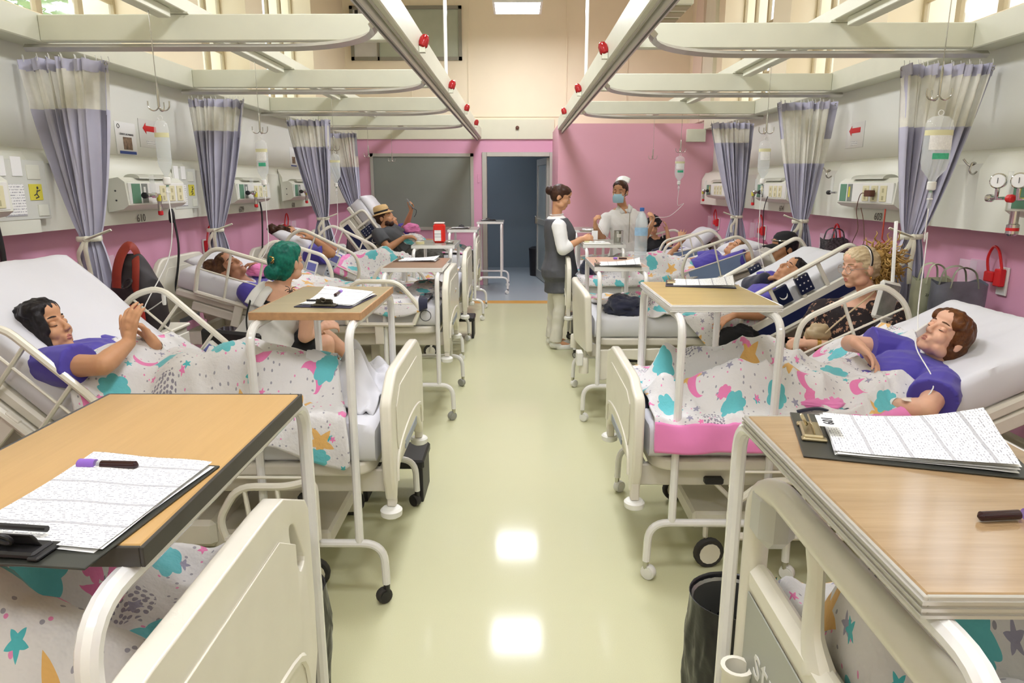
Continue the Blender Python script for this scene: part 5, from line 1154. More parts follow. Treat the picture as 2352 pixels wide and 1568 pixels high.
caps += [(loc(b, p.pel), loc(b, p.pel.lerp(p.neck, .2)), .13, .11)]
blanket(b, Drape(b, caps), .08, 1.22, .5, lambda u: -(WB+.10), 'pale cloud print blanket on the blue-panelled bed', MPRINT[2], 8.0, .022, nu=80, nv=50)
crumple('navy_trousers', 'navy trousers bunched at the foot of the blue-panelled bed', 'clothing', P(1352, 618, 6.80), (.08, .18, .10), MNAVY, 11)
pillow(b, .86, 'white pillow under the patient with the folded arm', .12, 0, .30, .62, .10)
# ---- R5 patient with glasses, hand near face
b = BEDS['R5']
p = Person('patient with glasses in purple gown lifting a hand by the pink wall', TAN, .009, 1.0, False)
p.torso(P(1510, 618, 8.72), P(1588, 590, 8.70), (0, 1, 0), front=(0, 0, 1)); p.head(P(1610, 566, 8.70), (-.55, -.2, .8), (.8, 0, .58))
p.arm(P(1580, 592, 8.52), P(1535, 590, 8.40), P(1562, 560, 8.46), (.15, .1, .95), (.3, .9, 0), -1, .3, spread=.2); p.arm(P(1575, 582, 8.88), P(1530, 590, 8.92), P(1510, 588, 8.8), (-.8, -.2, 0), (0, 0, -1), 1, .4)
p.leg(P(1500, 620, 8.62), P(1440, 600, 8.65), P(1370, 606, 8.66)); p.leg(P(1500, 614, 8.82), P(1440, 595, 8.85), P(1370, 600, 8.86)); p.finish(); p.h.features(p.body, closed=True); hair(p.body, p.h, [], HBRN, .009, seed=10)
p.shirt(MGOWN, -.05, .95, .6, .017, 'gown', .02, 9.1)
gl = MB()
for s_ in (-1, 1): gl.tube(arc(p.h.p(s_*.032, .094, .002), .02, 0, 2*PI, 14, p.h.r, p.h.u), .002, 5)
gl.tube([p.h.p(-.012, .096, .004), p.h.p(.012, .096, .004)], .002, 5)
for s_ in (-1, 1): gl.tube([p.h.p(s_*.052, .092, .006), p.h.p(s_*.078, .02, .008)], .002, 5)
gl.build('glasses', MBLACK, p.body)
caps = []
for (hp, kn, an, to) in p.legs: caps += [(loc(b, hp), loc(b, kn), .10, .075), (loc(b, kn), loc(b, an), .07, .05)]
caps += [(loc(b, p.pel), loc(b, p.pel.lerp(p.neck, .2)), .13, .11)]
blanket(b, Drape(b, caps), .08, 1.15, .5, lambda u: -(WB+.10), 'pale cloud print blanket on the bed by the pink end block', MPRINT[0], 9.0, .02, nu=60, nv=40)
pillow(b, .93, 'large white pillow propped at the pink end block', .16, 0, .38, .66, .16, ang=.5)
# ---- blankets on the two nearest beds
b = BEDS['L1']; d2 = Drape(b, [((.85, .05, .86), (.35, .10, .98), .13, .09), ((.35, .1, .98), (.10, .08, .82), .08, .06), ((.85, -.22, .84), (.42, -.24, .92), .12, .09)])
blanket(b, d2, .05, 1.5, -.48, .56, 'cloud print blanket under the beech-topped table', MPRINT[3], 10.0, .024)
b = BEDS['R1']; d2 = Drape(b, [((.95, .10, .85), (.50, .12, 1.0), .12, .08), ((.5, .12, 1.0), (.12, .14, .90), .09, .085), ((.95, -.2, .82), (.45, -.2, .9), .11, .08), ((.45, -.2, .9), (.12, -.16, .86), .08, .08)])
blanket(b, d2, lambda t: -.12+.02*math.sin(t*7), 1.5, .49, -.60, 'cloud print blanket under the glossy walnut table', MPRINT[1], 11.0, .026)
# ---- curly-haired visitor
p = Person('seated woman with curly blonde ponytail, glasses and floral blouse', LGT, .0066)
p.torso(P(1962, 915, 4.05), P(1996, 678, 4.02), (.80, -.60, 0), front=(-.6, -.8, 0), wide=1.22, deep=1.18); p.head(P(1974, 615, 4.00), (-.97, -.22, -.06), (-.04, 0, 1))
p.arm(P(2055, 722, 3.86), P(2030, 815, 3.72), P(1862, 790, 3.80), (-1, .15, .1), (-.1, .5, -.8), -1, .9, girth=1.12); p.arm(P(1890, 712, 4.20), P(1858, 790, 4.10), P(1838, 800, 3.92), (-.5, -.6, .1), (.4, -.2, -.9), 1, .9, girth=1.12)
p.leg(P(1990, 920, 3.95), P(1800, 900, 3.85), P(1790, 1060, 3.85), P(1765, 1080, 3.8)); p.leg(P(1930, 905, 4.2), P(1790, 885, 4.15), P(1790, 1020, 4.2), P(1765, 1040, 4.1)); p.finish(); p.h.features(p.body, lip='b5665c', brow='8a7350')
hair(p.body, p.h, [((0, -.05, .02), (.080, .066, .082)), ((0, -.085, -.02), (.05, .05, .06))], HBLD, .005, seed=11, stretch=(110, 10, 80), amp=.006)
rn = random.Random(4); cl = MB(); base = p.h.p(0, -.135, .055)
for k in range(330):
    th = rn.uniform(0, 2*PI); ph = math.acos(rn.uniform(-1, 1)); d = Vector((math.cos(th)*math.sin(ph), math.sin(th)*math.sin(ph), math.cos(ph))); r = rn.uniform(.045, .125)
    if d.dot(p.h.f) > .35: continue
    u_, v_ = _basis(d); a0 = rn.uniform(0, 6); q0 = base+d*r*.35-p.h.u*rn.uniform(0, .05)
    cl.tube([q0+d*r*t/9*1.1+(u_*math.cos(a0+t*1.25)+v_*math.sin(a0+t*1.25))*.010-p.h.u*.0015*t for t in range(10)], [.004, .005, .0055, .0055, .005, .005, .0045, .004, .003, .0015], 5)
for k in range(70):
    q0 = base+Vector((rn.uniform(-.04, .05), rn.uniform(-.04, .04), 0))-p.h.u*.05; a0 = rn.uniform(0, 6)
    cl.tube([q0-p.h.u*.014*t+Vector((math.cos(a0+t*1.2)*.010, math.sin(a0+t*1.2)*.010, 0)) for t in range(9)], [.005]*7+[.003, .001], 5)
tag(cl.build('curls', HCRL, p.body, smooth=180), kind='stuff'); MB().ell(p.h.p(0, -.125, -.01), (.045, .042, .065), 14, 10).build('ponytail_core', hair_mat('hair_dark_blonde', '3a2613', '6b4a24'), p.body, smooth=180); MB().ell(base, (.050, .048, .045), 14, 10).build('curl_core', HCRL, p.body, smooth=180)
MB().tube([p.h.p(.086*math.sin(a), -.005-.012*math.cos(a), .036+.090*math.cos(a)) for a in [-1.75+3.5*k/18 for k in range(19)]], .0055, 8, flat=.6).build('headband', M('headband_beige', 'b9b0a2', .3, .2, var=.1), p.body)
MB().tube([p.h.p(.089*math.sin(a), -.012-.012*math.cos(a), .036+.093*math.cos(a)) for a in [-1.75+3.5*k/18 for k in range(19)]], .004, 6).build('headband_edge', MBLKF, p.body)
gl = MB()
for s_ in (-1, 1):
    gl.tube(arc(p.h.p(s_*.033, .099, .0), .0235, 0, 2*PI, 18, p.h.r, p.h.u), .0018, 6); gl.tube([p.h.p(s_*.056, .096, .004), p.h.p(s_*.078, .02, .006), p.h.p(s_*.08, -.01, .0)], .0016, 6)
gl.tube([p.h.p(-.010, .101, .004), p.h.p(.010, .101, .004)], .0018, 6); gl.build('glasses', M('glasses_clear', 'b8a8a0', .2, .3), p.body)
for s_ in (-1, 1): MB().ell(p.h.p(s_*.083, -.012, -.052), (.006, .009, .011), 8, 6).build('earring', M('gold', 'c9a35c', .2, 1.0), p.body)
mt = bpy.data.materials.new('floral_blouse'); mt.use_nodes = True; g = NT(mt); oc = g.coord('Object'); v = g.n('ShaderNodeTexVoronoi'); g.L(oc, v.inputs['Vector']); v.inputs['Scale'].default_value = 48
f1 = g.noise(oc, 34, 4, .7); f2 = g.math('GREATER_THAN', g.math('ADD', f1, g.math('MULTIPLY', v.outputs['Distance'], -.25)), .47); f3 = g.noise(oc, 14, 2); g.L(g.mix(f2, lin('1e1416'), g.mix(f3, lin('8a6a5e'), lin('c08f6c'))), g.b.inputs['Base Color']); g.b.inputs['Roughness'].default_value = .85
p.shirt(mt, -.10, .90, .62, .016, 'floral_blouse', .022, 10.1, .007); p.pants(MBLKF, .14, 2.0, .014)
sh, el, wr = p.arms[0]; o = arcring(wr.lerp(el, .10), (wr-el), .033, .010, M('gold', 'c9a35c', .2, 1.0), 'bracelet', p.body)
MB().tube(smooth_path([p.neck+Vector((.0, -.055, .03)), P(1985, 690, 3.84), P(1935, 730, 3.80), P(1895, 765, 3.80)], 6), .006, 6, flat=.6).build('bag_strap', M('beige_leather', 'b9a480', .5), p.body)
c = crumple('crossbody_bag', 'small beige leather bag resting on the curly-haired woman\'s lap', 'bag', P(1880, 765, 3.84), (.07, .045, .055), M('beige_leather', 'b9a480', .5), 12, flat=1.0, n=24)
# ---- man in black cap
p = Person('man in black cap with sunglasses on the brim, seated behind the navy-railed bed', MED, .008, 1.05, False)
p.torso(P(1830, 780, 5.86), P(1818, 622, 5.86), (.35, -.94, 0), front=(-.94, -.35, 0)); p.head(P(1800, 572, 5.84), (-.98, -.15, -.05), (-.03, 0, 1))
p.arm(P(1810, 655, 5.66), P(1800, 720, 5.7), P(1770, 735, 5.72), (-1, 0, 0), (0, .2, -1), -1, .5); p.arm(P(1815, 650, 6.06), P(1800, 715, 6.0), P(1770, 730, 5.9), (-1, 0, 0), (0, -.2, -1), 1, .5)
p.leg(P(1830, 785, 5.8), P(1720, 780, 5.78), P(1715, 880, 5.8), P(1700, 890, 5.8)); p.leg(P(1825, 780, 5.98), P(1720, 775, 5.98), P(1715, 870, 6.0), P(1700, 880, 6.0)); p.finish(); p.h.features(p.body)
hair(p.body, p.h, [((0, -.06, -.02), (.075, .04, .06))], HBLK, .008, seed=12); p.shirt(M('dark_maroon', '2a1517', .85, var=.1), -.1, .96, .6, .016, 'tshirt', .018, 11.1); p.pants(MBLKF, .14, 2.0, .014)
hh = p.h; cp = MB(); cp.lathe([(.100, -.0), (.102, .03), (.094, .065), (.070, .092), (.03, .104), (.001, .106)], hh.p(0, -.012, .045), hh.u, 24); cpo = cp.build('baseball_cap', MBLKF, p.body, smooth=60)
MB().grid(lambda u, v: hh.p((u*2-1)*.075*(1-.25*v), .075+.105*v*(1-.35*(u*2-1)**2), .052-.012*v-.018*(u*2-1)**2), 12, 6).build('cap_brim', MBLKF, cpo, smooth=180).modifiers.new('t', 'SOLIDIFY').thickness = .006
MB().tube([hh.p(.1045*math.sin(a), -.012+.106*math.cos(a), .075) for a in [-1.3+2.6*k/12 for k in range(13)]], .006, 6).build('sunglasses', MCHROME, cpo)
# ---- nurse in grey vest
p = Person('nurse in charcoal vest and white trousers with pink ribbon on her bun', TAN, .008)
p.torso(P(1287, 622, 6.98), P(1279, 494, 6.98), (.12, -.99, 0), front=(.99, .12, 0), wide=1.14, deep=1.22); p.head(P(1288, 453, 6.97), (.93, -.12, -.32), (.28, 0, .95))
p.arm(P(1284, 520, 6.78), P(1293, 572, 6.70), P(1335, 550, 6.76), (.95, .1, .25), (-.2, .6, -.6), 1, [.7, .8, .8, .8]); p.arm(P(1284, 516, 7.18), P(1298, 566, 7.16), P(1335, 548, 7.0), (.95, -.2, .2), (-.2, -.6, -.6), -1, [.7, .8, .8, .8])
zf = .075
def ft(px, Y, dx): a = PZ(px, 792, 0); return Vector((P(px, 700, Y).x, Y, zf)), Vector((P(px, 700, Y).x+dx, Y, .03))
a1, t1 = ft(1276, 6.9, .16); a2, t2 = ft(1268, 7.1, .16)
p.leg(P(1289, 632, 6.89), P(1286, 705, 6.88), a1, t1); p.leg(P(1284, 632, 7.08), P(1272, 705, 7.12), a2, t2); p.finish(); p.h.features(p.body)
hair(p.body, p.h, [((0, -.04, .02), (.083, .076, .088)), ((0, -.128, .028), (.048, .044, .046))], HBRN, .007, seed=13, stretch=(60, 9, 50), amp=.002)
for s_ in (-1, 1): MB().ell(p.h.p(s_*.012, -.088, .058+.012*s_), (.012, .014, .024), 10, 6, rot=p.h.R).build('pink_ribbon', M('hot_pink', 'ee6f98', .5), p.body)
MWU = M('white_uniform', 'ececea', .85, var=.02, bump=.1, bscale=25)
p.shirt(MWU, .3, .985, 1.45, .010, 'white_shirt', wr=.005); p.shirt(M('charcoal_vest', '54555a', .8, var=.04, vscale=40), -.36, .945, 0, .026, 'charcoal_vest', wr=.003, flare=.10)
pz = p.pants(M('white_trousers', 'dcd9cb', .85, var=.02, bump=.1, bscale=25), -.02, 1.98, .006, hem=.016)
for lg in p.legs: p.shoe(lg, MWHITEP)
MB().lathe([(.058, 0), (.072, .022), (.070, .024), (.055, .006)], p.neck-p.up*.012, p.up, 18, caps=False).build('collar', MWU, p.body)
# ---- nurse in white with mask
p = Person('nurse in white uniform with blue mask and white cap holding a drip line', TAN, .008, 1.04)
p.torso(P(1436, 600, 7.78), P(1430, 474, 7.78), (.97, .22, 0), front=(-.22, -.97, 0), wide=1.06, deep=1.1); p.head(P(1424, 441, 7.75), (-.40, -.91, -.05), (0, -.03, 1))
p.arm(P(1392, 502, 7.74), P(1381, 552, 7.66), P(1368, 522, 7.44), (-.15, -.25, .9), (.9, .1, 0), 1, [.9, .9, .9, .9], girth=1.05); p.arm(P(1470, 500, 7.84), P(1478, 548, 7.72), P(1496, 516, 7.52), (.2, -.2, .9), (-.9, -.1, 0), -1, [.8, .9, .9, .9], girth=1.05)
a1, t1 = Vector((P(1425, 700, 7.75).x, 7.75, zf)), Vector((P(1422, 700, 7.6).x, 7.6, .03)); a2, t2 = Vector((P(1455, 700, 7.8).x, 7.8, zf)), Vector((P(1453, 700, 7.65).x, 7.65, .03))
p.leg(P(1420, 612, 7.76), P(1424, 690, 7.75), a1, t1); p.leg(P(1452, 612, 7.8), P(1455, 690, 7.8), a2, t2); p.finish(); p.h.features(p.body)
hair(p.body, p.h, [((0, -.05, .02), (.080, .068, .084))], HBRN, .007, seed=14, amp=.002, stretch=(60, 9, 50))
mk = MB(); mk.grid(lambda u, v: p.h.p((u*2-1)*(.062-.006*abs(v*2-1)), .121-.056*(u*2-1)**2-.010*(v*2-1)**2, -.060+.046*(v*2-1)), 14, 10); mko = mk.build('face_mask', M('mask_blue', 'a9cfe0', .7, var=.03), p.body, smooth=180)
for s_ in (-1, 1): MB().tube([p.h.p(s_*.06, .058, -.04), p.h.p(s_*.082, -.01, -.005)], .0015, 5).build('mask_loop', MWHITEP, mko)
cap = MB().grid(lambda u, v: p.h.p((u*2-1)*.075, -.045-.065*v-.02*(u*2-1)**2, .115+.045*v-.03*(u*2-1)**2), 10, 6).build('nurse_cap', MWHITEP, p.body, smooth=180); cap.modifiers.new('t', 'SOLIDIFY').thickness = .006
p.shirt(MWU, -.75, .955, .78, .004, 'white_tunic', .004, 12.1, .005, flare=.06); p.pants(MWU, .05, 1.98, .02, hem=.02)
for s_ in (-1, 1):
    a = p.neck-p.up*.0+p.dep*.04; MB().add([a+p.lat*s_*.06-p.dep*.02+p.up*.02, a+p.lat*s_*.10+p.up*-.02, a+p.lat*s_*.055-p.up*.075+p.dep*.055, a+p.lat*s_*.012-p.up*.06+p.dep*.06], [(0, 1, 2, 3)]).build('collar', MWU, p.body).modifiers.new('t', 'SOLIDIFY').thickness = .008
MB().box((-.004, -.003, -.16), (.004, .003, .16), mat=Matrix.Translation(p.pel+p.up*.62*p.T+p.dep*.168)).build('zip', MSTEEL, p.body)
for lg in p.legs: p.shoe(lg, MWHITEP)
HANDS = (p.arms[0][2]+Vector((0, -.02, .06)), p.arms[1][2]+Vector((.01, -.02, .06)))
# ---- visitor in black with tousled hair
p = Person('visitor in black top with tousled hair bowing her head into her hand', TAN, .009)
p.torso(P(1510, 606, 9.38), P(1503, 545, 9.36), (1, 0, 0), front=(0, -1, 0)); p.head(P(1500, 517, 9.28), (-.1, -.85, -.5), (0, -.5, .85))
p.arm(P(1530, 552, 9.36), P(1540, 590, 9.28), P(1533, 535, 9.22), (-.15, 0, 1), (-.9, 0, 0), -1, .3); p.arm(P(1478, 552, 9.36), P(1470, 592, 9.3), P(1500, 590, 9.2), (.9, -.2, 0), (0, 0, -1), 1, .5)
p.leg(P(1498, 608, 9.3), P(1500, 640, 9.1), P(1500, 700, 9.15), P(1500, 700, 9.0)); p.leg(P(1522, 608, 9.32), P(1524, 640, 9.12), P(1522, 700, 9.16), P(1522, 700, 9.02)); p.finish(); p.h.features(p.body)
hair(p.body, p.h, [((0, 0, .06), (.088, .095, .07)), ((.05, -.02, .0), (.04, .05, .06)), ((-.05, .02, .06), (.05, .05, .05))], HBLK, .009, seed=15, amp=.02, stretch=(40, 40, 40)); p.shirt(MBLKF, -.1, .93, .35, .015, 'black_top'); p.pants(MNAVY, .2, 2.0, .016)
crumple('navy_trousers', 'navy trousers draped over the far rail beside the tousled visitor', 'clothing', P(1528, 582, 9.1), (.16, .10, .09), MNAVY, 13)
# ================================================================ wall consoles
MTXT = M('number_brown', '5d554b', .6, var=0); MGRN = M('green_gas_plate', '5f8f74', .4, var=.05); MGPL = M('grey_gas_plate', '8a918a', .35, .2, var=.04); MYEL = M('yellow_plastic', 'd9cf4a', .5, var=.03)
def console(sg, y0, y1, num, label, parts='full', zc=1.59):
    root = thing('bedhead_console', label, 'console', (sg*2.612, (y0+y1)/2, zc)); L = (y1-y0)/2; X = lambda d: -sg*d
    def bx(d0, d1, a, b_, z0, z1, bev=.004):
        x0, x1 = sorted((X(d0), X(d1))); return MB().box((x0, a, z0), (x1, b_, z1), bev=bev)
    pr = [(0, -.105), (0, .10), (.085, .115), (.125, .085), (.135, -.06), (.10, -.085)]
    MB().prism([Vector((X(d), 0, z)) for d, z in pr], (0, -L, 0), (0, L, 0)).build('housing', MPANEL, root)
    bx(.126, .138, -L+.02, L-.02, -.055, .08, .003).build('front_plate', MWHITEP, root)
    MB().prism([Vector((X(.02+.055*(1-math.cos(a))), 0, .108+.03*math.sin(a))) for a in [PI*k/8 for k in range(9)]], (0, -L*.55, 0), (0, L*.55, 0)).build('lamp_cover', M('smoky_cover', 'bfc0b2', .25, var=.03), root)
    s = 1 if sg < 0 else -1      # gas end: the end nearer the aisle camera on the left wall, farther on the right
    g0 = -L if sg < 0 else L
    for i, (a, m, w_) in enumerate(((.05, MGRN, .10), (.17, MGPL, .07))):
        ya = g0+s*a; bx(.1375, .141, min(ya, ya+s*w_), max(ya, ya+s*w_), -.05, .075, .001).build('gas_plate', m, root)
    ya = g0+s*.20; bx(.1405, .143, min(ya-.012, ya+.012), max(ya-.012, ya+.012), -.02, .055, .001).build('gas_label', MYEL if sg > 0 else MWHITEP, root)
    for k, a in enumerate((.40, .52, .64)):
        if a > 2*L-.06: continue
        ya = g0+s*a; o = bx(.1375, .143, min(ya, ya+s*.085), max(ya, ya+s*.085), -.045, .062, .002).build('outlet_plate', MIVORY, root)
        for zz in (-.02, .03): bx(.1425, .1445, ya+s*.0425-.012, ya+s*.0425+.012, zz-.014, zz+.014, .001).build('socket', M('socket_shadow', 'b4ad86', .5), o)
    for zz in (-.03, .03): MB().lathe([(.006, 0), (.006, .002), (.002, .003)], (X(.06), -L, zz), (0, -1, 0), 8).build('screw', MINK, root)
    if parts in ('full', 'valve'):
        y = g0+s*.19; rg = MB().lathe([(.014, 0), (.016, .02), (.011, .05), (.018, .055), (.018, .08), (.008, .09)], (X(.14), y, .0), (X(1), 0, 0), 14).build('valve', MCHROME, root)
        MB().tube([(X(.19), y-.07, 0), (X(.19), y+.10, 0)], .011, 10).build('valve_manifold', MCHROME, rg)
        MB().lathe([(.014, 0), (.020, .008), (.020, .026), (.012, .03)], (X(.19), y-.07, 0), (0, -1, 0), 14).build('valve_knob', MBLACK, rg)
        MB().lathe([(.016, 0), (.016, .11), (.012, .118)], (X(.19), y+.02, .012), (0, 0, 1), 14).build('flow_tube', MCLEAR, rg)
        MB().lathe([(.02, -.005), (.02, -.03), (.013, -.05), (.015, -.08), (.015, -.105)], (X(.19), y+.09, 0), (0, 0, 1), 14).build('vacuum_trap', MCHROME, rg)
        MB().lathe([(.0165, -.105), (.0165, -.13), (.008, -.135)], (X(.19), y+.09, 0), (0, 0, 1), 14).build('red_fitting', MRED, rg)
        MB().lathe([(.014, .012), (.014, -.02), (.01, -.03)], (X(.21), y+.05, -.01), (0, 0, 1), 10).build('yellow_fitting', MYEL, rg)
    if parts == 'gauges':
        for k, dy in enumerate((.02, .17)):
            y = g0+s*dy; gg = MB().lathe([(.034, -.015), (.038, -.012), (.038, .012), (.034, .016)], (X(.20), y, .085), (-sg*.75, -.65, 0), 22).build('gauge', MCHROME, root)
            MB().lathe([(.031, .0165), (.031, .0175)], (X(.20), y, .085), (-sg*.75, -.65, 0), 22).build('dial', MPAPER, gg)
            MB().tube([Vector((X(.216), y-.014, .073)), Vector((X(.216), y-.014, .10))], .0015, 5).build('needle', MINK, gg)
            MB().tube([(X(.14), y, 0), (X(.20), y, 0), (X(.20), y, .05)], .011, 10).build('gauge_stem', MCHROME, gg)
            MB().lathe([(.012, 0), (.02, .006), (.02, .03), (.014, .034)], (X(.20), y+.03*s*-1, 0), (0, -s*sg, 0), 12).build('valve_knob', MCHROME if k == 0 else MRED, gg)
        MB().lathe([(.02, 0), (.02, -.06), (.028, -.065), (.028, -.11), (.015, -.12)], (X(.18), g0+s*.14, -.06), (0, 0, 1), 14).build('suction_cup', MCHROME, root)
        MB().lathe([(.0285, -.08), (.0285, -.095)], (X(.18), g0+s*.14, -.06), (0, 0, 1), 14, caps=False).build('red_ring', MRED, root)
        MB().lathe([(.012, 0), (.012, .13)], (X(.20), g0+s*.10, .0), (0, 0, 1), 10).build('flow_tube', MCLEAR, root)
    if num:
        m4 = frame4((X(.0045), (-.02 if sg < 0 else .02), 1.432-zc), (0, 1 if sg < 0 else -1, 0), (0, 0, 1)); text_mesh(num, .075, MTXT, 'bed_number', root, m4)
    return root
console(-1, 2.62, 3.40, None, 'wall console cut by the frame beside the info board', '')
console(-1, 4.42, 5.20, '610', 'wall console with chrome valves above the number 610')
console(-1, 6.16, 7.0, '609', 'wall console above the number 609', 'valve'); console(-1, 7.72, 8.5, '608', 'wall console half hidden by the third drape', 'valve')
console(1, 2.75, 3.55, None, 'wall console with two pressure gauges', 'gauges'); console(1, 4.60, 5.42, '603', 'wall console above the number 603 with a charger plugged in', '')
console(1, 6.45, 7.28, '604', 'wall console above the number 604 behind the cap man', 'valve'); console(1, 8.34, 9.2, None, 'wall console next to the pink end block', 'valve')
# valve lever on the 603 console
root = thing('oxygen_valve', 'small chrome valve with black knob on the 603 console', 'valve', (2.47, 5.44, 1.60))
MB().tube([(0, -.012, 0), (0, .10, 0)], .008, 8).build('stem', MCHROME, root); MB().lathe([(.012, 0), (.017, .006), (.017, .03), (.01, .034)], (0, .10, 0), (0, 1, 0), 12).build('knob', MBLACK, root); MB().lathe([(.009, 0), (.009, .12)], (-.01, .05, 0), (0, 0, 1), 10).build('tube', MCLEAR, root)
# charger and cables
def cable(name, label, pts, r, mat, cat='cable', sub=6):
    return tag(MB().tube(smooth_path(pts, sub), r, 7).build(name, mat, None, smooth=180), label, cat)
root = thing('phone_charger', 'brown charger plugged into the 603 console', 'charger', (2.458, 4.86, 1.60)); MB().box((-.035, -.045, -.022), (.0, .045, .022), bev=.004).build('plug', M('brown_plug', '5b3424', .4), root)
MB().tube(smooth_path([(-.02, .045, 0), (-.03, .10, -.01), (-.03, .13, -.12), (-.02, .10, -.25), (-.02, .16, -.36), (-.02, .0, -.35), (-.02, .03, -.20), (-.03, .07, -.1)], 6), .003, 6).build('cord', M('thin_brown_cord', '6b4a3c', .5), root)
cable('cable', 'black power cord hanging from the 610 console', [Vector((-2.50, 5.0, 1.49)), Vector((-2.49, 5.01, 1.40)), Vector((-2.47, 4.99, 1.2)), Vector((-2.50, 4.95, .95)), Vector((-2.56, 4.9, .7))], .008, MBLACK)
tag(MB().lathe([(.016, 0), (.022, .02), (.020, .07), (.012, .10)], (-2.50, 5.0, 1.39), (0, 0, 1), 12).build('electric_plug', MBLACK), 'black plug under the 610 console', 'plug')
cable('cable', 'thin black cord dropping behind the plump white pillow', [Vector((-2.50, 6.75, 1.50)), Vector((-2.49, 6.75, 1.35)), Vector((-2.50, 6.7, 1.0)), Vector((-2.55, 6.7, .75))], .008, MBLACK)
cable('cable', 'thick black cord at the edge of the console beside the info board', [Vector((-2.50, 3.30, 1.48)), Vector((-2.50, 3.31, 1.3)), Vector((-2.52, 3.3, 1.0)), Vector((-2.56, 3.25, .8))], .014, MBLACK)
coil = [Vector((2.47, 4.68, 1.50)), Vector((2.47, 4.68, 1.30))]+[Vector((2.47+.022*math.cos(k*.9), 4.68+.022*math.sin(k*.9), 1.28-.0065*k)) for k in range(64)]
tag(MB().tube(coil, .005, 6).build('coiled_cord', M('orange_red_cord', 'c4513e', .4)), 'red coiled cord hanging from the 603 console', 'cord')
cable('grey_cord', 'thin dark cord on the 604 console side', [Vector((2.47, 6.9, 1.55)), Vector((2.46, 6.95, 1.4)), Vector((2.5, 7.0, 1.1)), Vector((2.55, 6.98, .8))], .004, MBLACK)
# ---------------------------------------------------------------- wall hooks, boards, posters
for y, lab in ((4.02, 'bent steel wall hook above the pressure gauges'), (5.86, 'bent steel wall hook left of the 603 console')):
    o = MB().tube(smooth_path([(2.613, y, 1.73), (2.585, y-.01, 1.715), (2.56, y-.02, 1.735), (2.575, y-.01, 1.775), (2.60, y, 1.775), (2.585, y+.03, 1.765), (2.56, y+.05, 1.80)], 5), .0055, 7).build('wall_hook', MSTEEL); tag(o, lab, 'hook')
def onwall(sg, X, y0, y1, z0, z1, th=.004, bev=.001):
    x0, x1 = sorted((sg*X, sg*(X-th))); return MB().box((x0, y0, z0), (x1, y1, z1), bev=bev)
def form_mat(name, base='f1f1ee', ink='84848e', rows=150.0, axis=1, axis2=0, dens=.5):
    if name in MATS: return MATS[name]
    m = bpy.data.materials.new(name); m.use_nodes = True; g = NT(m); sp = g.n('ShaderNodeSeparateXYZ'); g.L(g.coord('Object'), sp.inputs[0])
    r = g.math('LESS_THAN', g.math('FRACT', g.math('MULTIPLY', sp.outputs[axis], rows)), .42)
    sc = [1, 1, 1]; sc[axis] = rows*.62; sc[axis2] = 160; sc[3-axis-axis2] = 0; n1 = g.noise(g.map(g.coord('Object'), tuple(sc)), 1.0, 2, .7)
    ink_ = g.math('MULTIPLY', r, g.math('GREATER_THAN', n1, dens)); ink_ = g.math('MAXIMUM', ink_, g.math('MULTIPLY', g.math('LESS_THAN', g.math('FRACT', g.math('MULTIPLY', sp.outputs[axis], rows/13.0)), .10), .75)); g.L(g.mix(g.math('MULTIPLY', ink_, .85), lin(base), lin(ink)), g.b.inputs['Base Color']); g.b.inputs['Roughness'].default_value = .8; MATS[name] = m; return m
MFORMW = form_mat('notice_print', rows=70, axis=2, axis2=1, dens=.5); MFORM = form_mat('chart_print', rows=210, axis=1, axis2=0, dens=.52)
def board(y0, sg, lab, sc=1.0):
    root = thing('info_board', lab, 'board', (0, 0, 0)); f = lambda a, b_, z0, z1, th, m, nm: onwall(sg, 2.6145-th*.0, y0+a*sc, y0+b_*sc, z0, z1, th).build(nm, m, root)
    f(0, .40, 1.475, 1.785, .003, M('acrylic_board', 'd6d8cf', .2, var=.01), 'backing')
    for a in (.02, .14): f(a, a+.075, 1.70, 1.80, .008, MPAPER, 'card_pocket')
    f(.25, .35, 1.685, 1.76, .007, MPANEL, 'card_pocket'); f(.05, .21, 1.495, 1.66, .006, MFORMW, 'notice_sheet'); yl = f(.25, .35, 1.575, 1.66, .007, MYEL, 'yellow_sign'); f(.30, .38, 1.49, 1.55, .008, MPANEL, 'card_pocket')
    q = MB(); X = sg*(2.6145-.0075); yy = y0+.30*sc
    q.ell((X, yy+.012*sc, 1.640), (.001, .008, .008), 8, 6); q.tube([(X, yy+.008, 1.628), (X, yy, 1.608), (X, yy+.015, 1.592), (X, yy-.01, 1.585)], .0035, 5); q.tube([(X, yy, 1.608), (X, yy-.02, 1.60)], .003, 5); q.tube([(X, yy+.006, 1.622), (X, yy+.03, 1.628)], .003, 5)
    tag(q.build('falling_figure', MINK, yl), kind='stuff')
board(3.47, -1, 'clear info board with yellow fall-risk sign beside the nearest drape'); board(5.30, -1, 'clear info board partly hidden right of the 610 console', .95)
root = thing('hand_washing_poster', 'white poster with small photo and blue strip beside the 610 curtain', 'poster', (0, 0, 0))
onwall(-1, 2.759, 4.86, 5.12, 1.865, 2.085, .003).build('sheet', MPAPER, root); onwall(-1, 2.7555, 4.89, 5.10, 1.87, 1.89, .002).build('blue_strip', M('poster_blue', '4a5fa8', .6), root); onwall(-1, 2.7555, 4.945, 5.055, 1.90, 1.985, .002).build('photo', M('photo_tones', '8a7460', .6, var=.6, vscale=40), root)
text_mesh('LÁVATE LAS MANOS', .019, MINK, 'poster_lettering', root, frame4((-2.7545, 4.995, 2.003), (0, 1, 0), (0, 0, 1)))
MB().tube(arc((-2.7545, 4.90, 2.055), .014, 0, 2*PI, 16, (0, 1, 0), (0, 0, 1)), .002, 5).build('crest', MINK, root)
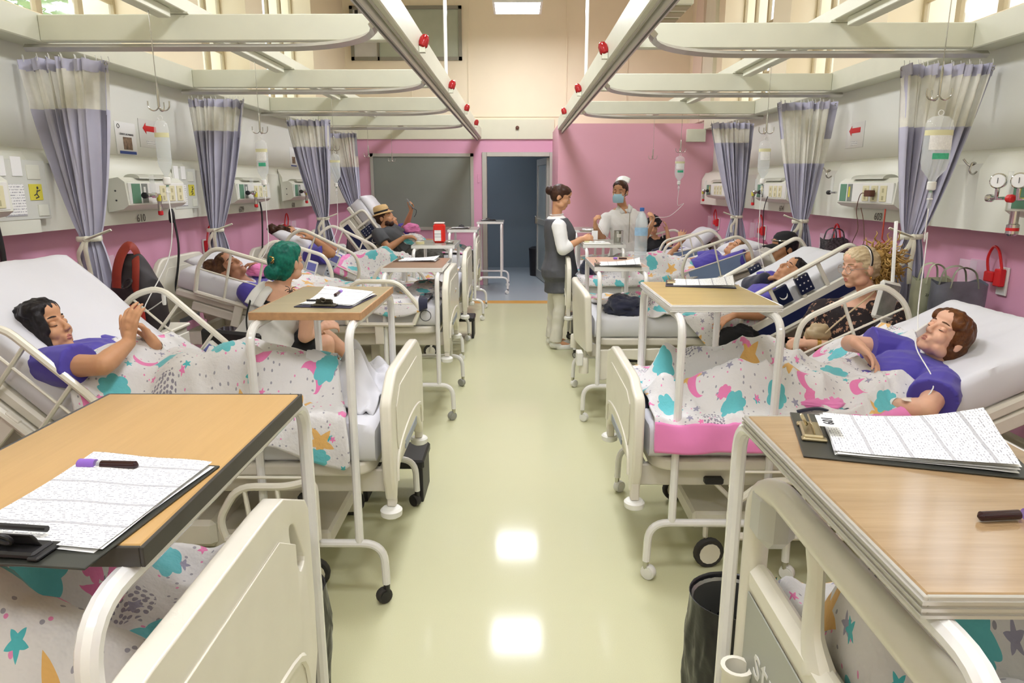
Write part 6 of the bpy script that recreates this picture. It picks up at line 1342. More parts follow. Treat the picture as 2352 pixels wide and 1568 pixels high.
root = thing('hand_washing_poster', 'small white poster with photo on the wall behind the third drape', 'poster', (0, 0, 0)); onwall(-1, 2.759, 8.55, 8.80, 1.88, 2.11, .003).build('sheet', MPAPER, root); onwall(-1, 2.7555, 8.62, 8.74, 1.92, 2.0, .002).build('photo', M('photo_tones', '8a7460', .6), root); onwall(-1, 2.7555, 8.57, 8.78, 1.885, 1.90, .002).build('blue_strip', M('poster_blue', '4a5fa8', .6), root)
def arrow(sg, y0, z0, lab, w=.30, h=.20):
    root = thing('direction_sign', lab, 'sign', (0, 0, 0)); onwall(sg, 2.759, y0, y0+w, z0, z0+h, .004).build('plate', M('sign_white', 'dfded8', .4, var=.01), root); X = sg*2.7542; cy = y0+w*.5; cz = z0+h*.68
    d = 1 if sg > 0 else -1   # arrow head points along -image x on both walls
    hd = d
    pts = [(cy+hd*.10, cz), (cy+hd*.055, cz+.04), (cy+hd*.055, cz+.02), (cy-hd*.09, cz+.02), (cy-hd*.09, cz-.02), (cy+hd*.055, cz-.02), (cy+hd*.055, cz-.04)]
    MB().prism([Vector((X, a, b_)) for a, b_ in pts], (0, 0, 0), (-sg*.0012, 0, 0)).build('red_arrow', MRED, root)
    o = onwall(sg, 2.7548, cy-.06, cy+.06, z0+.02, z0+.05, .0012).build('small_print', MFORMW, root); return root
arrow(-1, 5.17, 1.93, 'white sign with red arrow behind the drip bottle of the 610 bay'); arrow(1, 5.68, 1.955, 'white sign with red arrow beside the drape with deep netting')
# red bracket holders on the pink wall
def bracket(sg, y, z, lab, pocket=True):
    root = thing('tube_holder', lab, 'holder', (sg*2.778, y, z)); i = -sg
    MB().box((min(0, i*.012), -.045, -.10), (max(0, i*.012), .035, .06), bev=.003).build('wall_plate', MWHITEP, root)
    MB().box((min(i*.012, i*.05), -.035, -.05), (max(i*.012, i*.05), .02, .05), bev=.006).build('red_bracket', MRED, root)
    MB().box((min(i*.02, i*.06), .015, -.03), (max(i*.02, i*.06), .09, .03), bev=.006).build('red_arm', MRED, root)
    MB().tube(smooth_path([(i*.04, .07, .0), (i*.05, .085, .10), (i*.05, .05, .17), (i*.05, .0, .15), (i*.04, -.03, .05)], 6), .0075, 8).build('red_tube', MRED, root)
    if pocket:
        q = MB()
        for a, b_ in (((i*.003, .14, -.12), (i*.005, .30, .08)), ((i*.07, .14, -.12), (i*.072, .30, .08))): MB().box([min(u, v) for u, v in zip(a, b_)], [max(u, v) for u, v in zip(a, b_)]).build('clear_pocket', M('acrylic_pocket', 'e8dfe6', .08, var=0, alpha=.25), root)
for sg, y, z, lab in ((1, 3.90, 1.14, 'red tube holder on the pink wall right of the grey bag'), (1, 5.88, 1.16, 'red tube holder behind the curly hair'), (1, 7.75, 1.16, 'red tube holder left of the cap man'), (1, 9.55, 1.16, 'red tube holder at the corner of the pink end block'), (-1, 6.08, 1.13, 'red tube holder beside the second drape'), (-1, 8.15, 1.16, 'red tube holder above the patient covering her face'), (-1, 4.28, 1.12, 'red tube holder hidden behind the backpack strap')):
    bracket(sg, y, z, lab)
# ================================================================ drip sets
def hanger(sg, y, zh, lab, x=1.865):
    root = thing('drip_hanger', lab, 'hook', (sg*x, y, 0)); top = 2.518
    MB().tube([(0, 0, zh+.12), (0, 0, top)], .0022, 6).build('wire', MSTEEL, root); MB().lathe([(.006, 0), (.007, .01), (.007, .10), (.004, .12)], (0, 0, zh+.02), (0, 0, 1), 10).build('grip', MSTEEL, root)
    for a in (0, PI, PI/2): MB().tube([Vector((math.cos(a)*(.028-.028*math.cos(t)), math.sin(a)*(.028-.028*math.cos(t)), zh-.028*math.sin(t)+.03)) for t in [PI*k/9 for k in range(10)]]+[Vector((math.cos(a)*.056, math.sin(a)*.056, zh+.05))], .0034, 7).build('hook', MSTEEL, root)
    return root
def drip(sg, y, zt, h, w, lab, end, x=1.865, dx=.0, label2=True, dep=.6, grn=True):
    """bottle hanging from a hook: body, fluid, label, cap, chamber, tube to `end`"""
    root = thing('drip_bottle', lab, 'drip bottle', (sg*x+dx, y, 0)); r = w/2
    def body(k, top): return [(.004, -.0), (r*.55*k, -.004), (r*.9*k, -.02), (r*k, -.05), (r*k, -h*.70), (r*.86*k, -h*.82), (r*.34*k, -h*.95), (r*.26*k, -h)]
    vs = MB(); vs.lathe(body(1, 0), (0, 0, zt), (0, 0, 1), 24); vs.v = [(a, b_*dep, c) for a, b_, c in vs.v]; vs.build('bottle', MCLEAR, root, smooth=60)
    fl = MB(); pr = [(q*.96, z) for q, z in body(1, 0) if z <= -.05]; pr[0] = (pr[0][0], -h*.30); fl.lathe(pr, (0, 0, zt), (0, 0, 1), 24); fl.v = [(a, b_*dep, c) for a, b_, c in fl.v]; fl.build('fluid', MFLUID, root, smooth=60)
    MB().tube(arc((0, 0, zt+.012), .012, 0, 2*PI, 12), .002, 5).build('hang_loop', MWHITEP, root)
    f = -r*dep*1.01
    def strip(z0, z1, a0, a1, m, nm): MB().grid(lambda u, v: Vector((r*1.012*math.sin(a0+(a1-a0)*u), -r*dep*1.012*math.cos(a0+(a1-a0)*u), z0+(z1-z0)*v)), 12, 1).build(nm, m, root, smooth=180)
    strip(zt-h*.30, zt-h*.22, -1.5, 1.5, M('tape_cream', 'dcd9ac', .6, var=.05), 'tape')
    if label2: strip(zt-h*.52, zt-h*.30, -.9, 1.0, M('drip_label', 'eeeeea', .7, var=.1, vscale=120), 'label')
    if grn: strip(zt-h*.66, zt-h*.57, -.55, .75, M('green_label', '46b58c', .6, var=.15, vscale=90), 'green_label')
    MB().lathe([(.016, 0), (.019, -.004), (.019, -.035), (.012, -.04)], (0, 0, zt-h), (0, 0, 1), 14).build('cap', MWHITEP, root)
    ch = MB().lathe([(.006, 0), (.0105, -.015), (.0105, -.06), (.006, -.08)], (0, 0, zt-h-.04), (0, 0, 1), 12).build('drip_chamber', MCLEAR, root); MB().lathe([(.013, -.035), (.013, -.04)], (0, 0, zt-h-.04), (0, 0, 1), 12).build('chamber_ring', MWHITEP, ch)
    MB().lathe([(.007, 0), (.007, -.015)], (0, 0, zt-h-.036), (0, 0, 1), 10).build('green_spike', MGRN, ch)
    o = Vector((sg*x+dx, y, 0)); st = Vector((0, 0, zt-h-.12)); pts = [st, st+Vector((0, 0, -.15))]+[Vector(e)-o for e in end]
    MB().tube(smooth_path(pts, 6), .0028, 6).build('drip_tube', M('clear_tube', 'e8e8e4', .3, var=0), root, smooth=180); return root
hanger(-1, 3.72, 2.03, 'drip hook hanging in front of the 610 console'); drip(-1, 3.72, 1.985, .29, .075, 'tall clear drip bottle on the 610 side with cream tape', [Vector((-1.90, 3.70, 1.25)), Vector((-1.95, 3.5, 1.02)), P(375, 690, 3.42)], label2=False, grn=False)
tag(MB().lathe([(.008, 0), (.010, .01), (.010, .055), (.006, .07)], P(378, 700, 3.42), (0, 0, 1), 10).build('tube_clamp', MWHITEP), 'white drip connector hanging by the backpack', 'connector')
hanger(-1, 5.15, 2.02, 'drip hook over the smiling woman\'s bay'); drip(-1, 5.15, 1.975, .28, .085, 'clear drip bottle with green label over the smiling woman', [Vector((-1.86, 5.1, 1.2)), Vector((-1.95, 5.0, 1.05)), Vector((-2.0, 4.95, .95))])
hanger(-1, 7.20, 2.00, 'drip hook over the patient covering her face'); drip(-1, 7.20, 1.97, .29, .105, 'broad pale drip bag beside the third drape', [Vector((-1.86, 7.1, 1.2)), Vector((-1.95, 7.0, 1.0))], label2=False, grn=False)
hanger(-1, 8.85, 2.0, 'empty drip hook above the straw hat'); hanger(-1, 10.5, 2.0, 'empty drip hook before the grey window pane')
hanger(1, 3.20, 2.02, 'large drip hook above the auburn-haired patient'); drip(1, 3.20, 1.955, .285, .125, 'large clear drip bag with white and green labels above the auburn-haired patient', [P(2130, 540, 3.2), P(2110, 700, 3.15), P(2108, 760, 3.0), P(2105, 800, 2.85), P(2145, 880, 2.64), P(2110, 930, 2.60)], dx=.02)
hanger(1, 5.35, 2.03, 'drip hook over the navy-railed bed'); drip(1, 5.35, 1.985, .28, .09, 'clear drip bottle with white label over the navy-railed bed', [Vector((1.86, 5.3, 1.2)), Vector((1.9, 5.2, .98))], grn=False)
hanger(1, 8.10, 2.02, 'drip hook by the pink end block holding a green-labelled bag'); drip(1, 8.10, 1.985, .28, .11, 'green-labelled drip bag against the pink end block', [Vector((1.92, 8.05, 1.45)), HANDS[1]+Vector((.20, .1, .03)), HANDS[1], HANDS[1]+Vector((-.12, -.05, -.2)), HANDS[0]+Vector((.2, -.05, -.22)), HANDS[0]])
hanger(1, 9.55, 2.0, 'empty drip hook on the pink end wall', x=1.83)
# ================================================================ things on the tables
MCLIP = M('clip_steel', '9f9a8c', .25, .9, var=.08)
MDARKB = M('dark_board', '33342f', .35, var=.1); MNAVB = M('navy_board', '2b2740', .35, var=.05); MBRNB = M('brown_board', '5a3f33', .5, var=.1)
def clipboard(pos, rz, lab, bm, clipm=MCLIP, n=3, seed=0, lift=0.0, number=None, W=.235, L=.325, curl=.02, pen=False):
    rn = random.Random(seed); root = thing('clipboard', lab, 'clipboard', pos, rz)
    o = MB().box((-W/2, -L/2, 0), (W/2, L/2, .0035), bev=.001).build('board', bm, root)
    for k in range(n):
        a = rn.uniform(-.05, .05); z0 = .0045+k*.0022; cu = curl*(k+.4)/n*rn.uniform(.8, 1.2)
        sh = MB().grid(lambda u, v: Matrix.Rotation(a, 3, 'Z') @ Vector(((u-.5)*.216, (v-.56)*.28, z0+cu*((1-v)**2.2)*(.35+.9*u)+.001*math.sin(u*9+v*5))), 10, 12).build('sheet', MFORM if k == n-1 else MPAPER, root, smooth=180)
    hx = .042
    cb = MB().box((-hx, L/2-.045, .004), (hx, L/2-.008, .014), bev=.003).build('clip', clipm, root)
    MB().grid(lambda u, v: Vector(((u-.5)*.075*(1-.25*v), L/2-.03-.02*v+.03*v, .013+.020*math.sin(v*PI*.6))), 8, 6).build('clip_lever', clipm, cb, smooth=180).modifiers.new('t', 'SOLIDIFY').thickness = .002
    MB().tube(arc((0, L/2-.012, .03), .011, 0, 2*PI, 12, (1, 0, 0), (0, .5, .8)), .003, 6).build('clip_ring', clipm, cb)
    for s in (-1, 1): MB().box((s*hx-.008, L/2-.05, .004), (s*hx+.008, L/2-.005, .010), bev=.002).build('clip_foot', clipm, cb)
    if number:
        tg = MB().box((-.032, L/2-.075, .030), (.032, L/2-.035, .031)).build('number_tag', MPAPER, root); text_mesh(number, .028, MINK, 'tag_number', tg, frame4((0, L/2-.055, .0316), (1, 0, 0), (0, 1, 0)))
    if pen: MB().tube([(-.02, L/2-.06, .020), (.09, L/2-.065, .018)], .0045, 8).build('pen', MBLACK, root)
    return root
def T(px, py, z): q = PZ(px, py, z); q.z = z+.0005; return q
clipboard(T(205, 1165, 1.18), PI-.10, 'black clipboard with charts on the beech-topped table', MDARKB, MBLACK, 3, 1, pen=True, curl=.012)
clipboard(T(775, 692, 1.18), PI-.12, 'navy clipboard with charts on the pale oak table', MNAVB, M('dark_clip', '6a675e', .3, .8), 3, 2, pen=True, curl=.03)
clipboard(T(2065, 1018, 1.18), PI/2-.28, 'clipboard tagged 601 with curling charts on the walnut table', MDARKB, M('brass_clip', 'b3a684', .3, .8), 4, 3, number='601', curl=.035, W=.25, L=.36)
clipboard(T(1607, 653, 1.18), PI/2-.22, 'dark clipboard on the worn yellow table', MNAVB, M('brass_clip', 'b3a684', .3, .8), 3, 4, curl=.03)
clipboard(T(1418, 609, 1.10), PI/2-.1, 'clipboard with fanned white folder beside the water bottle', MDARKB, MCLIP, 4, 5, curl=.035)
clipboard(T(958, 598, 1.09), PI/2-.05, 'brown clipboard on the brown-topped table', MBRNB, MCLIP, 3, 6)
clipboard(T(1058, 524, 1.12), .0, 'clipboard on the grey table over the hat man\'s bed', MBRNB, MBLACK, 2, 7); clipboard(T(1122, 506, 1.11), .1, 'clipboard on the table parked beside the open door', MBLACK, MBLACK, 2, 8)
def vial(pos, d, lab, blood=True, tagl=False):
    d = Vector(d).normalized(); root = thing('blood_tube', lab, 'blood tube', Vector(pos)+Vector((0, 0, .0085)))
    MB().lathe([(.002, 0), (.0065, .004), (.0068, .075)], (0, 0, 0), d, 14).build('glass', M('tube_glass', 'd8d4d2', .08, var=0, alpha=.10), root); MB().lathe([(.002, -.0005), (.0071, .004), (.0071, .062)], (0, 0, 0), d, 14).build('blood', M('dark_blood', '2a0a0e', .2, var=0), root)
    MB().lathe([(.0085, .072), (.0088, .08), (.0088, .10), (.006, .103)], (0, 0, 0), d, 16).build('purple_cap', M('lavender_cap', '8a62c0', .4, var=.02), root)
    if tagl: MB().lathe([(.0070, .02), (.0070, .068)], (0, 0, 0), d, 14, caps=False).build('paper_label', MFORMW, root)
vial(PZ(2245, 1198, 1.18), (1, .10, .0), 'lone blood tube with lavender cap on the walnut table'); vial(PZ(318, 1079, 1.19), (-1, .05, 0), 'labelled blood tube lying on the black clipboard', tagl=True)
vial(PZ(770, 682, 1.195), (0, 1, 0), 'blood tube tucked behind charts on the oak table'); vial(PZ(1440, 596, 1.105), (-1, .1, 0), 'blood tube with lavender cap beside the white folder')
# water bottle
q = T(1470, 597, 1.10); root = thing('water_bottle', 'large clear water bottle with pale blue label and cap', 'bottle', q)
MB().lathe([(.03, 0), (.044, .006), (.048, .02), (.046, .05), (.049, .08), (.049, .19), (.046, .20), (.046, .25), (.049, .26), (.046, .30), (.028, .345), (.015, .362), (.015, .372)], (0, 0, 0), (0, 0, 1), 24).build('bottle_body', M('water_clear', 'dcebf2', .06, var=0, alpha=.34), root, smooth=60)
MB().lathe([(.0495, .185), (.0495, .245)], (0, 0, 0), (0, 0, 1), 24, caps=False).build('label', M('pale_blue_label', '9cc6e6', .4, var=.15, vscale=30, alpha=.85), root); MB().lathe([(.016, .366), (.017, .37), (.017, .39), (.012, .392)], (0, 0, 0), (0, 0, 1), 16).build('blue_cap', M('blue_cap', '3f74c4', .4), root)
for k in range(3): MB().lathe([(.0475, .035+.022*k), (.050, .040+.022*k), (.0475, .045+.022*k)], (0, 0, 0), (0, 0, 1), 24, caps=False).build('ridge', M('water_clear', 'dcebf2', .06), root)
# steel cup, tray of supplies
q = T(1420, 556, 1.10); root = thing('steel_cup', 'brushed steel canister on the grey table between the nurses', 'canister', q); MB().lathe([(.045, 0), (.047, .004), (.047, .112), (.049, .115), (.045, .115), (.043, .01)], (0, 0, 0), (0, 0, 1), 24, caps=False).build('canister_wall', MSTEEL, root); MB().lathe([(.044, .0), (.044, .004)], (0, 0, 0), (0, 0, 1), 24).build('canister_base', MSTEEL, root)
MB().grid(lambda u, v: Vector((.0476*math.sin(-.5+u*1.0), -.0476*math.cos(-.5+u*1.0), .05+.035*v)), 8, 1).build('engraving', M('engraving_pale', 'd8d4cc', .5), root)
q = T(1370, 560, 1.10); root = thing('supply_tray', 'tray of gauze packets and tubing before the vest nurse', 'tray', q); MB().box((-.13, -.10, 0), (.13, .10, .012), bev=.003).build('tray', MWHITEP, root)
rn = random.Random(3)
for k in range(7): MB().box((-.03, -.015, 0), (.03, .015, .012), bev=.003, mat=Matrix.Translation((rn.uniform(-.09, .09), rn.uniform(-.07, .07), .0125)) @ Matrix.Rotation(rn.uniform(0, 3), 4, 'Z')).build('packet', [MWHITEP, MPAPER, M('tape_cream', 'dcd9ac', .6)][k % 3], root)
q = T(1358, 531, 1.12); root = thing('supply_tray', 'tray with white cloths on the far grey table', 'tray', q); MB().box((-.14, -.10, 0), (.14, .10, .012), bev=.003).build('tray', MSTEEL, root)
for k in range(5): MB().box((-.04, -.02, 0), (.04, .02, .015), bev=.004, mat=Matrix.Translation((rn.uniform(-.09, .09), rn.uniform(-.06, .06), .0125)) @ Matrix.Rotation(rn.uniform(0, 3), 4, 'Z')).build('packet', MPAPER, root)
tag(MB().box((-.03, -.002, -.045), (.03, .002, .045), mat=Matrix.Translation(P(1366, 540, 6.9)), bev=.001).build('paper_note', MPAPER), 'white slip of paper held before the vest nurse', 'paper')
# sharps container, tape
q = T(1010, 557, 1.10); root = thing('sharps_container', 'red sharps container with white lid and label', 'container', q); MB().box((-.058, -.05, 0), (.058, .05, .185), bev=.016).build('tub', M('sharps_red', 'e02a1e', .3, var=.03), root); MB().box((-.052, -.045, .185), (.052, .045, .200), bev=.006).build('lid', M('pink_white_lid', 'e8d8d2', .4), root); MB().box((-.045, -.0515, .02), (.02, -.0502, .125)).build('label', MFORMW, root)
q = T(965, 560, 1.10); root = thing('tape_roll', 'roll of cream tape lying beside the red container', 'tape', q); MB().lathe([(.022, 0), (.042, 0), (.042, .022), (.022, .022), (.022, 0)], (0, 0, 0), (0, 0, 1), 22, caps=False).build('roll', M('tape_cream2', 'd9cf9e', .5, var=.03), root); MB().lathe([(.019, 0), (.0225, 0), (.0225, .022), (.019, .022), (.019, 0)], (0, 0, 0), (0, 0, 1), 18, caps=False).build('core', MPAPER, root)
q = T(1033, 560, 1.10); root = thing('kidney_dish', 'small steel dish with gauze beside the red container', 'dish', q); MB().lathe([(.03, 0), (.045, .02), (.048, .02), (.032, -.0)], (0, 0, .001), (0, 0, 1), 18, caps=False).build('dish', MSTEEL, root); MB().box((-.02, -.015, .004), (.02, .015, .02), bev=.005).build('gauze', MPAPER, root)
# ================================================================ bags, bins, chairs, cabinets
MPL = M('black_bin_bag', '17171a', .28, var=.1, vscale=9, bump=.9, bscale=16)
def bin_(x, y, h, lab, r=.11, steel=True):
    root = thing('waste_bin', lab, 'bin', (x, y, 0)); MB().lathe([(r*.88, 0), (r*.9, .01), (r, h-.02), (r*1.03, h), (r*.95, h-.01), (r*.85, .02), (.01, .02)], (0, 0, 0), (0, 0, 1), 24).build('bin_body', M('bin_steel', '8b8b86', .3, .7, var=.05) if steel else MBLACK, root)
    def sk(u, v):
        a = 2*PI*u; z = h+.012-v*.34; k = 1.06+.09*noise.noise(Vector((math.cos(a)*2.2, math.sin(a)*2.2, z*6)))+.06*(1-abs(noise.noise(Vector((math.cos(a)*6, math.sin(a)*6, z*9))))*2)*min(1, v*3)-.03*v; return Vector((r*k*math.cos(a), r*k*math.sin(a), z+.012*math.sin(a*5)*v))
    MB().grid(sk, 90, 30).build('bin_bag', MPL, root, smooth=180)
    MB().grid(lambda u, v: Vector((r*(1.06-.18*v)*math.cos(2*PI*u), r*(1.06-.18*v)*math.sin(2*PI*u), h+.012+.012*math.sin(PI*v)-.25*v*v)), 40, 8).build('bag_fold', MPL, root, smooth=180); return root
bin_(-.66, 1.72, .53, 'steel bin with black liner below the beech-topped table'); bin_(.60, 1.70, .53, 'steel bin with black liner beside the badge-panelled bed end')
bx = PZ(1232, 618, 0); root = thing('waste_bin', 'black bin standing in the dim corridor beyond the door', 'bin', (bx.x, 12.9, 0)); MB().lathe([(.15, 0), (.17, .5)], (0, 0, 0), (0, 0, 1), 20).build('bin_body', MBLACK, root); MB().lathe([(.176, .48), (.176, .51), (.12, .54), (.02, .55)], (0, 0, 0), (0, 0, 1), 20).build('bin_lid', MBLACK, root)
def chair(x, y, rz, lab, m=MBLACK):
    root = thing('visitor_chair', lab, 'chair', (x, y, 0), rz); MB().box((-.22, -.22, .41), (.22, .22, .455), bev=.02).build('seat', m, root); MB().box((-.21, -.235, .56), (.21, -.20, .86), bev=.015).build('backrest', m, root)
    for sx in (-1, 1):
        for sy in (-1, 1): MB().tube([(sx*.20, sy*.20, 0), (sx*.19, sy*.19, .42)] if sy > 0 else [(sx*.20, -.22, 0), (sx*.19, -.21, .42), (sx*.19, -.225, .60)], .011, 8).build('leg', MSTEEL, root)
    return root
chair(P(607, 810, 3.95).x-.02, 3.93, -.35, 'black chair under the green-haired visitor', MBLACK); q = P(1962, 915, 4.05); chair(q.x, q.y-.02, PI-.64, 'black chair under the curly-haired woman'); q = P(1830, 780, 5.86); chair(q.x, 5.86, PI/2+.2, 'black chair under the man in the cap'); chair(P(1510, 600, 9.38).x, 9.52, PI, 'black chair of the tousled visitor by the pink end block')
# bedside cabinets
def cabinet(x, y, sg, lab, h=.80, rx=.20):
    root = thing('bedside_cabinet', lab, 'cabinet', (x, y, 0)); MB().box((-rx, -.16, .06), (rx, .16, h-.02), bev=.006).build('carcass', M('cabinet_grey', 'b9b6aa', .45, var=.03), root); MB().box((-rx-.015, -.175, h-.02), (rx+.015, .175, h), bev=.006).build('cabinet_top', MBED, root)
    for z0, z1 in ((.10, .46), (.49, .60), (.63, h-.05)): 
        d = MB().box((-rx-.015 if sg > 0 else rx, -.15, z0), (-rx if sg > 0 else rx+.015, .15, z1), bev=.003).build('drawer' if z1-z0 < .2 else 'door', MBED, root); MB().box((-sg*(rx+.02)-.006, -.05, (z0+z1)/2-.008), (-sg*(rx+.02)+.006, .05, (z0+z1)/2+.008), bev=.003).build('handle', MSTEEL, d)
    for sx in (-1, 1):
        for sy in (-1, 1): MB().tube([(sx*(rx-.04), sy*.12, 0), (sx*(rx-.04), sy*.12, .065)], .016, 8).build('foot', MBLACK, root)
    return root
cabinet(-2.13, 3.80, -1, 'grey bedside cabinet carrying the red backpack', .86, .17); cabinet(2.53, 3.93, 1, 'grey bedside cabinet carrying the shopping bags', .72, .17)
# red backpack
q = Vector((-2.14, 3.80, .861)); root = thing('backpack', 'red and black backpack standing on the bedside cabinet', 'backpack', q, -.25); MRBP = M('backpack_rust', '8a2a18', .6, var=.25, vscale=9); MBBP = M('backpack_black', '241d1f', .6, var=.2, vscale=12)
mb = MB(); loft(mb, [(Vector((0, 0, z)), Vector((1, 0, 0)), Vector((0, 1, 0)), w_, d_) for z, w_, d_ in ((0, .15, .09), (.03, .165, .10), (.18, .16, .10), (.28, .13, .085), (.36, .08, .06), (.42, .045, .035))], 22); mobj(remesh(mb, .01, 4, .5, 'pack_body', wrinkle(.006, 9, 3)), 'pack_body', MBBP, root)
MB().box((-.12, -.125, .02), (.13, -.08, .15), bev=.03).build('front_pocket', M('backpack_red', 'a02a22', .45, var=.3, vscale=14), root); MB().tube(smooth_path([(-.05, -.09, .24), (-.045, -.08, .33), (-.03, -.05, .42), (.0, -.02, .47), (.02, 0, .44), (.02, .02, .38)], 5), .032, 8, flat=.25, up=(1, 0, 0)).build('shoulder_strap', MRBP, root)
MB().tube(smooth_path([(.06, -.085, .20), (.075, -.08, .30), (.06, -.05, .38), (.03, -.02, .40)], 5), .024, 8, flat=.3, up=(1, 0, 0)).build('side_strap', MRBP, root); MB().lathe([(.026, 0), (.026, .004)], (-.075, -.108, .19), (0, -1, .15), 16).build('round_patch', M('patch_orange', 'c9573a', .6, var=.4, vscale=60), root)
st = MB(); st.prism([Vector((math.sin(PI*k/5)*(.034 if k % 2 == 0 else .015), 0, math.cos(PI*k/5)*(.034 if k % 2 == 0 else .015))) for k in range(10)], (-.02, -.13, .09), (-.02, -.126, .09)); st.build('silver_star', M('silver_blue', '9db4d8', .2, .7, var=.1), root); MB().tube(arc((.05, -.12, .27), .03, 0, 2*PI, 16, (1, 0, .3), (0, .5, .8)), .006, 6).build('buckle_ring', MBBP, root)
# shopping bags
def tote(q, w, d, h, rz, m, lab, hm, glyph=None):
    root = thing('shopping_bag', lab, 'bag', q, rz)
    def s_(u, v): 
        a = 2*PI*u; k = 1+.06*noise.noise(Vector((math.cos(a)*1.5, math.sin(a)*1.5, v*3+q[0]*5)))+.05*v; ca, sa = math.cos(a), math.sin(a)
        return Vector((math.copysign(abs(ca)**.45, ca)*w/2*k, math.copysign(abs(sa)**.45, sa)*d/2*k, v*h+.012*math.sin(a*3)*v))
    MB().grid(s_, 48, 14).build('bag_body', m, root, smooth=60); MB().box((-w/2, -d/2, 0), (w/2, d/2, .008)).build('bag_base', m, root)
    for sy in (-1, 1): MB().tube(smooth_path([(-w*.28, sy*d*.5, h*.93), (-w*.2, sy*d*.45, h+.06), (.0, sy*d*.3, h+.085), (w*.2, sy*d*.45, h+.06), (w*.28, sy*d*.5, h*.93)], 5), .012, 6, flat=.3, up=(0, 1, 0)).build('bag_handle', hm, root)
    if glyph:
        MB().lathe([(.022, 0), (.022, .003)], (-w*.05, -d/2*1.06, h*.80), (0, -1, 0), 18).build('leaf_emblem', M('emblem_dark', '33372c', .6), root); MB().tube(arc((-w*.02, -d/2*1.05-.002, h*.70), .011, 0, 2*PI, 12), .0025, 5).build('ring_emblem', M('emblem_dark', '33372c', .6), root); text_mesh('ZAMORA', .020, M('emblem_dark', '33372c', .6), 'bag_lettering', root, frame4((-w*.05, -d/2*1.06-.002, h*.765), (1, 0, 0), (0, 0, 1)))
tote((2.50, 3.86, .721), .26, .14, .40, -.15, M('grey_laminate_bag', '6c6f7a', .3, var=.35, vscale=8), 'grey laminated shopping bag with folded handles by the pink wall', M('grey_olive_handle', '8a8a78', .6)); tote((2.45, 4.03, .721), .20, .10, .40, -.1, M('pale_green_bag', 'b9bda0', .5, var=.2, vscale=7), 'pale green shopping bag with dark leaf emblem', M('pale_green_bag', 'b9bda0', .5), True)
# infusion monitor behind the raised rail
q = P(2035, 690, 3.68); root = thing('vital_monitor', 'white framed handheld monitor clipped behind the raised rail', 'monitor', q, .35); Rm = Matrix.Rotation(.22, 4, 'Y')
mo = MB().box((-.075, -.015, -.105), (.075, .015, .105), mat=Rm, bev=.014).build('case', MWHITEP, root); MB().box((-.058, -.0175, -.085), (.058, -.0155, .09), mat=Rm, bev=.001).build('screen', M('monitor_grey', '7d8078', .2, var=.35, vscale=18), root); MB().tube([(.02, .02, -.10), (.06, .03, -.35), (.06, .03, -q.z)], .014, 8).build('stand', MWHITEP, root); MB().lathe([(.12, 0), (.12, .02), (.02, .03)], (.06, .03, -q.z), (0, 0, 1), 20).build('stand_base', MWHITEP, root); MB().tube(smooth_path([(.03, 0, .10), (.035, .02, .30), (.06, .05, .42)], 5), .012, 6, flat=.6).build('lead', MWHITEP, root)
# monitor cart between the far drapes
q = P(775, 585, 7.75); root = thing('vital_monitor', 'pale monitor on a cart between the two far drapes', 'monitor', (q.x, q.y, 0), .2); MB().box((-.10, -.06, q.z-.13), (.10, .06, q.z+.12), bev=.02).build('case', M('monitor_pale', 'c9ccc8', .4), root); MB().box((-.08, -.063, q.z-.08), (.08, -.060, q.z+.10)).build('screen', M('screen_grey', 'a3aaa8', .3), root); MB().tube([(0, 0, .05), (0, 0, q.z-.12)], .02, 10).build('pole', MSTEEL, root); MB().lathe([(.2, 0), (.2, .02), (.04, .05)], (0, 0, 0), (0, 0, 1), 20).build('cart_base', MGREY, root)
# step boxes under bed feet
for x, y, lab in ((-.66, 3.50, 'black step box on the floor beyond the 43-degree raised bed'), (-.64, 7.52, 'black step box on the floor near the sharps table'), (.78, 7.60, 'black step box on the floor behind the vest nurse')):
    root = thing('step_stool', lab.replace('43-degree raised bed', 'footboard of the black-haired woman\'s bed'), 'stool', (x, y, 0)); MB().box((-.17, -.14, .19), (.17, .14, .24), bev=.01).build('step_top', MBLACK, root)
    for sx in (-1, 1): MB().box((sx*.15-.012, -.13, 0), (sx*.15+.012, .13, .195), bev=.004).build('side_panel', MBLACK, root)
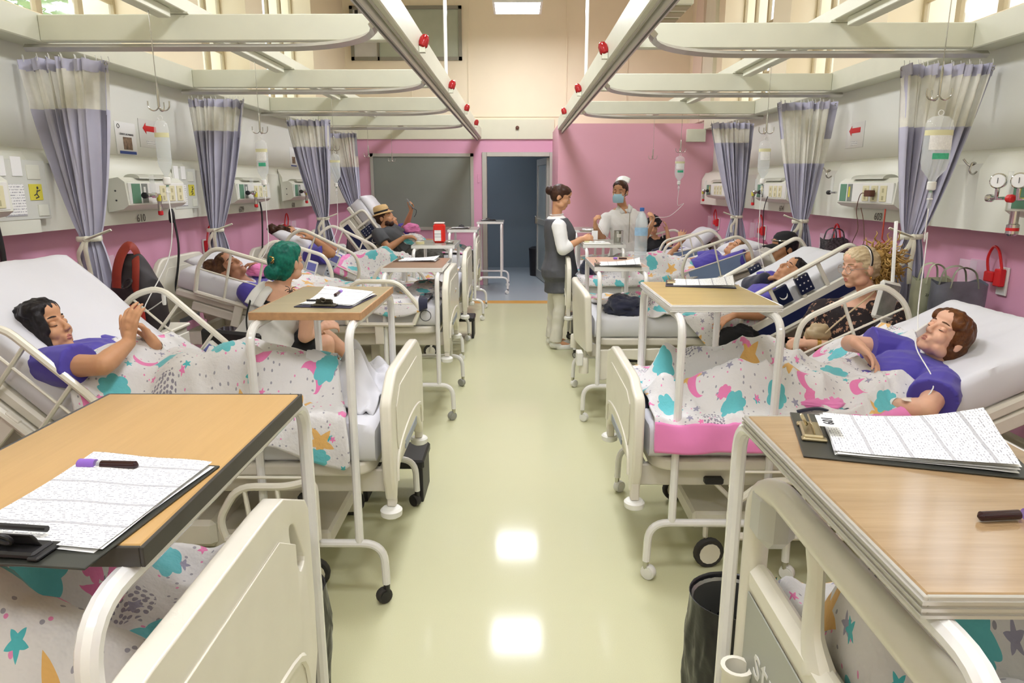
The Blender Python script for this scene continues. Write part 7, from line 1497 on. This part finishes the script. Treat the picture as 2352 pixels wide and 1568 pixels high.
# glass-clear cup of crumpled shirt heap on the wall shelf, pink bag behind the R4 pillow
crumple('pink_hat', 'pink straw hat lying behind the pillow of the blue-panelled bed', 'hat', P(1730, 560, 7.45), (.13, .10, .06), M('dusty_pink_straw', 'c67a93', .7, var=.15, vscale=40), 15)
q = P(1905, 600, 5.80); cabinet(q.x+.02, 5.80, 1, 'narrow grey cabinet behind the navy-railed bed head', q.z, .09); tote((q.x+.02, 5.80, q.z+.001), .20, .12, .19, .1, M('dark_check', '4a4648', .7, var=.9, vscale=70), 'dark mesh bag on the cabinet behind the navy-railed bed head', M('dark_check', '4a4648', .7))
MB_ring = MB().tube(arc((0, 0, 0), .038, 0, 2*PI, 24, (1, 0, 0), (0, 0, 1)), .0022, 5)
b = BEDS['L3']; o = MB_ring.build('maker_mark', MINK, None); o.location = (.14, b.near*(WB-.005), b.deck+.075); o.parent = b.root
tag(o, 'black round stamp on the mattress side')
# trees and sky light outside the left windows, pale building on the right
rn = random.Random(11)
def leaves(n, c, r, seed):
    mb = MB(); rr = random.Random(seed); vs = []; fs = []
    for k in range(n):
        d = Vector((rr.gauss(0, 1), rr.gauss(0, 1), rr.gauss(0, 1))).normalized()*rr.random()**.4; p_ = Vector(c)+Vector((d.x*r[0], d.y*r[1], d.z*r[2])); u_, v_ = _basis(Vector((rr.uniform(-1, 1), rr.uniform(-1, 1), rr.uniform(-1, 1)))); s_ = rr.uniform(.05, .10)
        i = len(vs); vs += [p_-u_*s_, p_+v_*s_*.45, p_+u_*s_, p_-v_*s_*.45]; fs.append((i, i+1, i+2, i+3))
    return mb.add(vs, fs)
for k, (y, x) in enumerate(((5.6, -5.6), (8.9, -6.6), (12.2, -5.9))):
    root = thing('garden_tree', ['leafy tree outside the window over the first drape', 'leafy tree outside the narrow window', 'leafy tree outside the window by the far wall'][k], 'tree', (x, y, 0)); MB().tube(smooth_path([(0, 0, 0), (.1, .05, 1.5), (-.05, 0, 3.0), (.1, .1, 4.2)], 4), .09, 8).build('trunk', M('bark', '6a5a48', .9), root)
    tag(leaves(2600, (0, 0, 4.0), (1.3, 1.5, 1.6), k).build('foliage', M('leaf_green', '7f9f58', .6, var=.35, vscale=3), root, smooth=0), kind='stuff')
root = thing('garden_building', 'pale pink building outside the windows over the pink-bordered blanket', 'building', (6.6, 6.0, 0)); MB().box((0, -5, 0), (.3, 5, 3.9)).build('wall', M('pale_pink_render', 'e6cfc4', .8, var=.03), root); MB().box((-.15, -5.1, 3.9), (.4, 5.1, 4.1)).build('cornice', M('pale_pink_render', 'e6cfc4', .8), root)
